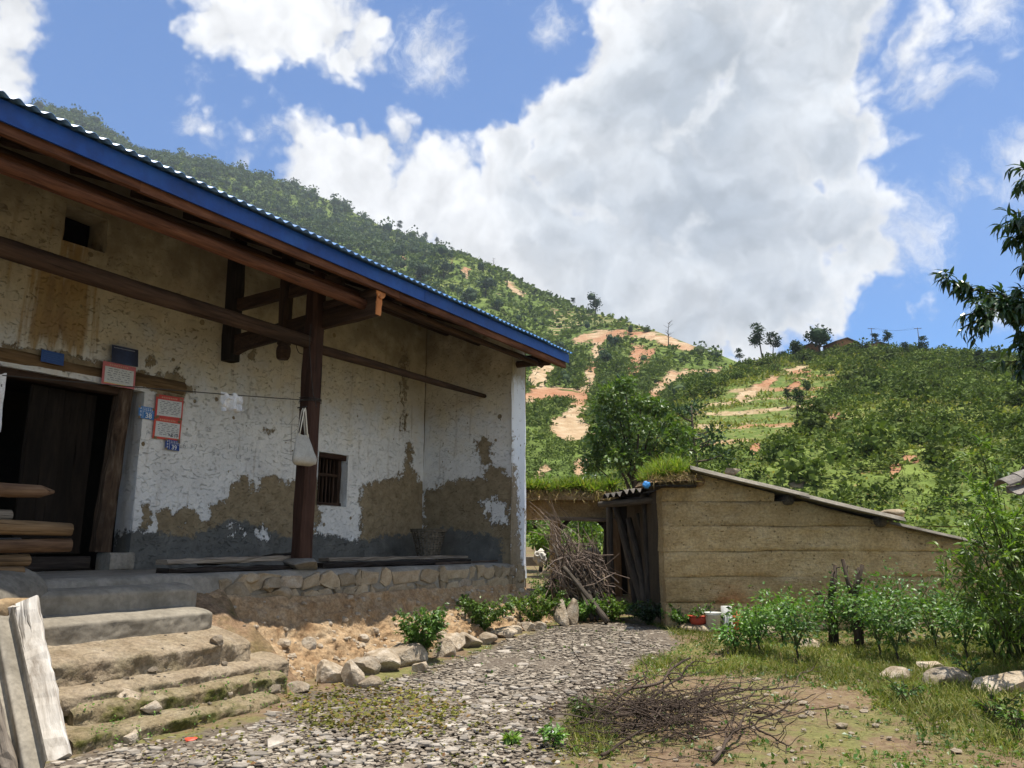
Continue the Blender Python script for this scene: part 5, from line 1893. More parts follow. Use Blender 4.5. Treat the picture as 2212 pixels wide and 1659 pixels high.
LOGS = [(102, 1062, .078, 0.05, 'log_red', 'topmost reddish log with a pointed end on the stack by the door', True),
        (22, 1112, .062, -.12, 'grey_wood', 'short grey-brown log set back in the middle of the stack'),
        (152, 1143, .080, .06, 'tan_wood', 'yellow-brown round log that sticks out furthest from the stack'),
        (150, 1177, .075, .03, 'log_red', 'dark red log just under the furthest sticking log'),
        (60, 1208, .070, .0, 'tan_wood', 'split tan log with a slanted end low in the stack'),
        (50, 1232, .055, .08, 'tan_wood', 'thin tan log at the bottom of the stack'),
        (30, 1232, .07, -.2, 'grey_wood', 'grey log at the bottom of the stack behind the thin one'),
        (40, 1180, .09, -.22, 'grey_wood', 'thick grey log in the back row of the stack'), (70, 1140, .08, -.24, 'log_red', 'reddish log in the back row of the stack under the short one')]
for it in LOGS:
    x, y, r, o, mat, lab = it[:6]
    r = r * .80
    s, z = on_o(x, y, o)
    z = max(z, ZP + r * .9)
    m = MB()
    L = 2.6
    t = np.linspace(0, 1, 9)
    P = H(s - L + L * t, o + 0.01 * np.sin(t * 5 + x), z + 0.012 * np.sin(t * 4 + y))
    rr = r * (0.96 + .06 * np.sin(t * 9 + x))
    if len(it) > 6:
        P = np.concatenate([P, H([s + .06], [o], [z])])
        P[-2] = H(s - .06, o, z)
        rr = np.append(rr, r * .22)
    tube(m, P, rr, 16, True, .22, x)
    stick('log', m, mat, lab, 'log', 'logs stacked on the porch by the door')

# white board, fibre cement sheet and cover leaning at the foot of the steps
def leaning_board(name, mat, px_top, Yt, px_bot, w, th, label, cat, n=14, warp=.02, yb=None):
    a = aty(px_top[0], px_top[1], Yt)
    b = gp(*px_bot) if yb is None else aty(px_bot[0], px_bot[1], yb)
    m = beam(b, a, w, th, up=np.array([0.25, -1, .3]), n=n, jit=.0035, ch=.2)
    V = m.V[0]
    m.V[0] = V + .6 * warp * fbm(V, 1.6, 3, 7)[:, None]
    return tag(m.build(name, M[mat], None), label, cat)


leaning_board('plank', 'paint_white', (56, 1300), 6.62, (124, 1645), .17, .05, 'long weathered white plank leaning beside the steps', 'plank', 22, .035)
leaning_board('plank', 'paint_white', (12, 1310), 6.55, (20, 1570), .22, .05, 'broad pale board behind the grey sheet at the picture edge', 'plank', 12, .02)
leaning_board('stake', 'grey_wood', (-24, 1480), 5.7, (24, 1668), .09, .09, 'dark rotten stake beside the grey sheet', 'stake', 10, .02)


def fibre_sheet():
    a, b = aty(-6, 1335, 6.35), gp(62, 1672)
    ax = nrm(a - b)
    nx = nrm(np.cross(ax, [0.15, -1, .25]))
    up = np.cross(nx, ax)
    u = np.linspace(-.5, .5, 25)
    v = np.linspace(0, 1, 12)
    U, Vv = np.meshgrid(u, v, indexing='ij')
    wd = .27
    h = .034 * np.cos(U * 2 * pi * 2.0)
    P = b + ax * (Vv * np.linalg.norm(a - b))[..., None] + nx * (U * wd)[..., None] + up * h[..., None]
    Q = P - up * .007
    n = 25 * 12
    m = MB().add(np.concatenate([P.reshape(-1, 3), Q.reshape(-1, 3)]), [gridF(25, 12), gridF(25, 12)[:, ::-1] + n])
    tag(m.build('fibre_sheet', M['iron_grey'], None, True), 'wavy grey fibre cement sheet leaning against the white planks', 'sheet')


fibre_sheet()


def cover():
    # rounded grey sheet folded over the top of the leaning boards
    m = MB()
    c = aty(-22, 1316, 6.6)
    u = np.linspace(0, 1, 16)
    v = np.linspace(0, 1, 14)
    U, Vv = np.meshgrid(u, v, indexing='ij')
    a = (U - .05) * pi * .55
    r = .24
    P = np.stack([c[0] - .35 + .5 * np.sin(a) , c[1] - .10 + .75 * Vv - .1, c[2] + .02 + .30 * np.cos(a) - .04 * np.cos(Vv * 3)], -1)
    P[..., 2] += .015 * fbm(P, 3, 3, 8)
    Q = P - [0.02, 0, 0.02]
    n = 16 * 14
    m.add(np.concatenate([P.reshape(-1, 3), Q.reshape(-1, 3)]), [gridF(16, 14)[:, ::-1], gridF(16, 14) + n])
    e = np.arange(15) * 14
    m.add(np.concatenate([P[:, 0], Q[:, 0]]), np.stack([np.arange(15), np.arange(1, 16), 16 + np.arange(1, 16), 16 + np.arange(15)], 1))
    tag(m.build('cover_sheet', M['iron_grey'], None, True), 'smooth grey rounded sheet folded over the leaning boards', 'sheet')


cover()

# dark planks along the porch edge
def plank(pa, pb, o, w, h, zl, mat, label, tilt=0.0, o2=None):
    s0 = on_o(pa[0], pa[1], o)[0]
    s1 = on_o(pb[0], pb[1], o)[0]
    m = beam(H(s0, o, zl), H(s1, o if o2 is None else o2, zl + tilt), w, h, n=16, jit=.006, ch=.18)
    return tag(m.build('plank', M[mat], None), label, 'plank', 'old planks lying on the porch')


plank((352, 1222), (640, 1215), -.28, .22, .05, ZP + .03, 'black_wood', 'blackened bottom plank lying on the porch beside the post')
plank((350, 1205), (650, 1200), -.42, .20, .06, ZP + .12, 'grey_wood', 'thin grey plank resting on the blackened plank', 0.02)
plank((440, 1205), (660, 1192), -.62, .24, .05, ZP + .09, 'black_wood', 'broken dark plank rising towards the post', .10)
plank((690, 1205), (1010, 1205), -.30, .16, .07, ZP + .04, 'black_wood', 'long dark timber on the porch between post and end wall')
plank((700, 1200), (1000, 1200), -.48, .2, .05, ZP + .11, 'grey_wood', 'long grey board behind the dark timber past the post')
plank((940, 1205), (1075, 1204), -.20, .03, .025, ZP + .02, 'twig', 'thin dark stick lying at the end of the porch', .02)


def basket():
    s, _ = on_o(925, 1200, -1.25)
    c = H(s, -1.25, ZP)
    t = thing('bamboo_basket', 'tapered woven bamboo back basket standing in the porch corner', 'basket', c)
    hh, r0, r1 = .58, .17, .32
    rad = lambda z: r0 + (r1 - r0) * (z / hh) ** 1.15
    nst = 26
    for q in range(nst):
        a = q * 2 * pi / nst
        zz = np.linspace(0.0, hh, 9)
        rr = rad(zz) + .006 * np.where((np.arange(9) + q) % 2, 1, -1)
        w = .016
        V = []
        for z, r in zip(zz, rr):
            for sg in (-1, 1):
                V.append(c + [r * cos(a + sg * w / r), r * sin(a + sg * w / r), z])
        i = np.arange(8) * 2
        MB().add(np.array(V), np.stack([i, i + 1, i + 3, i + 2], 1)).build('stave', M['bamboo'], t)
    m = MB()
    for lv, z in enumerate(np.arange(.03, hh - .03, .042)):
        a = np.linspace(0, 2 * pi, 53)
        r = rad(z) + .007 * np.cos(a * nst / 2 + pi * lv)
        P = np.stack([c[0] + r * np.cos(a), c[1] + r * np.sin(a), np.full(53, c[2] + z)], 1)
        Q = P + [0, 0, .024]
        i = np.arange(52)
        m.add(np.concatenate([P, Q]), np.stack([i, i + 1, 53 + i + 1, 53 + i], 1))
    m.build('weave', M['bamboo'], t)['kind'] = 'stuff'
    a = np.linspace(0, 2 * pi, 40)
    for z in (hh, hh - .03):
        m = MB()
        tube(m, np.stack([c[0] + (rad(z) + .005) * np.cos(a), c[1] + (rad(z) + .005) * np.sin(a), np.full(40, c[2] + z)], 1), .014, 6, False)
        m.build('rim', M['bamboo'], t, True)
    m = MB()
    lathe(m, [(0, .01), (r0, .01)], 20, c)
    m.build('bottom', M['bamboo'], t)


basket()


# ---- signs and papers on the wall
def sign_frame(tl, tr, bl, off=.035):
    p = [np.array(on_o(x, y, WO + off)) for x, y in (tl, tr, bl)]
    return p[0], p[1] - p[0], p[2] - p[0], off


def sp(fr, u, v, e=0.0):
    o, a, b, off = fr
    u, v = np.asarray(u, float), np.asarray(v, float)
    return H(o[0] + a[0] * u + b[0] * v, WO + off + e, o[1] + a[1] * u + b[1] * v)


def rect(m, fr, u0, v0, u1, v1, e, th=.002):
    V = np.concatenate([sp(fr, [u0, u1, u1, u0], [v0, v0, v1, v1], e - th), sp(fr, [u0, u1, u1, u0], [v0, v0, v1, v1], e)])
    m.add(V, np.array([[4, 7, 6, 5], [0, 4, 5, 1], [1, 5, 6, 2], [2, 6, 7, 3], [3, 7, 4, 0]]))
    return m


def flat(name, c, rough=.6):
    if name not in M:
        M[name] = mottle(name, c, [min(1, x * 1.12) for x in c], None, 12, rough, .05, .001, 40, .3, 0.0)
    return M[name]


def text_part(name, fr, txt, u0, v0, hgt, mat, parent, e=.004, bold=.0, asp=1.0):
    cu = bpy.data.curves.new(name, 'FONT')
    cu.body = txt
    cu.size = 1.0
    cu.offset = bold
    ob = bpy.data.objects.new(name, cu)
    col.objects.link(ob)
    dg = bpy.context.evaluated_depsgraph_get()
    me0 = bpy.data.meshes.new_from_object(ob.evaluated_get(dg))
    n = len(me0.vertices)
    co = np.zeros(n * 3)
    me0.vertices.foreach_get('co', co)
    co = co.reshape(-1, 3)
    F = [np.array([list(p.vertices)]) for p in me0.polygons]
    bpy.data.objects.remove(ob)
    W = np.linalg.norm(fr[1]) / np.linalg.norm(fr[2])
    u = u0 + co[:, 0] * hgt / W * asp
    v = v0 - co[:, 1] * hgt
    m = MB().add(sp(fr, u, v, e), F)
    return m.build(name, mat, parent)


def number_plate(tl, tr, bl, num, label, c):
    fr = sign_frame(tl, tr, bl)
    t = thing('number_plate', label, 'sign', sp(fr, .5, 1.0))
    rect(MB(), fr, 0, 0, 1, 1, 0, .004).build('plate', flat('plate blue %s' % num, c), t)
    wm = flat('plate white', (.72, .74, .76))
    m = MB()
    rect(m, fr, .27, .04, .29, .94, .0015, .001)
    rect(m, fr, .30, .40, .97, .42, .0015, .001)
    m.build('divider', wm, t)
    text_part('number', fr, num, .42, .92, .62, wm, t, .003, .02)
    m = MB()
    for q in range(5):
        u = .36 + q * .12
        for a, b, c_, d in ((0, .08, .07, .11), (0.03, .04, .045, .3), (0, .2, .075, .23), (.0, .26, .07, .29)):
            rect(m, fr, u + a, b + .02, u + c_, d + .02, .0015, .001)
    for q in range(3):
        v = .1 + q * .28
        for a, b, c_, d in ((0, .0, .12, .03), (.05, 0, .07, .18), (0, .09, .12, .12)):
            rect(m, fr, .08 + a, v + b, .08 + c_, v + d, .0015, .001)
    m.build('small_print', wm, t)['kind'] = 'stuff'
    for u, v in ((.05, .06), (.95, .12), (.06, .93)):
        m = rect(MB(), fr, u - .07, v - .10, u + .07, v + .10, .003, .002)
        m.build('sealing_dab', M['mud'], t)


number_plate((300, 876), (333, 882), (299, 902), '38', 'sky blue house number plate reading 38 beside the red papers', (.05, .19, .48))
number_plate((358, 948), (388, 953), (357, 970), '39', 'dark blue house number plate reading 39 below the lower red paper', (.012, .05, .24))


def paper(tl, tr, bl, label, bc, lines, dabs=True, yellow=False):
    fr = sign_frame(tl, tr, bl, .085 if yellow else .030)
    t = thing('notice_paper', label, 'paper', sp(fr, .5, 1.0), 'red bordered paper notices by the door')
    rect(MB(), fr, 0, 0, 1, 1, 0, .003).build('border', flat('notice ' + label[:12], bc), t)
    rect(MB(), fr, .07, .20, .94, .90, .0025, .002).build('sheet', flat('notice sheet', (.60, .61, .60)), t)
    if yellow:
        rect(MB(), fr, .06, .90, .95, .925, .0025, .002).build('yellow_edge', flat('yellow edge', (.7, .55, .12)), t)
    m = MB()
    for q in range(9):
        u = .2 + q * .065
        rect(m, fr, u, .07, u + .04, .14, .002, .001)
    m.build('heading', flat('heading ink', (.62, .32, .22)), t)['kind'] = 'stuff'
    m = MB()
    r = np.random.default_rng(len(label))
    for q in range(lines):
        v = .27 + q * .58 / lines
        u = .12 + r.uniform(0, .15)
        while u < .86:
            w = r.uniform(.03, .14)
            rect(m, fr, u, v, min(u + w, .9), v + .022, .0035, .001)
            u += w + r.uniform(.015, .12)
    m.build('writing', flat('notice ink', (.10, .11, .14)), t)['kind'] = 'stuff'
    if dabs:
        for u, v in ((.04, .06), (.9, .10), (.1, .96), (.94, .95)):
            rect(MB(), fr, u - .05, v - .05, u + .05, v + .05, .004, .003).build('sealing_dab', M['mud'], t)
    return fr, t


paper((338, 851), (397, 860), (334, 901), 'upper red-bordered paper notice with handwriting above the lower one', (.55, .07, .06), 8)
fr, t = paper((334, 899), (393, 908), (329, 946), 'lower red-bordered paper notice with bold handwriting above plate 39', (.58, .09, .06), 7)
m = MB()
for a in ((.55, .72, .60, .80), (.62, .80, .72, .84), (.66, .70, .70, .84), (.78, .68, .80, .86), (.82, .70, .90, .73), (.84, .76, .92, .79), (.86, .68, .88, .86)):
    rect(m, fr, *a, .005, .001)
m.build('signature', flat('notice ink', (.1, .1, .1)), t)['kind'] = 'stuff'
paper((223, 779), (294, 794), (219, 828), 'pink-bordered paper notice with a yellow lower edge at the door lintel', (.55, .16, .17), 6, False, True)

fr = sign_frame((242, 744), (299, 756), (241, 782), .09)
t = thing('poster', 'glossy dark navy poster fixed above the pink-bordered notice', 'poster', sp(fr, .5, 1.0))
rect(MB(), fr, 0, 0, 1, 1, 0, .004).build('sheet', mottle('navy poster print', (.006, .008, .025), (.012, .018, .06), (.03, .05, .13), 3.0, .3, .0, .001, 30, .5, 0), t)
m = MB()
for q in range(16):
    rect(m, fr, .08 + q * .05, .11, .115 + q * .05, .16, .002, .001)
m.build('heading', flat('poster print', (.30, .32, .40)), t)['kind'] = 'stuff'
rect(MB(), fr, -.01, -.015, 1.01, .012, .001, .004).build('top_edge', flat('poster edge', (.30, .30, .32)), t)

fr = sign_frame((90, 754), (139, 765), (88, 780), .075)
t = thing('blue_plaque', 'small faded blue plaque above the dark doorway', 'sign', sp(fr, .5, 1.0))
rect(MB(), fr, 0, 0, 1, 1, 0, .004).build('plate', mottle('faded blue plaque', (.012, .055, .22), (.022, .085, .30), None, 30, .5, .1, .001, 80, .4, 0), t)
m = MB()
for q in range(4):
    rect(m, fr, .12, .22 + .16 * q, .82 - .1 * (q % 2), .26 + .16 * q, .002, .001)
m.build('print_lines', flat('plaque print', (.05, .12, .34)), t)['kind'] = 'stuff'

# charcoal marks scribbled on the wall
ck = mottle('charcoal scribble', (.20, .20, .205), (.33, .33, .335), None, 60, 1.0, .1, .001, 80, .05, 0)
fr = sign_frame((400, 930), (560, 958), (396, 1000), .026)
for txt, u, v, hh in (('6', -.02, .55, .24), ('7', .12, .55, .26), ('8', .36, .62, .22), ('5', .72, .6, .18), ('28', .26, -.1, .2)):
    text_part('scribble', fr, txt, u, v, hh, ck, house, .0, -.012)
m = MB()
for q in range(8):
    u = .58 + q * .062
    rect(m, fr, u, .18 + .02 * (q % 3), u + .006, .34 - .03 * (q % 2), .0, .001)
for q in range(5):
    u = .68 + q * .06
    rect(m, fr, u, .50 + .01 * q, u + .006, .6, .0, .001)
m.build('tally_marks', ck, house)

# ---- clothes line, cloths, bag, cables
PZ = on_o(650, 880, -.05)
wire_a = H(SF - .24, -.16, 3.47)
wire_b = aty(-420, 770, 6.6)
tt = np.linspace(0, 1, 28)
wire_p = wire_a + (wire_b - wire_a) * tt[:, None] - np.array([0, 0, 1.0]) * (4 * tt * (1 - tt) * .02)[:, None]
m = MB()
tube(m, wire_p, .006, 5)
for q in range(4):
    a = np.linspace(0, 2 * pi, 12)
    s_, c_ = .15, .145
    P = H(PS + .01 + s_ * np.cos(a), -.2 + c_ * np.sin(a), 3.46 + .018 * q + .01 * np.sin(a + q))
    tube(m, P, .004, 4, False)
tag(m.build('clothes_line', M['wire'], None), 'dark wire clothes line tied round the porch post', 'clothes line')


def wire_at(x):
    px = proj(wire_p)
    i = np.argsort(px[:, 0])
    return np.array([np.interp(x, px[i, 0], wire_p[i, k]) for k in range(3)])


def cloth(x0, x1, drop, seed, name, label, cat, mat, amp=.04, taper=.6, sag=None):
    a, b = wire_at(x0), wire_at(x1)
    u = np.linspace(0, 1, 22)
    v = np.linspace(0, 1, 22)
    U, Vv = np.meshgrid(u, v, indexing='ij')
    d = nrm(b - a)
    n = np.cross(d, [0, 0, 1.0])
    L = np.linalg.norm(b - a)
    hem = drop * (1 + .35 * fbm(np.stack([U * 2.2, 0 * U, 0 * U + seed], -1), 1.0, 3, seed))
    x = (U - .5) * L * (1 - (1 - taper) * Vv * (1 + .4 * np.sin(seed))) + .5 * L + .06 * drop * Vv
    fold = amp * (np.sin(U * 15 + seed + 2 * Vv) * .5 + 1.1 * fbm(np.stack([U * 3.5, Vv * 3, 0 * U + seed], -1), 1.2, 3, seed + 1)) * (.35 + .65 * Vv)
    P = a + x[..., None] * d + fold[..., None] * n
    P[..., 2] += .01 - hem * Vv + amp * .5 * fbm(np.stack([U * 5, Vv * 5, 0 * U], -1), 1, 2, seed)
    Q = P + n * .004
    k = 22 * 22
    m = MB().add(np.concatenate([P.reshape(-1, 3), Q.reshape(-1, 3)]), [gridF(22, 22), gridF(22, 22)[:, ::-1] + k])
    return tag(m.build(name, M[mat], None, True), label, cat), P


cloth(478, 524, .19, 4, 'rag', 'small crumpled white rag hung over the clothes line', 'rag', 'cloth_white', .075, .8)
g_, P = cloth(-70, 14, .62, 9, 'garment', 'white patterned garment hanging from the line at the dark doorway', 'garment', 'cloth_white', .05, .85)
m = MB()
for q in range(22):
    i, j = rng.integers(2, 20, 2)
    c = P[i, j] + np.array([.0, -.012, 0])
    a = rng.uniform(0, 3.1)
    for k in (0, pi / 2):
        d = np.array([cos(a + k), 0, sin(a + k)]) * .016
        w = np.array([-sin(a + k), 0, cos(a + k)]) * .005
        m.add([c - d - w, c + d - w, c + d + w, c - d + w], np.array([[0, 1, 2, 3]]))
m.build('cross_print', M['wire'], g_)
p = wire_at(470)
m = beam(p + [0, -.01, -.05], p + [0, -.01, .03], .014, .02)
tag(m.build('clothes_peg', M['red_wood'], None), 'small brown clothes peg clipped on the line beside the rag', 'peg')


def tote():
    c = H(PS + .0, .045, 0)
    s0, z1 = on_o(655, 940, .045)
    _, zt = on_o(655, 884, -.03)
    _, zb = on_o(655, 1006, .045)
    z1 = z1 + .0
    t = thing('tote_bag', 'off-white canvas tote bag hanging by its straps from the porch post', 'bag', H(s0, .045, zb))
    lv = np.linspace(0, 1, 14)
    a = np.arange(28) * 2 * pi / 28
    V = []
    for k in lv:
        z = zb + (z1 - zb) * k
        wd = np.interp(k, [0, .06, .2, .6, 1.0], [.13, .185, .20, .155, .10])
        dp = np.interp(k, [0, .06, .25, .6, 1.0], [.04, .075, .08, .05, .018])
        q = np.stack([np.cos(a), np.sin(a), np.full(28, k * 2)], 1)
        r = 1 + .08 * fbm(q, 1.8, 3, 31)
        V.append(H(s0 + wd * np.cos(a) * r, .02 + dp * (1 + np.sin(a)) * r * .9, z + (.03 * np.cos(a) ** 2 if k == 1 else 0)))
    V.append(H([s0], [.07], [zb - .002]))
    V = np.concatenate(V)
    j = np.arange(28)
    F = [np.concatenate([np.stack([i * 28 + j, i * 28 + (j + 1) % 28, (i + 1) * 28 + (j + 1) % 28, (i + 1) * 28 + j], 1) for i in range(13)]), np.stack([(j + 1) % 28, j, np.full(28, 14 * 28)], 1)]
    MB().add(V, F).build('pouch', M['canvas'], t, True)
    for sg in (-1, 1):
        o_ = .03 + .02 * sg
        P = np.concatenate([H([s0 - .07, s0 - .045, s0 - .012, s0, s0 + .012, s0 + .045, s0 + .07], o_, [z1 - .02, z1 + .12, zt - .03, zt, zt - .03, z1 + .12, z1 - .02])])
        m = MB()
        tube(m, P, .013, 6, True, 0, 0, .5)
        m.build('strap', M['canvas'], t, True)
    m = MB()
    tube(m, [H(s0, -.08, zt + .015), H(s0, .08, zt + .02)], .008, 6)
    m.build('hook', M['wire'], t)


tote()
# loose cable loops on the post and thin wires
def cable(pts, r, label, cat='cable', mat='wire', group=None):
    m = MB()
    pts = np.asarray(pts)
    k = len(pts)
    t = np.linspace(0, k - 1, k * 6)
    P = np.stack([np.interp(t, np.arange(k), pts[:, q]) for q in range(3)], 1)
    ker = np.ones(5) / 5
    for q in range(3):
        P[2:-2, q] = np.convolve(P[:, q], ker, 'valid')
    tube(m, P, r, 5)
    return tag(m.build('cable', M[mat], None, True), label, cat, group)


def pxo(lst, o):
    return np.array([H(on_o(x, y, o)[0], o, on_o(x, y, o)[1]) for x, y in lst])


cable(pxo([(707, 722), (707, 748), (712, 762), (722, 766), (734, 758), (740, 742), (738, 725)], -.06) + np.array([-.42, 0, 0]), .006, 'thin cable hanging in a loop beside the top of the post')
cable(pxo([(722, 720), (722, 790), (720, 812)], -.1) + np.array([-.42, 0, 0]), .005, 'thin wire dangling straight down beside the post')
cable(pxo([(672, 700), (668, 740), (672, 800), (676, 850), (684, 880)], -.03), .005, 'dark wire running down the face of the post')
m = MB()
for q in range(9):
    y = 905 + 9 * q
    P = pxo([(650, y + 4), (640, y + rng.normal(0, 5)), (630, y + 5 + rng.normal(0, 6)), (616 + rng.normal(0, 9), y + 8 + rng.normal(0, 8))], -.18 + .04 * (q % 3))
    tube(m, P, .0022, 4)
tag(m.build('wire_tangle', M['wire'], None), 'tangle of thin wire ends sticking out behind the tote bag', 'wire')
s, z = on_o(115, 378, .45)
tag(log(H(s - .14, .45, z), H(s + .13, .45, z - .0), .022, .022, bend=0).build('bamboo_stick', M['straw'], None, True), 'short pale bamboo stick tucked under the eave', 'stick')
for x, y, mm, lab in ((910, 1448, 'green_plastic', 'green plastic scrap lying by the row of rocks'), (1190, 1588, 'cloth_white', 'scrap of white paper on the slate path edge'), (124, 1640, 'cloth_white', 'crumpled white paper at the foot of the white plank'), (412, 1508 + 95, 'red_plastic', 'tiny red wrapper on the slate below the steps')):
    p = gp(x, y) + [0, 0, .02]
    V, F = ICO[1]
    W = V * (1 + .5 * fbm(V + x, 1.5, 2, x)[:, None]) * [.05, .04, .014]
    tag(MB().add(W + p, F).build('litter', M[mm], None), lab, 'litter')
# ------------------------------------------------------------------ the mud shed
SY = 13.2
SX0 = float(aty(1436, 1200, SY)[0])


def shed_zr(x):
    """underside of the shed roof over the front wall"""
    pts = [(1432, 1046), (1500, 1022), (1950, 1138), (2130, 1182), (2300, 1222)]
    P = np.array([aty(a, b, SY) for a, b in pts])
    return np.interp(x, P[:, 0], P[:, 2])


def mud_wall_mat():
    k = NM('rammed earth courses')
    p = k.pos()
    a = k.noise(k.scale(p, (1, 1, 1.6)), 2.4, 6, 0.62)
    b = k.noise(p, 24, 6, 0.7)
    f = k.noise(k.scale(p, (1, 1, 6)), 7, 5, 0.65)
    c = k.ramp(a, [(0.3, (.36, .25, .115)), (0.5, (.46, .335, .17)), (0.7, (.53, .405, .23))])
    c = k.val(c, k.ss(b, 0.3, 0.7, 0.72, 1.2))
    c = k.mix(k.ss(f, 0.55, 0.75, 0, .35), c, (.20, .14, .075))
    v = k.vor(p, 15)
    pk = k.ma('MULTIPLY', k.ss(v, 0.12, 0.24, 1, 0), k.ss(k.noise(p, 4, 4), 0.46, 0.58))
    c = k.mix(k.ma('MULTIPLY', pk, .6), c, (.10, .07, .04))
    c = k.val(c, k.ss(k.rnd(), 0, 1, .9, 1.1))
    h = k.ma('SUBTRACT', k.ma('ADD', b, k.ma('MULTIPLY', f, 1.2)), k.ma('MULTIPLY', pk, 1.2))
    return k.fin(c, 0.97, k.bump(h, 1.0, 0.025), 0.1)


M['mudwall'] = mud_wall_mat()
shed = thing('mud_shed', 'long low rammed earth shed with a sloping corrugated roof beyond the garden plants', 'shed', (SX0, SY, .28))


def shed_wall():
    zs = [float(aty(1436, y, SY)[2]) for y in (1378, 1303, 1246, 1191, 1137, 1083, 1000)]
    zs[0] = .22
    X1 = 9.2
    for q in range(6):
        z0, z1 = zs[q], zs[q + 1]
        xs = np.arange(SX0, X1, .05)
        if q == 5:
            xs = np.arange(SX0, SX0 + 1.9, .05)
        tz = np.array([0, .03, .08, .2, .35, .5, .65, .8, .92, .97, 1.0])
        Xg, T = np.meshgrid(xs, tz, indexing='ij')
        zt = np.minimum(z1, shed_zr(Xg))
        Z = z0 + np.maximum(zt - z0, 0.0) * T
        edge = np.minimum(T, 1 - T) * (z1 - z0)
        groove = np.exp(-(edge / .022) ** 2)
        n = fbm(np.stack([Xg, 0 * Xg + q * .4, Z], -1), 1.6, 4, 701)
        n2 = fbm(np.stack([Xg, 0 * Xg, Z * 2], -1), 7, 3, 702)
        # the joints are open in places only
        op = np.clip(.32 + 1.4 * fbm(np.stack([Xg, 0 * Xg + q * 7, 0 * Xg], -1), 1.1, 3, 703), .1, 1)
        Yg = SY - .012 * (q % 2) + .030 * n + .014 * n2 + .055 * groove * op
        # crumbled hollows
        hol = np.clip(fbm(np.stack([Xg * 1.3, 0 * Xg, Z * 2.2], -1), 1.3, 4, 711) - .22, 0, 1)
        Yg = Yg + .16 * hol
        if q == 0:
            Yg = Yg - .05 * np.clip(1 - T * 1.6, 0, 1)
        cr = np.clip(1 - (Xg - SX0) / .12, 0, 1) ** 2
        Yg = Yg + cr * .07
        V = np.stack([Xg + .02 * fbm(np.stack([0 * Xg, Yg, Z], -1), 4, 3, 704 + q), Yg, Z], -1)
        m = MB().add(V.reshape(-1, 3), gridF(len(xs), len(tz)))
        # left end
        ys = np.linspace(0, .45, 8)
        e = V[0][None].repeat(8, 0).copy()
        e[..., 1] += ys[:, None]
        e[..., 0] += .02 * fbm(e, 5, 3, 705) * (ys[:, None] > 0)
        m.add(e.reshape(-1, 3), gridF(8, len(tz))[:, ::-1])
        # top and back
        tp = np.stack([V[:, -1], V[:, -1] + [0, .45, 0]], 1)
        m.add(tp.reshape(-1, 3), gridF(len(xs), 2))
        bk = np.stack([V[:, 0] + [0, .45, 0], V[:, -1] + [0, .45, 0]], 1)
        m.add(bk.reshape(-1, 3), gridF(len(xs), 2)[:, ::-1])
        m.build('earth_course', M['mudwall'], shed, True)
    # side walls going back
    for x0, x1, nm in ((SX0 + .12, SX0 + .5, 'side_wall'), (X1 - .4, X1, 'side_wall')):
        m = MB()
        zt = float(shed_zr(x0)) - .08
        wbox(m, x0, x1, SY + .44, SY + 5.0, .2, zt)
        m.build(nm, M['shade_mud'], shed)
    m = MB()
    wbox(m, SX0 + .1, X1, SY + 4.7, SY + 5.05, .2, 1.7)
    m.build('back_wall', M['mud'], shed)


shed_wall()


def corr_sheet(c00, ax, ln, wx, wid, up, pitch, amp, name, mat, parent, rag=0.0, sk=0.0):
    """corrugated sheet: c00 corner, ax along the waves with length ln, wx across with width wid"""
    k = int(wid / pitch * 8) + 1
    u = np.linspace(0, wid, k)
    v = np.linspace(0, ln, 8)
    U, W = np.meshgrid(u, v, indexing='ij')
    hh = -amp * np.cos(U / pitch * 2 * pi)
    sag = -.03 * np.sin(W / ln * pi) * rag * 4
    P = np.asarray(c00) + U[..., None] * wx + W[..., None] * ax + (hh + sag)[..., None] * up
    P = P + (rag * .3 * fbm(P, 1.2, 2, 12))[..., None] * up
    Q = P - np.asarray(up) * .007
    n = k * 8
    e = np.arange(k - 1)
    f = np.arange(7)
    F = [gridF(k, 8), gridF(k, 8)[:, ::-1] + n, np.stack([e * 8, (e + 1) * 8, n + (e + 1) * 8, n + e * 8], 1), np.stack([f, n + f, n + f + 1, f + 1], 1), np.stack([(k - 1) * 8 + f, (k - 1) * 8 + f + 1, n + (k - 1) * 8 + f + 1, n + (k - 1) * 8 + f], 1),
         np.stack([e * 8 + 7, n + e * 8 + 7, n + (e + 1) * 8 + 7, (e + 1) * 8 + 7], 1)]
    return MB().add(np.concatenate([P.reshape(-1, 3), Q.reshape(-1, 3)]), F).build(name, mat, parent, True)


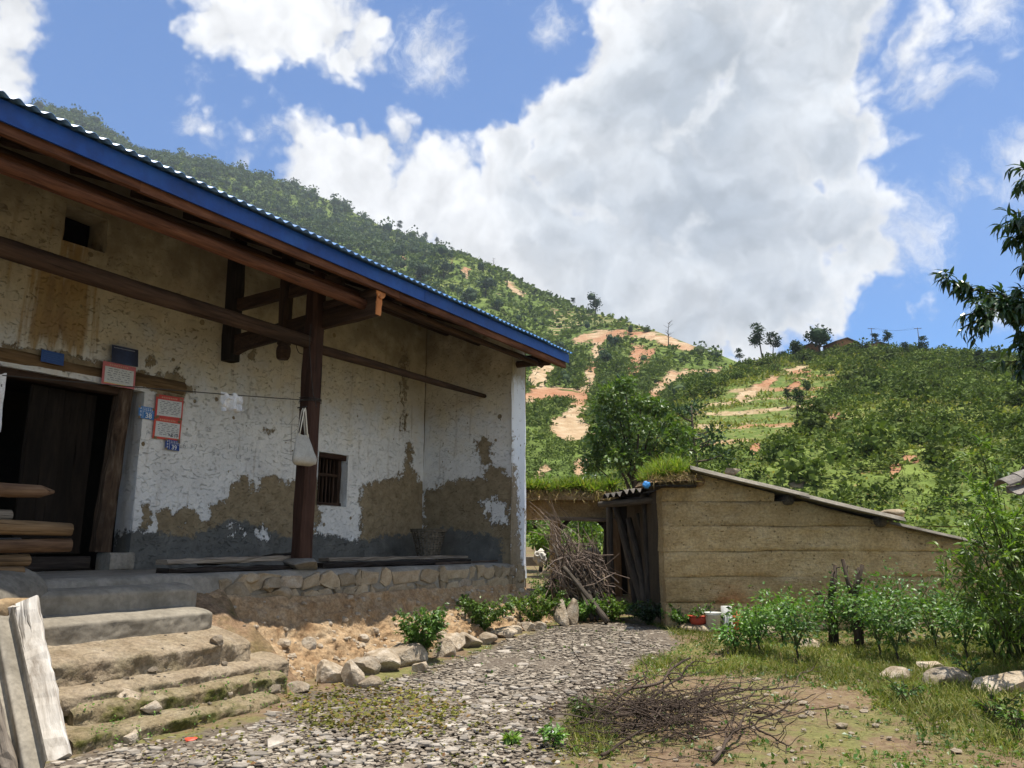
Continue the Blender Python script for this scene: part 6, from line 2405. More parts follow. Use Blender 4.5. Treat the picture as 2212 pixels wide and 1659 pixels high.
def shed_roof():
    # main lean-to: waves run down to the right-hand end, sheets side by side going back
    a = aty(1492, 1008, SY - .34)
    b = aty(1955, 1118, SY - .34)
    ax = nrm(b - a)
    wx = np.array([0, 1.0, .02])
    up = nrm(np.cross(ax, wx))
    up = up if up[2] > 0 else -up
    L = np.linalg.norm(b - a)
    for q in range(5):
        corr_sheet(a + wx * (.92 * q) + up * (.008 * (q % 2)) + ax * rng.normal(0, .03), ax, L * .56, wx, .98, up, .24, .034, 'roof_sheet', M['iron_grey'], shed, .02)
        corr_sheet(a + wx * (.92 * q) - up * .018 + ax * (L * .52), ax, L * .49, wx, .98, up, .24, .034, 'roof_sheet', M['iron_grey'], shed, .02)
    # lower pair of sheets carrying on to the right
    c, d = aty(1925, 1128, SY - .18), aty(2190, 1186, SY - .18)
    ax2 = nrm(d - c)
    up2 = nrm(np.cross(ax2, wx))
    up2 = up2 if up2[2] > 0 else -up2
    for q in range(5):
        corr_sheet(c + wx * (.92 * q), ax2, np.linalg.norm(d - c) + .1, wx, .98, up2, .15, .022, 'roof_sheet', M['iron_grey'], shed, .02)
    # purlin ends showing under the roof
    for x, y, r in ((1512, 1040, .085), (1705, 1081, .075), (1905, 1126, .09)):
        p = aty(x, y, SY - .12)
        m = log(p, p + [0, 4.6, .05], r, r * .9, bend=.002)
        m.build('purlin', M['tan_wood'] if x < 1600 else M['old_pole'], shed, True)
    # short flat sod roof over the corner
    p0 = aty(1405, 1046, SY - .25)
    p1 = aty(1502, 1040, SY - .25)
    n = 26
    m = MB()
    u = np.linspace(0, 1, n)
    U, W = np.meshgrid(u, u, indexing='ij')
    edge = np.clip(np.minimum(np.minimum(U, 1 - U), np.minimum(W, 1 - W)) / .22, 0, 1) ** .5
    P = p0 + (p1 - p0 + [.05, 0, 0]) * U[..., None] + np.array([0, 1.7, .05]) * W[..., None]
    P[..., 2] += edge * (.10 + .12 * U + .06 * fbm(P, 3, 3, 31)) + .02
    P[..., :2] += (.04 * fbm(P, 6, 2, 32))[..., None]
    Q = p0 + (p1 - p0 + [.05, 0, 0]) * U[..., None] + np.array([0, 1.7, .05]) * W[..., None]
    m.add(P.reshape(-1, 3), gridF(n, n))
    m.add(Q.reshape(-1, 3), gridF(n, n)[:, ::-1])
    m.build('sod', M['bank'], shed, True)
    for q in range(5):
        s = aty(1402 + q * 22, 1049, SY - .3)
        beam(s, s + [.2, .9, .0], .2, .03, n=3).build('roof_board', M['black_wood'], shed)
    # grass on the sod
    m = MB()
    k = 520
    u, w = rng.random(k) * .88 + .05, rng.random(k) * .9
    P = p0 + np.outer(u, p1 - p0) + np.outer(w, [0, 1.7, .05]) + [0, 0, .14]
    P[:, 2] += .08 * u
    for _ in range(4):
        leaves(m, P + rng.normal(0, .02, P.shape) * [1, 1, 0], rdir(k, 1.5), rng.uniform(.12, .36, k) * (.5 + .7 * np.sin(u * pi)), LT_BLADE, w=1.4)
    leaves(m, P, rdir(k, .5), rng.uniform(.05, .12, k), LT_RHOMB)
    g = m.build('roof_grass', M['grass_roof'], None)
    tag(g, 'bright tuft of grass growing on the sod corner of the shed roof', 'grass', kind='stuff')
    m = MB()
    e = rng.random(300)
    P = p0 + np.outer(e, p1 - p0) + [0, -.02, .10]
    leaves(m, P + rng.normal(0, .04, P.shape), rdir(300, -.5), rng.uniform(.06, .2, 300), LT_BLADE, w=1.5)
    tag(m.build('dry_grass', M['drygrass'], None), 'dead grass hanging over the sod roof edge', 'grass', kind='stuff')


shed_roof()
p = aty(1583, 1018, SY + .1)
tag(rock(p, (.30, .24, .12), 77, 3, 9, .08, rz=.1).build('rock', M['rock'], None), 'whitish rock weighing down the upper part of the shed roof', 'rock', 'rocks weighing down the shed roof')
p = aty(1932, 1109, SY + .35)
tag(rock(p, (.40, .3, .12), 78, 3, 9, .08, rz=.3).build('rock', M['rock_ochre'], None), 'brown flat rock on the lower edge of the shed roof', 'rock', 'rocks weighing down the shed roof')
p = aty(1396, 1047, SY - .3)
V, F = ICO[2]
tag(MB().add(V * (1 + .5 * fbm(V, 2.5, 2, 3)[:, None]) * [.06, .04, .06] + p, F).build('blue_rag', M['blue_plastic'], None, True), 'twist of bright blue plastic tied at the shed roof edge', 'rag')


def wing():
    w = thing('open_lean_to', 'dark open lean-to with crooked poles between the gateway and the mud shed', 'lean-to', (2.5, 16, .5))
    a = aty(1300, 1072, 16.2)
    b = aty(1432, 1056, 14.4)
    # sheets with waves running away from us
    ax = nrm(np.array([.25, 1.0, .085]))
    wx = nrm(b - a)
    up = nrm(np.cross(wx, ax))
    up = up if up[2] > 0 else -up
    L = np.linalg.norm(b - a)
    for q in range(3):
        corr_sheet(a + wx * (L / 3 * q) + up * .03 * q, ax, 3.4, wx, L / 3 + .1, up, .21, .045, 'roof_sheet', M['old_sheet'], w, .015)
    for px, py, Y, dx in ((1325, 1085, 16.4, .0), (1390, 1075, 15.2, .0)):
        p = aty(px, py, Y)
        log(p, p + [1.2, 3.0, .25], .07, .06).build('rafter', M['old_pole'], w, True)
    p0, p1 = aty(1296, 1090, 16.5), aty(1436, 1078, 14.6)
    log(p0, p1, .07, .07, bend=.005).build('eave_pole', M['old_pole'], w, True)
    for (x0, y0, x1, y1, Y0, Y1, r, mat) in ((1391, 1080, 1404, 1308, 15.6, 15.5, .065, 'old_pole'), (1316, 1092, 1322, 1285, 17.0, 17.0, .08, 'old_pole')):
        p, q_ = aty(x1, y1, Y1), aty(x0, y0, Y0)
        p[2] = gz(p[0], p[1]) - .05
        log(p, q_, r, r * .8, n=10, bend=.02).build('post', M[mat], w, True)
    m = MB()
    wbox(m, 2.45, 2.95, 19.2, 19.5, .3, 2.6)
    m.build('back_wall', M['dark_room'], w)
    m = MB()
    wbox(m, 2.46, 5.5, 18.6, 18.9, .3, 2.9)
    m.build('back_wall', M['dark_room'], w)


wing()
for q, (x0, y0, x1, y1, Y, r, lab) in enumerate(((1330, 1095, 1392, 1300, 16.6, .10, 'thickest bleached pole leaning in the dark lean-to'), (1358, 1120, 1400, 1302, 16.2, .085, 'second pole leaning in the lean-to, beside the thickest one'), (1345, 1150, 1372, 1296, 16.8, .06, 'short thin pole standing behind the leaning ones'), (1378, 1110, 1415, 1300, 16.0, .06, 'slim dark pole leaning next to the shed wall'))):
    a, b = aty(x1, y1, Y - .3), aty(x0, y0, Y + .5)
    a[2] = gz(a[0], a[1]) - .02
    tag(log(a, b, r, r * .75, n=10, bend=.03).build('pole', M['old_pole'], None, True), lab, 'pole', 'poles leaning in the lean-to')


def gateway():
    Y = 19.0
    g = thing('earth_gateway', 'old mud gateway with a timber lintel and grass growing on its top', 'gateway', aty(1265, 1280, Y))
    x0, x1 = float(aty(1120, 1100, Y)[0]), float(aty(1318, 1100, Y)[0])
    zl0, zl1 = float(aty(1260, 1122, Y)[2]), float(aty(1260, 1084, Y)[2])
    def rough(nm, a, b, c, d, e, f, mat, amp=.03, n=14):
        m = MB()
        u = np.linspace(0, 1, n)
        U, W = np.meshgrid(u, u, indexing='ij')
        P = np.stack([a + (b - a) * U, np.full_like(U, c), e + (f - e) * W], -1)
        P[..., 1] += amp * fbm(P, 3, 3, int(a * 100) % 97 + 3)
        m.add(P.reshape(-1, 3), gridF(n, n))
        for xx, fl in ((a, 1), (b, 0)):
            P2 = np.stack([np.full_like(U, xx), c + (d - c) * U, e + (f - e) * W], -1)
            P2[..., 0] += amp * fbm(P2, 3, 3, 5) * (U > 0)
            F = gridF(n, n)
            m.add(P2.reshape(-1, 3), F[:, ::-1] if fl else F)
        for zz in (e, f):
            P2 = np.stack([a + (b - a) * U, c + (d - c) * W, np.full_like(U, zz)], -1)
            m.add(P2.reshape(-1, 3), gridF(n, n))
        return m.build(nm, mat, g, True)
    xr = float(aty(1310, 1200, Y)[0])
    xl = float(aty(1212, 1200, Y)[0])
    rough('earth_lintel', x0, x1 + .25, Y - .1, Y + .5, zl0, zl1, M['mudwall'])
    rough('wall', xl - .24, xl, Y, Y + .45, .2, zl0 - .01, M['mudwall'])
    rough('wall', xr + .03, xr + .5, Y + .05, Y + .45, .2, zl0 - .01, M['mudwall'])
    beam((xl - .4, Y - .16, zl0 + .02), (xr + .3, Y - .16, zl0 - .02), .16, .09).build('lintel_beam', M['grey_wood'], g)
    beam((xr + .0, Y - .12, .35), (xr + .0, Y - .12, zl0), .12, .14, up=(0, 1, 0)).build('gate_post', M['black_wood'], g)
    a = aty(1340, 1268, 18.2)
    beam((a[0] - .08, 18.2, .40), (a[0] - .12, 18.3, float(aty(1330, 1120, 18.2)[2])), .26, .10, up=(0, 1, 0), n=8, jit=.012).build('door_board', M['tan_wood'], g)
    # corner braces
    for sx, xx in ((1, xl), (-1, xr)):
        beam((xx, Y - .05, zl0 - .22), (xx + sx * .2, Y - .05, zl0), .1, .1).build('brace', M['black_wood'], g)
    # sod with grass
    m = MB()
    n = 24
    u = np.linspace(0, 1, n)
    U, W = np.meshgrid(u, u, indexing='ij')
    ed = np.clip(np.minimum(np.minimum(U, 1 - U), np.minimum(W, 1 - W)) / .2, 0, 1) ** .5
    P = np.stack([x0 - .2 + (x1 - x0 + .4) * U, Y - .5 + 1.3 * W, zl1 + .02 + ed * .30], -1)
    P[..., 2] += .08 * fbm(P, 2.5, 3, 3) * ed
    m.add(P.reshape(-1, 3), gridF(n, n))
    P2 = P.copy()
    P2[..., 2] = zl1 + .012
    m.add(P2.reshape(-1, 3), gridF(n, n)[:, ::-1])
    m.build('sod', M['bank'], g, True)
    k = 1500
    m = MB()
    X = rng.uniform(x0 - .15, x1 + .1, k)
    Yy = rng.uniform(Y - .5, Y + .5, k)
    Pk = np.stack([X, Yy, np.full(k, zl1 + .24)], 1)
    Pk[:, 2] += .1 * vnoise(Pk * 2.0, 4)
    for _ in range(3):
        leaves(m, Pk + rng.normal(0, .03, Pk.shape) * [1, 1, 0], rdir(k, 1.3), rng.uniform(.14, .42, k), LT_BLADE, w=2.0)
    leaves(m, Pk + [0, 0, .06], rdir(k, .4), rng.uniform(.08, .17, k), LT_RHOMB, w=1.2)
    tag(m.build('roof_grass', M['grass_roof'], None), 'bright green grass growing along the top of the mud gateway', 'grass', kind='stuff')
    m = MB()
    k = 500
    X = rng.uniform(x0 - .15, x1 + .1, k)
    Pk = np.stack([X, np.full(k, Y - .52) + rng.normal(0, .04, k), zl1 + rng.uniform(.0, .28, k)], 1)
    leaves(m, Pk, rdir(k, -.9), rng.uniform(.08, .3, k), LT_BLADE, w=1.8)
    tag(m.build('dry_grass', M['drygrass'], None), 'dry grass hanging from the gateway top', 'grass', kind='stuff')


gateway()


# ------------------------------------------------------------------ plants near by
def leafy_bush(base, h, w, n, size, mat, name, label, cat, tmpl=LT_OVAL, stems=7, seed=1, group=None, arch=.5, z0=.15, wleaf=1.0, stem_mat='bark', parts=True, droop=.2):
    """several stems from one foot, leaves along their upper ends"""
    r = np.random.default_rng(seed)
    base = np.asarray(base, float)
    t = thing(name, label, cat, base, group)
    P, D = [], []
    for s in range(stems):
        a = 2 * pi * (s + r.uniform(-.3, .3)) / stems
        out = w * .5 * r.uniform(.35, 1.0)
        hh = h * r.uniform(.7, 1.0)
        m = MB()
        u = np.linspace(0, 1, 9)
        pts = base + np.stack([cos(a) * out * u ** (1 + arch), sin(a) * out * u ** (1 + arch), hh * (u - .16 * arch * u ** 3)], 1)
        pts = pts + .03 * h * fbm(np.stack([u * 3, 0 * u + s, 0 * u + seed], 1), 1, 2, seed + s)[:, None] * u[:, None]
        tube(m, pts, np.linspace(max(.006, h * .012), .002, 9), 5, False)
        ends = []
        for b in range(5):
            f = r.uniform(.35, .95)
            p = np.array([np.interp(f, u, pts[:, j]) for j in range(3)])
            d = nrm(np.array([cos(a), sin(a), .5]) + r.normal(0, .6, 3))
            e = p + d * w * r.uniform(.12, .28)
            tube(m, [p, e], [.003, .0015], 4, False)
            ends.append((p, e))
        k = n // stems
        for q in range(k):
            if r.random() < .5:
                f = r.uniform(z0, 1) ** .7
                p = np.array([np.interp(f, u, pts[:, j]) for j in range(3)])
            else:
                a0, b0 = ends[r.integers(5)]
                p = a0 + (b0 - a0) * r.uniform(.2, 1.1)
            P.append(p + r.normal(0, .02 * h, 3))
            D.append(nrm(np.array([cos(a), sin(a), .15 - droop]) + r.normal(0, .7, 3)))
        m.build('stem', M[stem_mat], t, True)
    m = MB()
    leaves(m, np.array(P), np.array(D), size * r.uniform(.55, 1.2, len(P)), tmpl, w=wleaf)
    m.build('leaves', M[mat], t)
    return t


bank_weeds = [(912, 1432, 100, 84, 'tall leafy weed growing out of the foot of the earth bank', 'lf_mid'), (1042, 1378, 66, 78, 'round dark weed on the bank, second along the row of rocks', 'lf_walnut'), (1160, 1356, 66, 70, 'dense green weed below the white wall corner', 'lf_bright'), (1206, 1330, 74, 80, 'green weed against the foot of the firewood heap', 'lf_mid'), (1262, 1345, 44, 60, 'low weed beside the yellow stone slabs', 'lf_mid'), (1325, 1345, 40, 60, 'low grassy weed at the side of the passage', 'lf_bright'), (1405, 1352, 40, 60, 'shaded low weed at the shed corner', 'lf_dark'), (1500, 1362, 36, 90, 'low weed in front of the red basin', 'lf_mid')]
for q, (x, y, hp, wp, lab, mt) in enumerate(bank_weeds):
    p = gp(x, y) + np.array([0, .1, 0])
    if q in (1,):
        p = p + [0, .1, .05]
    k = p[1] / FPX
    leafy_bush(p, hp * k * 1.15, wp * k * 1.6, 2600, .058, mt, 'weed', lab, 'weed', LT_OVAL, 15, 900 + q, 'weeds along the bank and passage', .6, .05, 1.3)
# yellow stone slabs
for x, y, w, h, lab, dx in ((1212, 1352, 24, 52, 'pale upright stone slab beside the weeds', -.08), (1234, 1350, 22, 48, 'yellow-veined stone slab leaning on the pale one', .12)):
    p = gp(x, y)
    k = p[1] / FPX
    o = rock((0, 0, 0), (w * k * 1.3, .16, h * k * 1.15), x, 3, 10, .05, rz=0).build('stone_slab', M['rock'], None, base=(0, 0, 0))
    o.location = p + [0, 0, h * k * .42]
    o.rotation_euler = (-.2, dx * 2.5, .3)
    tag(o, lab, 'rock')
for x, y, w, lab in ((1400, 1322, 28, 'cream stone lying at the mouth of the passage'), (1345, 1296, 24, 'pale stone at the foot of the leaning poles')):
    p = gp(x, y)
    tag(rock(p + [0, 0, .05], (w * p[1] / FPX, .16, .15), x, 2, 8, .06).build('rock', M['rock'], None), lab, 'rock')


def firewood():
    # heap of brushwood standing against the wall corner
    base = gp(1262, 1322)
    r = np.random.default_rng(5)
    big = [((1312, 1352), (1218, 1225), 14.2, .055, 'thickest firewood trunk lying at the front of the heap'), ((1280, 1335), (1228, 1200), 14.6, .045, 'straight firewood trunk behind the thickest one'), ((1292, 1330), (1250, 1190), 14.7, .04, 'grey firewood branch in the middle of the heap'), ((1300, 1322), (1262, 1205), 14.9, .038, 'pale firewood branch at the passage side of the heap'), ((1262, 1320), (1195, 1175), 14.8, .035, 'dark firewood branch nearest the white wall end')]
    for a, b, Y, rad, lab in big:
        p, q = aty(*a, Y - .5), aty(*b, Y + .2)
        p[2] = gz(p[0], p[1]) + rad
        tag(log(p, q, rad, rad * .6, n=10, bend=.03).build('branch', M['old_pole'], None, True), lab, 'branch', 'trunks in the firewood heap')
    m = MB()
    for q in range(520):
        cx, cy = r.normal(1250, 24), r.normal(1244, 33)
        L = r.uniform(16, 52)
        a = r.normal(2.05, .62)
        Y = r.uniform(14.5, 15.4)
        p = aty(cx - L * cos(a), cy + L * sin(a), Y)
        e = aty(cx + L * cos(a), cy - L * sin(a), Y + r.normal(.05, .25))
        p[2] = max(p[2], gz(p[0], p[1]))
        mid = (p + e) / 2 + r.normal(0, .07, 3)
        tube(m, [p, mid, e], [r.uniform(.006, .015), .008, .004], 5, False)
    # the fan of thin tops arching over towards the wall
    for q in range(46):
        x0, y0 = r.uniform(1195, 1262), r.uniform(1165, 1240)
        x1, y1 = r.uniform(1142, 1195), r.uniform(1080, 1165)
        p, e = aty(x0, y0, r.uniform(14.9, 15.3)), aty(x1, y1, r.uniform(15.1, 15.6))
        mid = (p + e) / 2 + [r.normal(.10, .06), 0, r.uniform(.08, .28)]
        t_ = np.linspace(0, 1, 7)[:, None]
        P = p * (1 - t_) ** 2 + 2 * mid * t_ * (1 - t_) + e * t_ ** 2
        tube(m, P, np.linspace(.006, .0025, 7), 4, False)
    tag(m.build('firewood_twigs', M['fire'], None, False), 'tangled heap of dry brushwood leaning by the white wall end', 'firewood', kind='stuff')
    # black plastic and sacks over its back
    def sack(c, sz, seed, mat, name, label, cat, rough=.6):
        V, F = ICO[3]
        W = V * (1 + rough * fbm(V + seed, 1.9, 4, seed, .65)[:, None]) * np.asarray(sz) + c
        tag(MB().add(W, F).build(name, M[mat], None, True), label, cat)
    sack(aty(1277, 1212, 15.2), (.19, .2, .24), 3, 'black_cloth', 'tarp', 'grey-black plastic sheet draped over the firewood heap', 'tarp')
    sack(aty(1292, 1262, 15.0), (.10, .14, .34), 8, 'black_cloth', 'sack', 'dark sack standing at the passage side of the firewood', 'sack')
    sack(aty(1166, 1204, 16.0), (.12, .12, .15), 5, 'canvas', 'sack', 'white plastic sack behind the wall end and twigs', 'sack')
    sack(aty(1232, 1275, 15.6), (.40, .3, .45), 12, 'black_cloth', 'tarp', 'dark tarpaulin bundled under the brushwood', 'tarp')
    m = MB()
    wbox(m, float(aty(1142, 1205, 16.4)[0]) - .4, float(aty(1168, 1205, 16.4)[0]), 16.2, 16.8, float(aty(1150, 1222, 16.4)[2]), float(aty(1150, 1203, 16.4)[2]))
    tag(m.build('board', M['iron_grey'], None), 'grey slab ledge just behind the white wall end', 'slab')


firewood()

# basin, bucket, pipe and red bucket by the shed wall
def vessel(name, c, prof, mat, label, cat, handle=None, rim=.012):
    t = thing(name, label, cat, c)
    m = MB()
    lathe(m, prof, 28, c)
    m.build('shell', M[mat], t, True)
    m = MB()
    a = np.linspace(0, 2 * pi, 33)
    rr = max(p_[0] for p_ in prof)
    zt = max(p_[1] for p_ in prof)
    tube(m, np.stack([c[0] + rr * np.cos(a), c[1] + rr * np.sin(a), np.full(33, c[2] + zt)], 1), rim, 6, False)
    m.build('rim', M[mat], t, True)
    if handle:
        m = MB()
        a = np.linspace(0, pi, 15)
        tube(m, np.stack([c[0] + rr * np.cos(a), c[1] - rr * .75 * np.sin(a), c[2] + zt - rr * .62 * np.sin(a)], 1), .005, 5, False)
        m.build('handle', M['wire'], t, True)
    return t


c = gp(1493, 1355) + [0, .25, 0]
c[1] = min(c[1], SY - .30)
c[2] = .30 + .08
vessel('basin', c, [(0, .01), (.11, .012), (.125, .03), (.172, .15), (.166, .15), (.118, .035), (0, .03)], 'red_plastic', 'faded red plastic basin sitting by the shed wall', 'basin')
tag(rock(c + [0, 0, -.05], (.5, .4, .18), 9, 2, 7).build('rock', M['rock_ochre'], None), 'flat stone under the red basin', 'rock')
c = aty(1541, 1352, 12.75)
vessel('bucket', c + [0, 0, -.05], [(0, .01), (.10, .0), (.118, .21), (.126, .215), (.126, .25), (.118, .25), (.095, .02), (0, .02)], 'white_plastic', 'dirty white plastic bucket with a wire handle by the shed wall', 'bucket', True, .006)
c = aty(1571, 1352, 12.9)
m = MB()
lathe(m, [(.085, -.1), (.085, .30), (.072, .30), (.072, -.1)], 20, c)
tag(m.build('pipe', M['grey_plastic'], None, True), 'short grey pipe standing between the white and red buckets', 'pipe')
c = aty(1590, 1352, 13.0)
vessel('bucket', c + [0, .0, -.05], [(0, .01), (.10, .0), (.125, .27), (.118, .27), (.09, .02), (0, .02)], 'red_plastic', 'red bucket half hidden behind the first garden plant', 'bucket', False, .008)
for x, y, w, lab in ((1745, 1400, 44, 'white pebbly lump of lime between the garden stems'), (1760, 1345, 40, 'brown stone behind the tallest garden plants'), (1660, 1372, 40, 'grey stone at the shed foot behind the garden plants')):
    p = gp(x, y)
    tag(rock(p + [0, 0, .04], (w * p[1] / FPX, .2, .14), x, 3, 9, .15).build('rock', M['rock'], None), lab, 'rock')


# garden plants: one dark stem, then a spreading head of glossy leaves
def garden_plant(base, h, w, n, label, seed, mat='lf_mid', size=.066):
    r = np.random.default_rng(seed)
    base = np.asarray(base, float)
    t = thing('garden_plant', label, 'plant', base, 'leafy garden plants in front of the mud shed')
    m = MB()
    k = r.uniform(.14, .30) * h
    tube(m, [base - [0, 0, .03], base + [.01, 0, k * .5], base + [0, 0.01, k]], [.016, .014, .012], 6, False)
    m.build('stem', M['bark'], t, True)
    P, D = [], []
    for s in range(9):
        a = 2 * pi * (s + r.uniform(-.4, .4)) / 9
        out = w * .5 * r.uniform(.45, 1.0)
        hh = (h - k) * r.uniform(.55, 1.0)
        u = np.linspace(0, 1, 7)
        pts = base + [0, 0, k] + np.stack([cos(a) * out * u, sin(a) * out * u, hh * u ** .8], 1)
        m = MB()
        tube(m, pts, np.linspace(.008, .002, 7), 5, False)
        for q in range(n // 9):
            f = r.uniform(.15, 1.0) ** .75
            p = np.array([np.interp(f, u, pts[:, j]) for j in range(3)])
            off = r.normal(0, .05, 3) * (w / .6)
            P.append(p + off)
            D.append(nrm(np.array([cos(a), sin(a), -.05]) + nrm(off) * .8 + r.normal(0, .35, 3)))
        m.build('branch', M['lf_stem'], t, True)
    m = MB()
    leaves(m, np.array(P), np.array(D), size * r.uniform(.6, 1.25, len(P)), LT_OVAL, w=1.25)
    m.build('leaves', M[mat], t)
    return t


GP = [(1587, 1413, 78, 90, 'smallest garden plant beside the grey pipe and red bucket'), (1621, 1401, 96, 80, 'slim garden plant behind the smallest one'), (1640, 1415, 96, 110, 'garden plant with two dark stems third along the bed'), (1723, 1430, 152, 140, 'umbrella-shaped garden plant standing apart on a thick stem'), (1690, 1385, 115, 120, 'garden plant partly hidden behind the umbrella-shaped one'), (1801, 1395, 120, 110, 'garden plant growing round the first cut stump'),
      (1850, 1400, 150, 120, 'tall garden plant growing round the forked stump'), (1901, 1420, 160, 150, 'bushiest garden plant just past the forked stump'), (1939, 1432, 140, 130, 'front garden plant with pale leaves past the forked stump'), (1960, 1395, 150, 150, 'garden plant at the back against the shed wall'), (2023, 1408, 130, 130, 'garden plant on a straight bare stem near the willowy bush'), (2089, 1428, 130, 130, 'dark garden plant below the willowy bush'), (2150, 1430, 140, 140, 'last garden plant in the shade at the picture edge'), (2215, 1430, 150, 140, 'garden plant cut off by the picture edge'), (2060, 1390, 110, 130, 'garden plant in the back row under the willowy bush'), (1880, 1375, 130, 130, 'back row garden plant between the stump and the wall')]
r_g = np.random.default_rng(8)
for q, (x, y, hp, wp, lab) in enumerate(GP):
    p = gp(x, y)
    k = p[1] / FPX
    garden_plant(p, hp * k * r_g.uniform(.85, 1.1), wp * k * r_g.uniform(.9, 1.15), 420 if wp < 100 else 680, lab, 1000 + q, 'lf_mid' if q % 3 else 'lf_garden')


def stump(x, y, hp, label, seed):
    r = np.random.default_rng(seed)
    b = gp(x, y)
    k = b[1] / FPX
    h = hp * k
    t = thing('cut_stump', label, 'stump', b, 'cut back stumps among the garden plants')
    m = MB()
    tube(m, [b - [0, 0, .05], b + [.02, 0, h * .3], b + [0, .02, h * .55]], [.07, .06, .05], 10, True, .2, seed)
    m.build('trunk', M['bark'], t, True)
    for q in range(3):
        a = q * 2.4 + r.uniform(0, 1)
        s = b + [0, 0.01, h * r.uniform(.30, .52)]
        e = s + np.array([cos(a) * .14, sin(a) * .10, 0]) * r.uniform(.5, 1.2) + [0, 0, h * r.uniform(.30, .52)]
        m = MB()
        tube(m, [s, (s + e) / 2 + r.normal(0, .02, 3), e], [.040, .032, .026], 8, True, .2, seed + q)
        for z in range(2):
            f = r.uniform(.4, .95)
            p = s + (e - s) * f
            d = nrm(r.normal(0, 1, 3) + [0, 0, .8])
            tube(m, [p, p + d * .08], [.014, .008], 5)
        m.build('branch', M['bark'], t, True)
        m = MB()
        tube(m, [e, e + nrm(e - s) * .006], .025, 8)
        m.build('cut_face', M['tan_wood'], t)


stump(1801, 1392, 172, 'first blackened cut stump with two upright stubs', 61)
stump(1856, 1402, 196, 'taller forked black stump beside the bushiest plant', 62)


# ------------------------------------------------------------------ brushwood heap in the yard
def brush():
    r = np.random.default_rng(17)
    def gpt(x, y, up):
        p = gp(x, y)
        return p + np.array([0, 0, up])
    def crooked(p, e, k, amp, seed):
        t = np.linspace(0, 1, k)
        P = p + (e - p) * t[:, None]
        L = np.linalg.norm(e - p)
        return P + amp * L * np.stack([fbm(np.stack([t * 3.5, 0 * t + q, 0 * t + seed], 1), 1.0, 3, seed + q) for q in range(3)], 1) * (np.sin(t * pi) ** .6)[:, None]
    main = [((1294, 1556, .06), (1495, 1500, .34), .021, 'thickest crooked branch rising across the brush heap'), ((1400, 1545, .12), (1500, 1497, .30), .014, 'stub branch pointing up beside the thickest one'), ((1240, 1580, .04), (1470, 1545, .16), .012, 'thin branch sticking out at the path end of the heap'), ((1500, 1522, .1), (1729, 1512, .12), .012, 'pinkish branch reaching furthest out over the bare soil'), ((1690, 1514, .1), (1765, 1479, .2), .007, 'forked tip of the furthest branch'), ((1327, 1574, .1), (1627, 1539, .2), .014, 'long branch along the middle of the brush heap'),
            ((1465, 1566, .1), (1630, 1558, .2), .012, 'dark branch at the open end of the heap'), ((1300, 1641, .03), (1456, 1557, .15), .012, 'branch lying towards us at the front of the heap'), ((1540, 1654, .03), (1615, 1582, .16), .015, 'forked branch standing out at the front of the heap'), ((1620, 1575, .06), (1705, 1628, .05), .010, 'curved branch at the open end of the heap near the soil'), ((1640, 1572, .06), (1765, 1540, .16), .008, 'pale thin branch pointing away at the open end of the heap')]
    for q, (a, b, rad, lab) in enumerate(main):
        p, e = gpt(*a), gpt(*b)
        P = crooked(p, e, 16, .055, q + 3)
        m = MB()
        tube(m, P, np.linspace(rad, rad * .45, 16) * (1 + .12 * r.standard_normal(16)), 7, True, .2, q)
        for z in range(6):
            i = r.integers(3, 15)
            d = nrm(nrm(e - p) + r.normal(0, .7, 3) + [0, 0, .3])
            L = r.uniform(.12, .4)
            tube(m, crooked(P[i], P[i] + d * L, 7, .2, z + q), np.linspace(rad * .4, rad * .15, 7), 5, False)
        tag(m.build('branch', M['twig'], None, True), lab, 'branch', 'branches of the brush heap in the yard')
    m = MB()
    for q in range(210):
        x = r.normal(1425, 85)
        y = r.normal(1572, 28)
        p = gpt(x, y, abs(r.normal(.02, .12)))
        a = r.normal(.2, .55) + (pi if r.random() < .5 else 0)
        L = np.exp(r.normal(-.95, .45))
        e = p + np.array([cos(a) * L, sin(a) * L * .6, r.normal(.03, .10)])
        e[2] = max(e[2], gz(e[0], e[1]) + .01)
        P = crooked(p, e, 9, .12, q)
        P[:, 2] = np.maximum(P[:, 2], gz(P[:, 0], P[:, 1]) + .005)
        rad = r.uniform(.003, .0085)
        tube(m, P, np.linspace(rad, rad * .4, 9), 4, False)
        for z in range(3):
            i = r.integers(1, 8)
            d = nrm(nrm(e - p) + r.normal(0, .9, 3))
            tube(m, crooked(P[i], P[i] + d * r.uniform(.05, .22), 5, .25, z + q), np.linspace(rad * .6, rad * .25, 5), 4, False)
    for q in range(14):       # thin whips standing out of the heap
        p = gpt(r.uniform(1240, 1750), r.uniform(1530, 1640), .05)
        a = r.uniform(0, 6.28)
        e = p + np.array([cos(a) * .45, sin(a) * .3, r.uniform(.1, .35)])
        tube(m, crooked(p, e, 9, .2, q), np.linspace(.004, .0015, 9), 4, False)
    tag(m.build('brushwood', M['twig'], None, False), 'tangle of thin dark twigs heaped on the yard soil', 'brushwood', kind='stuff')


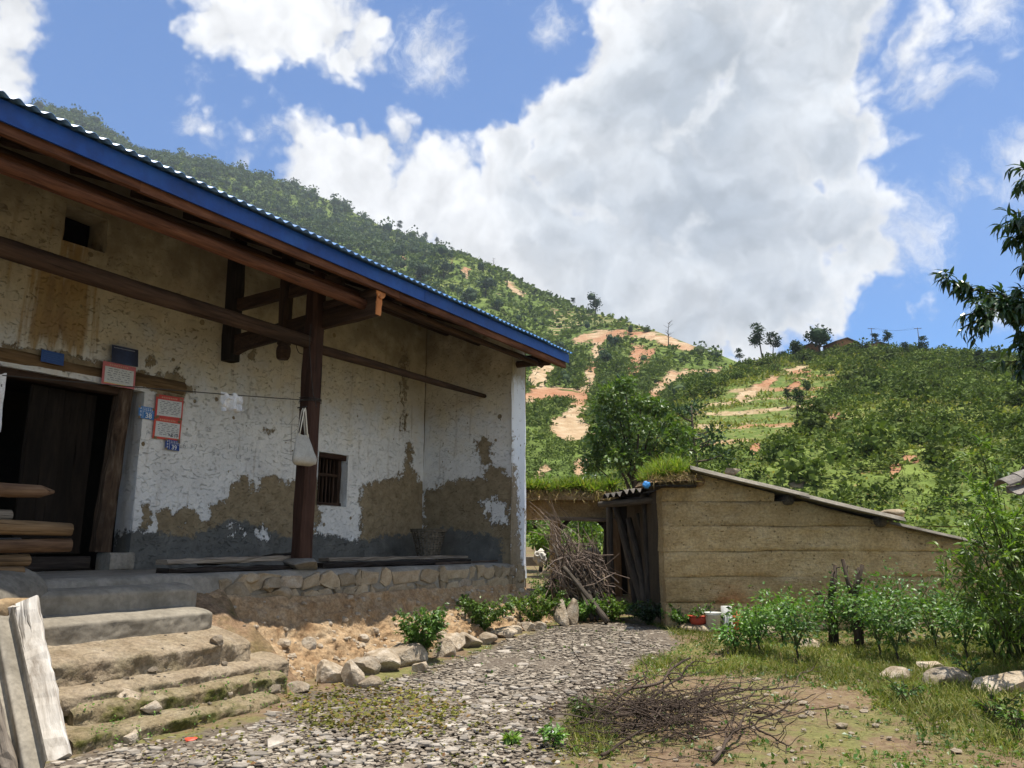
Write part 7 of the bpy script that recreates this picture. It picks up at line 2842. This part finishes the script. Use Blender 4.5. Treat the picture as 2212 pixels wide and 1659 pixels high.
brush()
for x, y, w, h, lab in ((1952, 1472, 58, 26, 'smaller grey boulder under the garden plants with grass round it'), (2070, 1484, 100, 34, 'large pale boulder with a ridged face in the grass'), (2200, 1500, 110, 46, 'largest boulder cut off by the picture edge'), (2030, 1452, 60, 24, 'low dark stone behind the pale boulder')):
    p = gp(x, y)
    k = p[1] / FPX
    o = rock(p + [0, .15, h * k * .22], (w * k * 1.15, w * k * .7, h * k * 1.3), x + 3, 3, 10, .08, rz=.2).build('boulder', M['rock'], None)
    tag(o, lab, 'boulder', 'boulders in the grass by the garden')
tag(MB().add(ICO[1][0] * [.12, .06, .015] + gp(1950, 1452) + [0, 0, .02], ICO[1][1]).build('litter', M['blue_plastic'], None), 'scrap of blue plastic film behind the smaller grey boulder', 'litter')


# ------------------------------------------------------------------ grass and weeds of the yard
def yard_grass():
    m, d, cl = MB(), MB(), MB()
    n = 26000
    X = rng.uniform(-1.5, 8.5, n)
    Y = 4.9 + 9.0 * rng.random(n) ** 1.25
    P = np.stack([X, Y, gz(X, Y)], 1)
    pd = path_d(X, Y)
    px = proj(P)
    den = fbm(np.stack([X, Y, 0 * X], 1), 0.9, 4, 71) * .9 + fbm(np.stack([X, Y, 0 * X], 1), 3.2, 3, 72) * .5
    lush = np.zeros(n)
    for poly in ([(1400, 1420), (1560, 1430), (2212, 1440), (2212, 1540), (1900, 1500), (1700, 1470), (1400, 1460)], [(1560, 1400), (2300, 1380), (2300, 1450), (1560, 1440)], [(1850, 1480), (2212, 1500), (2212, 1640), (2050, 1600), (1900, 1540)], [(1230, 1530), (1330, 1530), (1320, 1640), (1220, 1640)], [(1380, 1420), (1480, 1425), (1470, 1450), (1370, 1450)], [(1400, 1345), (1560, 1370), (1540, 1400), (1430, 1380)]):
        lush = np.maximum(lush, np.clip(sdf(px, poly) / 25 + .4, 0, 1))
    bare = np.clip(sdf(px, [(1500, 1560), (1700, 1500), (1950, 1520), (2000, 1570), (1900, 1659), (1300, 1659)]) / 40 + .3, 0, 1)
    pr = np.clip(.40 + den * .8 + lush * .85 - bare * .20, 0.02, 1)
    pr = np.where(pd > 0.05, pr * .035, pr)
    pr[(px[:, 0] < 1150) & (pd < 0)] = 0
    keep = rng.random(n) < pr
    keep &= ~((Y > SY - .05) & (X > SX0))
    P, lu, pdk = P[keep], lush[keep], pd[keep]
    k = len(P)
    for _ in range(7):
        leaves(m, P + rng.normal(0, .025, (k, 3)) * [1, 1, 0], rdir(k, 1.0, .8), rng.uniform(.03, .11, k) * (.7 + .9 * lu), LT_BLADE, w=1.8)
    tag(m.build('yard_grass', M['grass'], None), 'sparse grass over the yard soil', 'grass', kind='stuff')
    s = rng.random(k) < .9
    leaves(cl, P[s] + [0, 0, .012], rdir(s.sum(), .35), rng.uniform(.018, .05, s.sum()), LT_RHOMB, w=1.4)
    leaves(cl, P[s] + rng.normal(0, .03, (s.sum(), 3)) * [1, 1, 0] + [0, 0, .012], rdir(s.sum(), .35), rng.uniform(.02, .05, s.sum()), LT_RHOMB, w=1.4)
    tag(cl.build('clover', M['lf_mid'], None), 'small broad weeds between the grass of the yard', 'weeds', kind='stuff')
    # dry straw and crumbs on the bare soil
    n = 9000
    X = rng.uniform(-.5, 8, n)
    Y = 4.9 + 8 * rng.random(n) ** 1.3
    ok = (path_d(X, Y) < .1) & ~((Y > SY - .1) & (X > SX0))
    X, Y = X[ok], Y[ok]
    P = np.stack([X, Y, gz(X, Y) + .012], 1)
    dd = rdir(len(P), 0, .12)
    leaves(d, P, dd, rng.uniform(.03, .12, len(P)), LT_BLADE, w=1.6)
    tag(d.build('dry_straw', M['drygrass'], None), 'bits of dry straw scattered over the yard soil', 'straw', kind='stuff')
    # stone crumbs
    m = MB()
    n = 1500
    X = rng.uniform(-.3, 6.5, n)
    Y = 4.9 + 8 * rng.random(n) ** 1.3
    ok = (path_d(X, Y) < .15) & ~((Y > SY - .2) & (X > SX0))
    V0, F0 = ICO[0]
    for x, y in zip(X[ok], Y[ok]):
        s_ = np.exp(rng.normal(-4.3, .5))
        m.add(V0 * s_ * [1.3, 1, .6] * rng.uniform(.7, 1.2, (12, 1)) + [x, y, float(gz(x, y)) + .008], F0)
    tag(m.build('pebbles', M['rock'], None), 'small pale pebbles strewn over the yard soil', 'pebbles', kind='stuff')
    # fallen leaves on the damp corner of the path
    n = 2600
    px_ = np.stack([rng.uniform(600, 1010, n), rng.uniform(1480, 1600, n)], 1)
    f = sdf(px_, [(610, 1500), (700, 1490), (800, 1482), (930, 1500), (1000, 1530), (960, 1570), (820, 1590), (640, 1560)]) / 30 + .3 + rng.normal(0, .4, n)
    px_ = px_[f > .3]
    P = np.array([gp(*q) for q in px_]) + [0, 0, .025]
    m = MB()
    leaves(m, P, rdir(len(P), 0, .3), rng.uniform(.025, .06, len(P)), LT_OVAL, w=1.7)
    n2 = 700
    q2 = np.stack([rng.uniform(300, 1250, n2), rng.uniform(1520, 1659, n2)], 1)
    P = np.array([gp(*q) for q in q2]) + [0, 0, .03]
    leaves(m, P, rdir(n2, 0, .3), rng.uniform(.02, .05, n2), LT_OVAL, w=1.6)
    tag(m.build('fallen_leaves', M['litterleaf'], None), 'yellow green fallen leaves on the slate near the rocks', 'leaves', kind='stuff')
    # moss tufts and sprigs on the steps
    m = MB()
    for q in range(110):
        s, o = rng.uniform(-8.6, -6.5), rng.uniform(1.22, 1.66)
        z = np.interp(o, [1.2, 1.36, 1.4, 1.58, 1.62], [.42, .40, .28, .26, .16])
        b = H(s, o, z)
        leaves(m, np.repeat(b[None], 5, 0) + rng.normal(0, .02, (5, 3)), rdir(5, .6), rng.uniform(.010, .028, 5), LT_RHOMB, w=1.3)
    tag(m.build('step_weeds', M['lf_mid'], None), 'tiny weeds and moss tufts on the lowest steps', 'weeds', kind='stuff')


yard_grass()
for q, (x, y, hp, wp, lab) in enumerate(((1105, 1610, 22, 26, 'small grass tuft on the slate near the white scrap'), (1195, 1612, 44, 60, 'bright weed at the path edge beside the brush heap'), (1265, 1560, 50, 60, 'leafy weed at the path end of the brush heap'), (2095, 1470, 60, 90, 'weed growing over the pale boulder'), (2150, 1560, 60, 100, 'broad-leaved weed below the largest boulder'), (1955, 1520, 46, 90, 'grassy weed in front of the smaller grey boulder'), (60, 1640, 46, 40, 'bright tuft at the foot of the grey sheet'), (200, 1600, 30, 60, 'weed at the foot of the mossy steps'), (2195, 1600, 70, 90, 'dark weed at the bottom picture corner'))):
    p = gp(x, y)
    k = p[1] / FPX
    leafy_bush(p, hp * k, wp * k, 130, .06, 'lf_bright' if q % 2 == 0 else 'lf_mid', 'weed', lab, 'weed', LT_OVAL, 6, 1300 + q, 'weeds in the yard', .6, .05, 1.2)


# ------------------------------------------------------------------ willowy bush, tiled roof, peach tree on the near side
def arching_bush(base, n, seed, label, tops):
    r = np.random.default_rng(seed)
    base = np.asarray(base, float)
    t = thing('willowy_bush', label, 'bush', base)
    P, D = [], []
    for q, (x, y, Y) in enumerate(tops):
        e = aty(x, y, Y)
        b = base + r.normal(0, .15, 3) * [1, 1, 0]
        mid = b * .45 + e * .55
        mid[2] = max(mid[2], b[2] + (e[2] - b[2]) * .8) + .15
        u = np.linspace(0, 1, 12)[:, None]
        pts = b * (1 - u) ** 2 + 2 * mid * u * (1 - u) + e * u ** 2
        m = MB()
        tube(m, pts, np.linspace(.016, .003, 12), 6, False)
        for s in range(9):
            f = r.uniform(.3, 1.0)
            p = np.array([np.interp(f, u[:, 0], pts[:, j]) for j in range(3)])
            d = nrm(nrm(e - b) * .6 + r.normal(0, .8, 3) + [-.2, 0, .1])
            L = r.uniform(.15, .5)
            tw = np.array([p, p + d * L * .5 + [0, 0, .02], p + d * L + [0, 0, -.06 * L]])
            tube(m, tw, [.004, .003, .0015], 4, False)
            k = n // (len(tops) * 9)
            v = r.uniform(.05, 1.05, k)
            Q = np.stack([np.interp(v, [0, .5, 1], tw[:, j]) for j in range(3)], 1)
            P.append(Q + r.normal(0, .012, Q.shape))
            D.append(nrm(d + r.normal(0, .6, (k, 3)) + [0, 0, -.15]))
        m.build('branch', M['lf_stem'], t, True)
    m = MB()
    P, D = np.concatenate(P), np.concatenate(D)
    leaves(m, P, D, rng.uniform(.055, .125, len(P)), LT_LONG, w=1.45)
    m.build('leaves', M['lf_bright'], t)


tops = [(2010, 1200, 8.2), (2020, 1240, 8.0), (2060, 1105, 8.4), (2075, 1060, 8.3), (2120, 1020, 8.2), (2050, 1165, 8.6), (2100, 1090, 8.0), (2140, 1075, 8.4), (2030, 1290, 8.2), (2085, 1180, 8.2), (2120, 1150, 8.6), (2170, 1110, 8.2), (2100, 1250, 8.3), (2150, 1200, 8.0), (2190, 1170, 8.4), (2075, 1310, 8.5), (2130, 1280, 8.1), (2190, 1250, 8.2), (2215, 1120, 8.5), (2220, 1200, 8.8), (2160, 1330, 8.3), (2210, 1310, 8.2), (2085, 960, 8.2), (2240, 1060, 8.6), (2110, 1340, 8.0), (2240, 1330, 8.0), (2060, 1230, 8.8), (2180, 1140, 8.8)]
tops = [(x + 28, y, Y) for x, y, Y in tops]
arching_bush(gp(2165, 1430) + [.25, 0, 0], 3900, 5, 'tall willowy bush with long bright leaves beside the tiled roof corner', tops)


def tiled_corner():
    t = thing('tiled_roof_shelter', 'corner of a small grey tiled roof on a post above the willowy bush', 'shelter', (4.6, 6.6, gz(4.6, 6.6)))
    e0 = aty(2262, 1056, 6.5)
    slope = nrm(np.array([1.0, .1, .42]))
    side = nrm(np.array([-.12, 1.0, 0.02]))
    up = np.cross(slope, side)
    up = up if up[2] > 0 else -up
    for r_ in range(7):
        for c_ in range(5):
            w, L = .19, .24
            o = e0 + slope * (.15 * r_) + side * (.16 * (c_ - 1)) + up * (.018 * r_ * .2 + (.0 if c_ % 2 else .045))
            inv = -1 if c_ % 2 else 1
            a = np.linspace(-1, 1, 9)
            v = np.linspace(0, 1, 3)
            A, V_ = np.meshgrid(a, v, indexing='ij')
            hh = inv * .055 * (1 - A ** 2) + .02 * (1 - V_) + rng.normal(0, .006)
            wd = w / 2 * (1 + .06 * V_)
            rot = rng.normal(0, .03)
            P = o + side * (A * wd + rot * V_ * .2)[..., None] + slope * (V_ * L)[..., None] + up * hh[..., None]
            Q = P - up * .014
            n = 27
            F = [gridF(9, 3), gridF(9, 3)[:, ::-1] + n]
            i = np.arange(8) * 3
            F += [np.stack([i, n + i, n + i + 3, i + 3], 1), np.array([[0, 1, n + 1, n], [1, 2, n + 2, n + 1], [24, n + 24, n + 25, 25], [25, n + 25, n + 26, 26]])]
            MB().add(np.concatenate([P.reshape(-1, 3), Q.reshape(-1, 3)]), F).build('roof_tile', M['clay_tile'], t, False)
    b = e0 + slope * .12 - up * .06
    beam(b - side * .1 + slope * .1, b + side * .7 + slope * .1, .06, .07).build('eave_beam', M['grey_wood'], t)
    b2 = e0 + slope * .9 - up * .06
    beam(b2 - side * .3, b2 + side * 1.0, .07, .09).build('ridge_beam', M['grey_wood'], t)
    for pb in (b + side * .1 + slope * .12, b2 + side * .1):
        m = beam((pb[0], pb[1], gz(pb[0], pb[1]) - .05), (pb[0], pb[1], pb[2] - .03), .10, .10, up=(0, 1, 0))
        m.build('post', M['red_wood'], t)


tiled_corner()


def peach_tree():
    r = np.random.default_rng(23)
    b = np.array([4.75, 4.9, float(gz(4.75, 4.9))])
    t = thing('peach_tree', 'peach tree with drooping dark glossy leaves reaching in from the picture edge', 'tree', b)
    m = MB()
    top = b + [-.55, -.2, 2.6]
    tube(m, [b - [0, 0, .05], b + [-.1, 0, .8], b + [-.3, -.1, 1.7], top], [.10, .085, .07, .05], 10, True, .15, 3)
    m.build('trunk', M['bark'], t, True)
    P, D = [], []
    # main limbs ending at the leafy sprays seen in the picture
    limbs = [[(2300, 700), (2200, 665), (2120, 635), (2040, 622)], [(2320, 640), (2255, 580), (2205, 500), (2190, 490)], [(2330, 520), (2270, 430), (2225, 370), (2205, 372)], [(2320, 740), (2250, 720), (2225, 700), (2215, 720)], [(2320, 800), (2260, 770), (2210, 762), (2185, 785)], [(2320, 540), (2270, 530), (2225, 550), (2200, 560)], [(2300, 690), (2230, 680), (2150, 670), (2095, 668)],
             [(2400, 400), (2380, 300), (2350, 200), (2330, 120)], [(2400, 600), (2450, 450), (2460, 300), (2500, 200)], [(2450, 600), (2520, 520), (2600, 500), (2700, 480)], [(2380, 760), (2420, 700), (2480, 690), (2560, 720)], [(2420, 500), (2480, 420), (2560, 380), (2640, 380)], [(2400, 560), (2440, 480), (2420, 380), (2440, 300)], [(2450, 700), (2560, 620), (2680, 600), (2780, 620)], [(2380, 500), (2360, 400), (2400, 320), (2380, 240)], [(2440, 640), (2540, 560), (2620, 540), (2720, 560)], [(2420, 820), (2500, 800), (2600, 800), (2680, 830)]]
    for q, lm in enumerate(limbs):
        Y = 4.5 + r.normal(0, .12)
        pts = np.array([top + [0, 0, -.3]] + [aty(x + 36, y, Y) for x, y in lm])
        k = np.linspace(0, len(pts) - 1, 22)
        C = np.stack([np.interp(k, np.arange(len(pts)), pts[:, j]) for j in range(3)], 1)
        m = MB()
        tube(m, C, np.linspace(.022, .002, 22), 6, False)
        for s in range(20):
            i = r.integers(6, 22)
            d = nrm((C[-1] - C[-4]) * 2 + r.normal(0, .12, 3) + [0, 0, .02])
            L = r.uniform(.05, .2)
            e = C[i] + d * L
            tube(m, [C[i], e], [.004, .002], 4, False)
            kk = 26
            v = r.uniform(.0, 1.1, kk)
            P.append(C[i] + np.outer(v, e - C[i]) + r.normal(0, .008, (kk, 3)))
            D.append(nrm(d * .6 + r.normal(0, .55, (kk, 3)) + [-.15, 0, -.55]))
        # sprig at the tip
        kk = 9
        P.append(np.repeat(C[-1][None], kk, 0) + r.normal(0, .01, (kk, 3)))
        D.append(nrm(nrm(C[-1] - C[-4]) + r.normal(0, .5, (kk, 3)) + [0, 0, -.1]))
        m.build('limb', M['bark'], t, True)
    P, D = np.concatenate(P), np.concatenate(D)
    m = MB()
    T, F = LT_LONG
    T2 = np.array([(0, 0, 0), (-.10, .28, .04), (.10, .28, .04), (-.095, .58, -.06), (.095, .58, -.06), (0, .95, -.42), (0, .28, .0), (0, .58, -.10)])
    leaves(m, P, D, r.uniform(.06, .105, len(P)), (T2, F), up=np.array([0, 0, 1.0]) + r.normal(0, .3, (len(P), 3)), w=1.15)
    m.build('leaves', M['lf_peach'], t)


peach_tree()


# ------------------------------------------------------------------ trees behind the gateway
def broad_tree(base, h, w, n, size, label, seed, mat, cat='tree', name='walnut_tree', trunk=.45, blobs=None):
    r = np.random.default_rng(seed)
    base = np.asarray(base, float)
    t = thing(name, label, cat, base)
    m = MB()
    k = h * trunk
    tube(m, [base - [0, 0, .3], base + [.05 * w, 0, k * .5], base + [0, .05, k]], [h * .022, h * .018, h * .015], 9, True, .1, seed)
    m.build('trunk', M['bark'], t, True)
    P, D = [], []
    for q in range(15 if blobs is None else len(blobs)):
        if blobs is None:
            d = nrm(r.normal(0, 1, 3) * [1, 1, .8] + [0, 0, .35])
            c = base + [0, 0, h * .62] + d * np.array([w * .36, w * .36, h * .30]) * r.uniform(.55, 1.1)
        else:
            c = aty(*blobs[q], base[1] + r.normal(0, w * .12))
        m = MB()
        s = base + [0, 0, k * r.uniform(.6, 1.05)]
        tube(m, [s, (s + c) / 2 + [0, 0, .04 * h], c], [h * .009, h * .006, h * .002], 6, False)
        m.build('limb', M['bark'], t, True)
        kk = n // (15 if blobs is None else len(blobs))
        dd = nrm(r.normal(0, 1, (kk, 3)) + [0, 0, .1])
        R = w * .20 * r.uniform(.75, 1.15)
        P.append(c + dd * R * (r.uniform(.15, 1.05, (kk, 1)) ** .6) * [1, 1, .75])
        D.append(nrm(dd + r.normal(0, .6, (kk, 3)) + [0, 0, -.35]))
    P, D = np.concatenate(P), np.concatenate(D)
    m = MB()
    leaves(m, P, D, size * r.uniform(.6, 1.2, len(P)), LT_OVAL, w=1.5)
    m.build('crown', M[mat], t)


wb = aty(1372, 1060, 30)
wb[2] = .6
broad_tree(wb, 6.6, 2.7, 4400, .20, 'walnut tree with large glossy leaves standing behind the gateway and shed', 31, 'lf_walnut', trunk=.5,
           blobs=[(1350, 830), (1320, 850), (1385, 870), (1420, 880), (1300, 880), (1340, 890), (1440, 910), (1470, 935), (1380, 920), (1310, 920), (1290, 945), (1350, 950), (1425, 950), (1480, 975), (1455, 985), (1300, 975), (1330, 990), (1400, 985), (1280, 1000), (1370, 1000)])
for q, (x, y, Y, h, w, nm, lab, mt) in enumerate(((1160, 1040, 26, 3.4, 2.6, 'broadleaf_tree', 'leafy green tree just past the white wall end', 'lf_mid'), (1215, 1040, 34, 3.8, 3.6, 'broadleaf_tree', 'dark leafy tree behind the gateway grass', 'lf_walnut'), (1275, 1050, 36, 4.6, 3.4, 'broadleaf_tree', 'shaded tree below the walnut crown', 'lf_dark'), (1530, 1075, 38, 1.6, 1.9, 'broadleaf_tree', 'low dark tree behind the shed roof ridge', 'lf_walnut'), (1245, 1200, 24, 2.6, 2.2, 'maize_bush', 'bright bush seen through the gateway opening', 'lf_bright'), (1300, 1220, 25, 2.4, 2.0, 'maize_bush', 'second bright bush seen through the gateway beside the post', 'lf_mid'), (1200, 1200, 23, 2.2, 1.8, 'maize_bush', 'green bush between the wall end and the gateway opening', 'lf_bright'))):
    p = aty(x, y, Y)
    p[2] = .4
    broad_tree(p, h, w, 1500, .17 if Y > 25 else .13, lab, 400 + q, mt, 'tree' if 'tree' in nm else 'bush', 'broadleaf_tree' if 'tree' in nm else 'bush', .4 if 'tree' in nm else .1)
# thin leaning pine beyond the walnut
p = aty(1512, 1010, 45)
p[2] = 2.0
far_tree('pine', p, 7.6, 'slender leaning pine just past the walnut crown', 'trees beyond the shed', -.05, 71)

# ------------------------------------------------------------------ the thin blue air over the valley
def haze():
    m = MB()
    wbox(m, -1500, 1500, -1000, 1700, -12, 760)
    o = m.build('haze', None, None, base=(0, 0, 0))
    mt = bpy.data.materials.new('valley haze')
    mt.use_nodes = True
    nt = mt.node_tree
    nt.nodes.clear()
    v = nt.nodes.new('ShaderNodeVolumePrincipled')
    v.inputs['Color'].default_value = (.82, .90, 1.0, 1)
    v.inputs['Density'].default_value = HAZE
    v.inputs['Anisotropy'].default_value = 0.3
    out = nt.nodes.new('ShaderNodeOutputMaterial')
    nt.links.new(v.outputs[0], out.inputs['Volume'])
    o.data.materials.append(mt)
    tag(o, kind='stuff')


HAZE = 0.00016
haze()
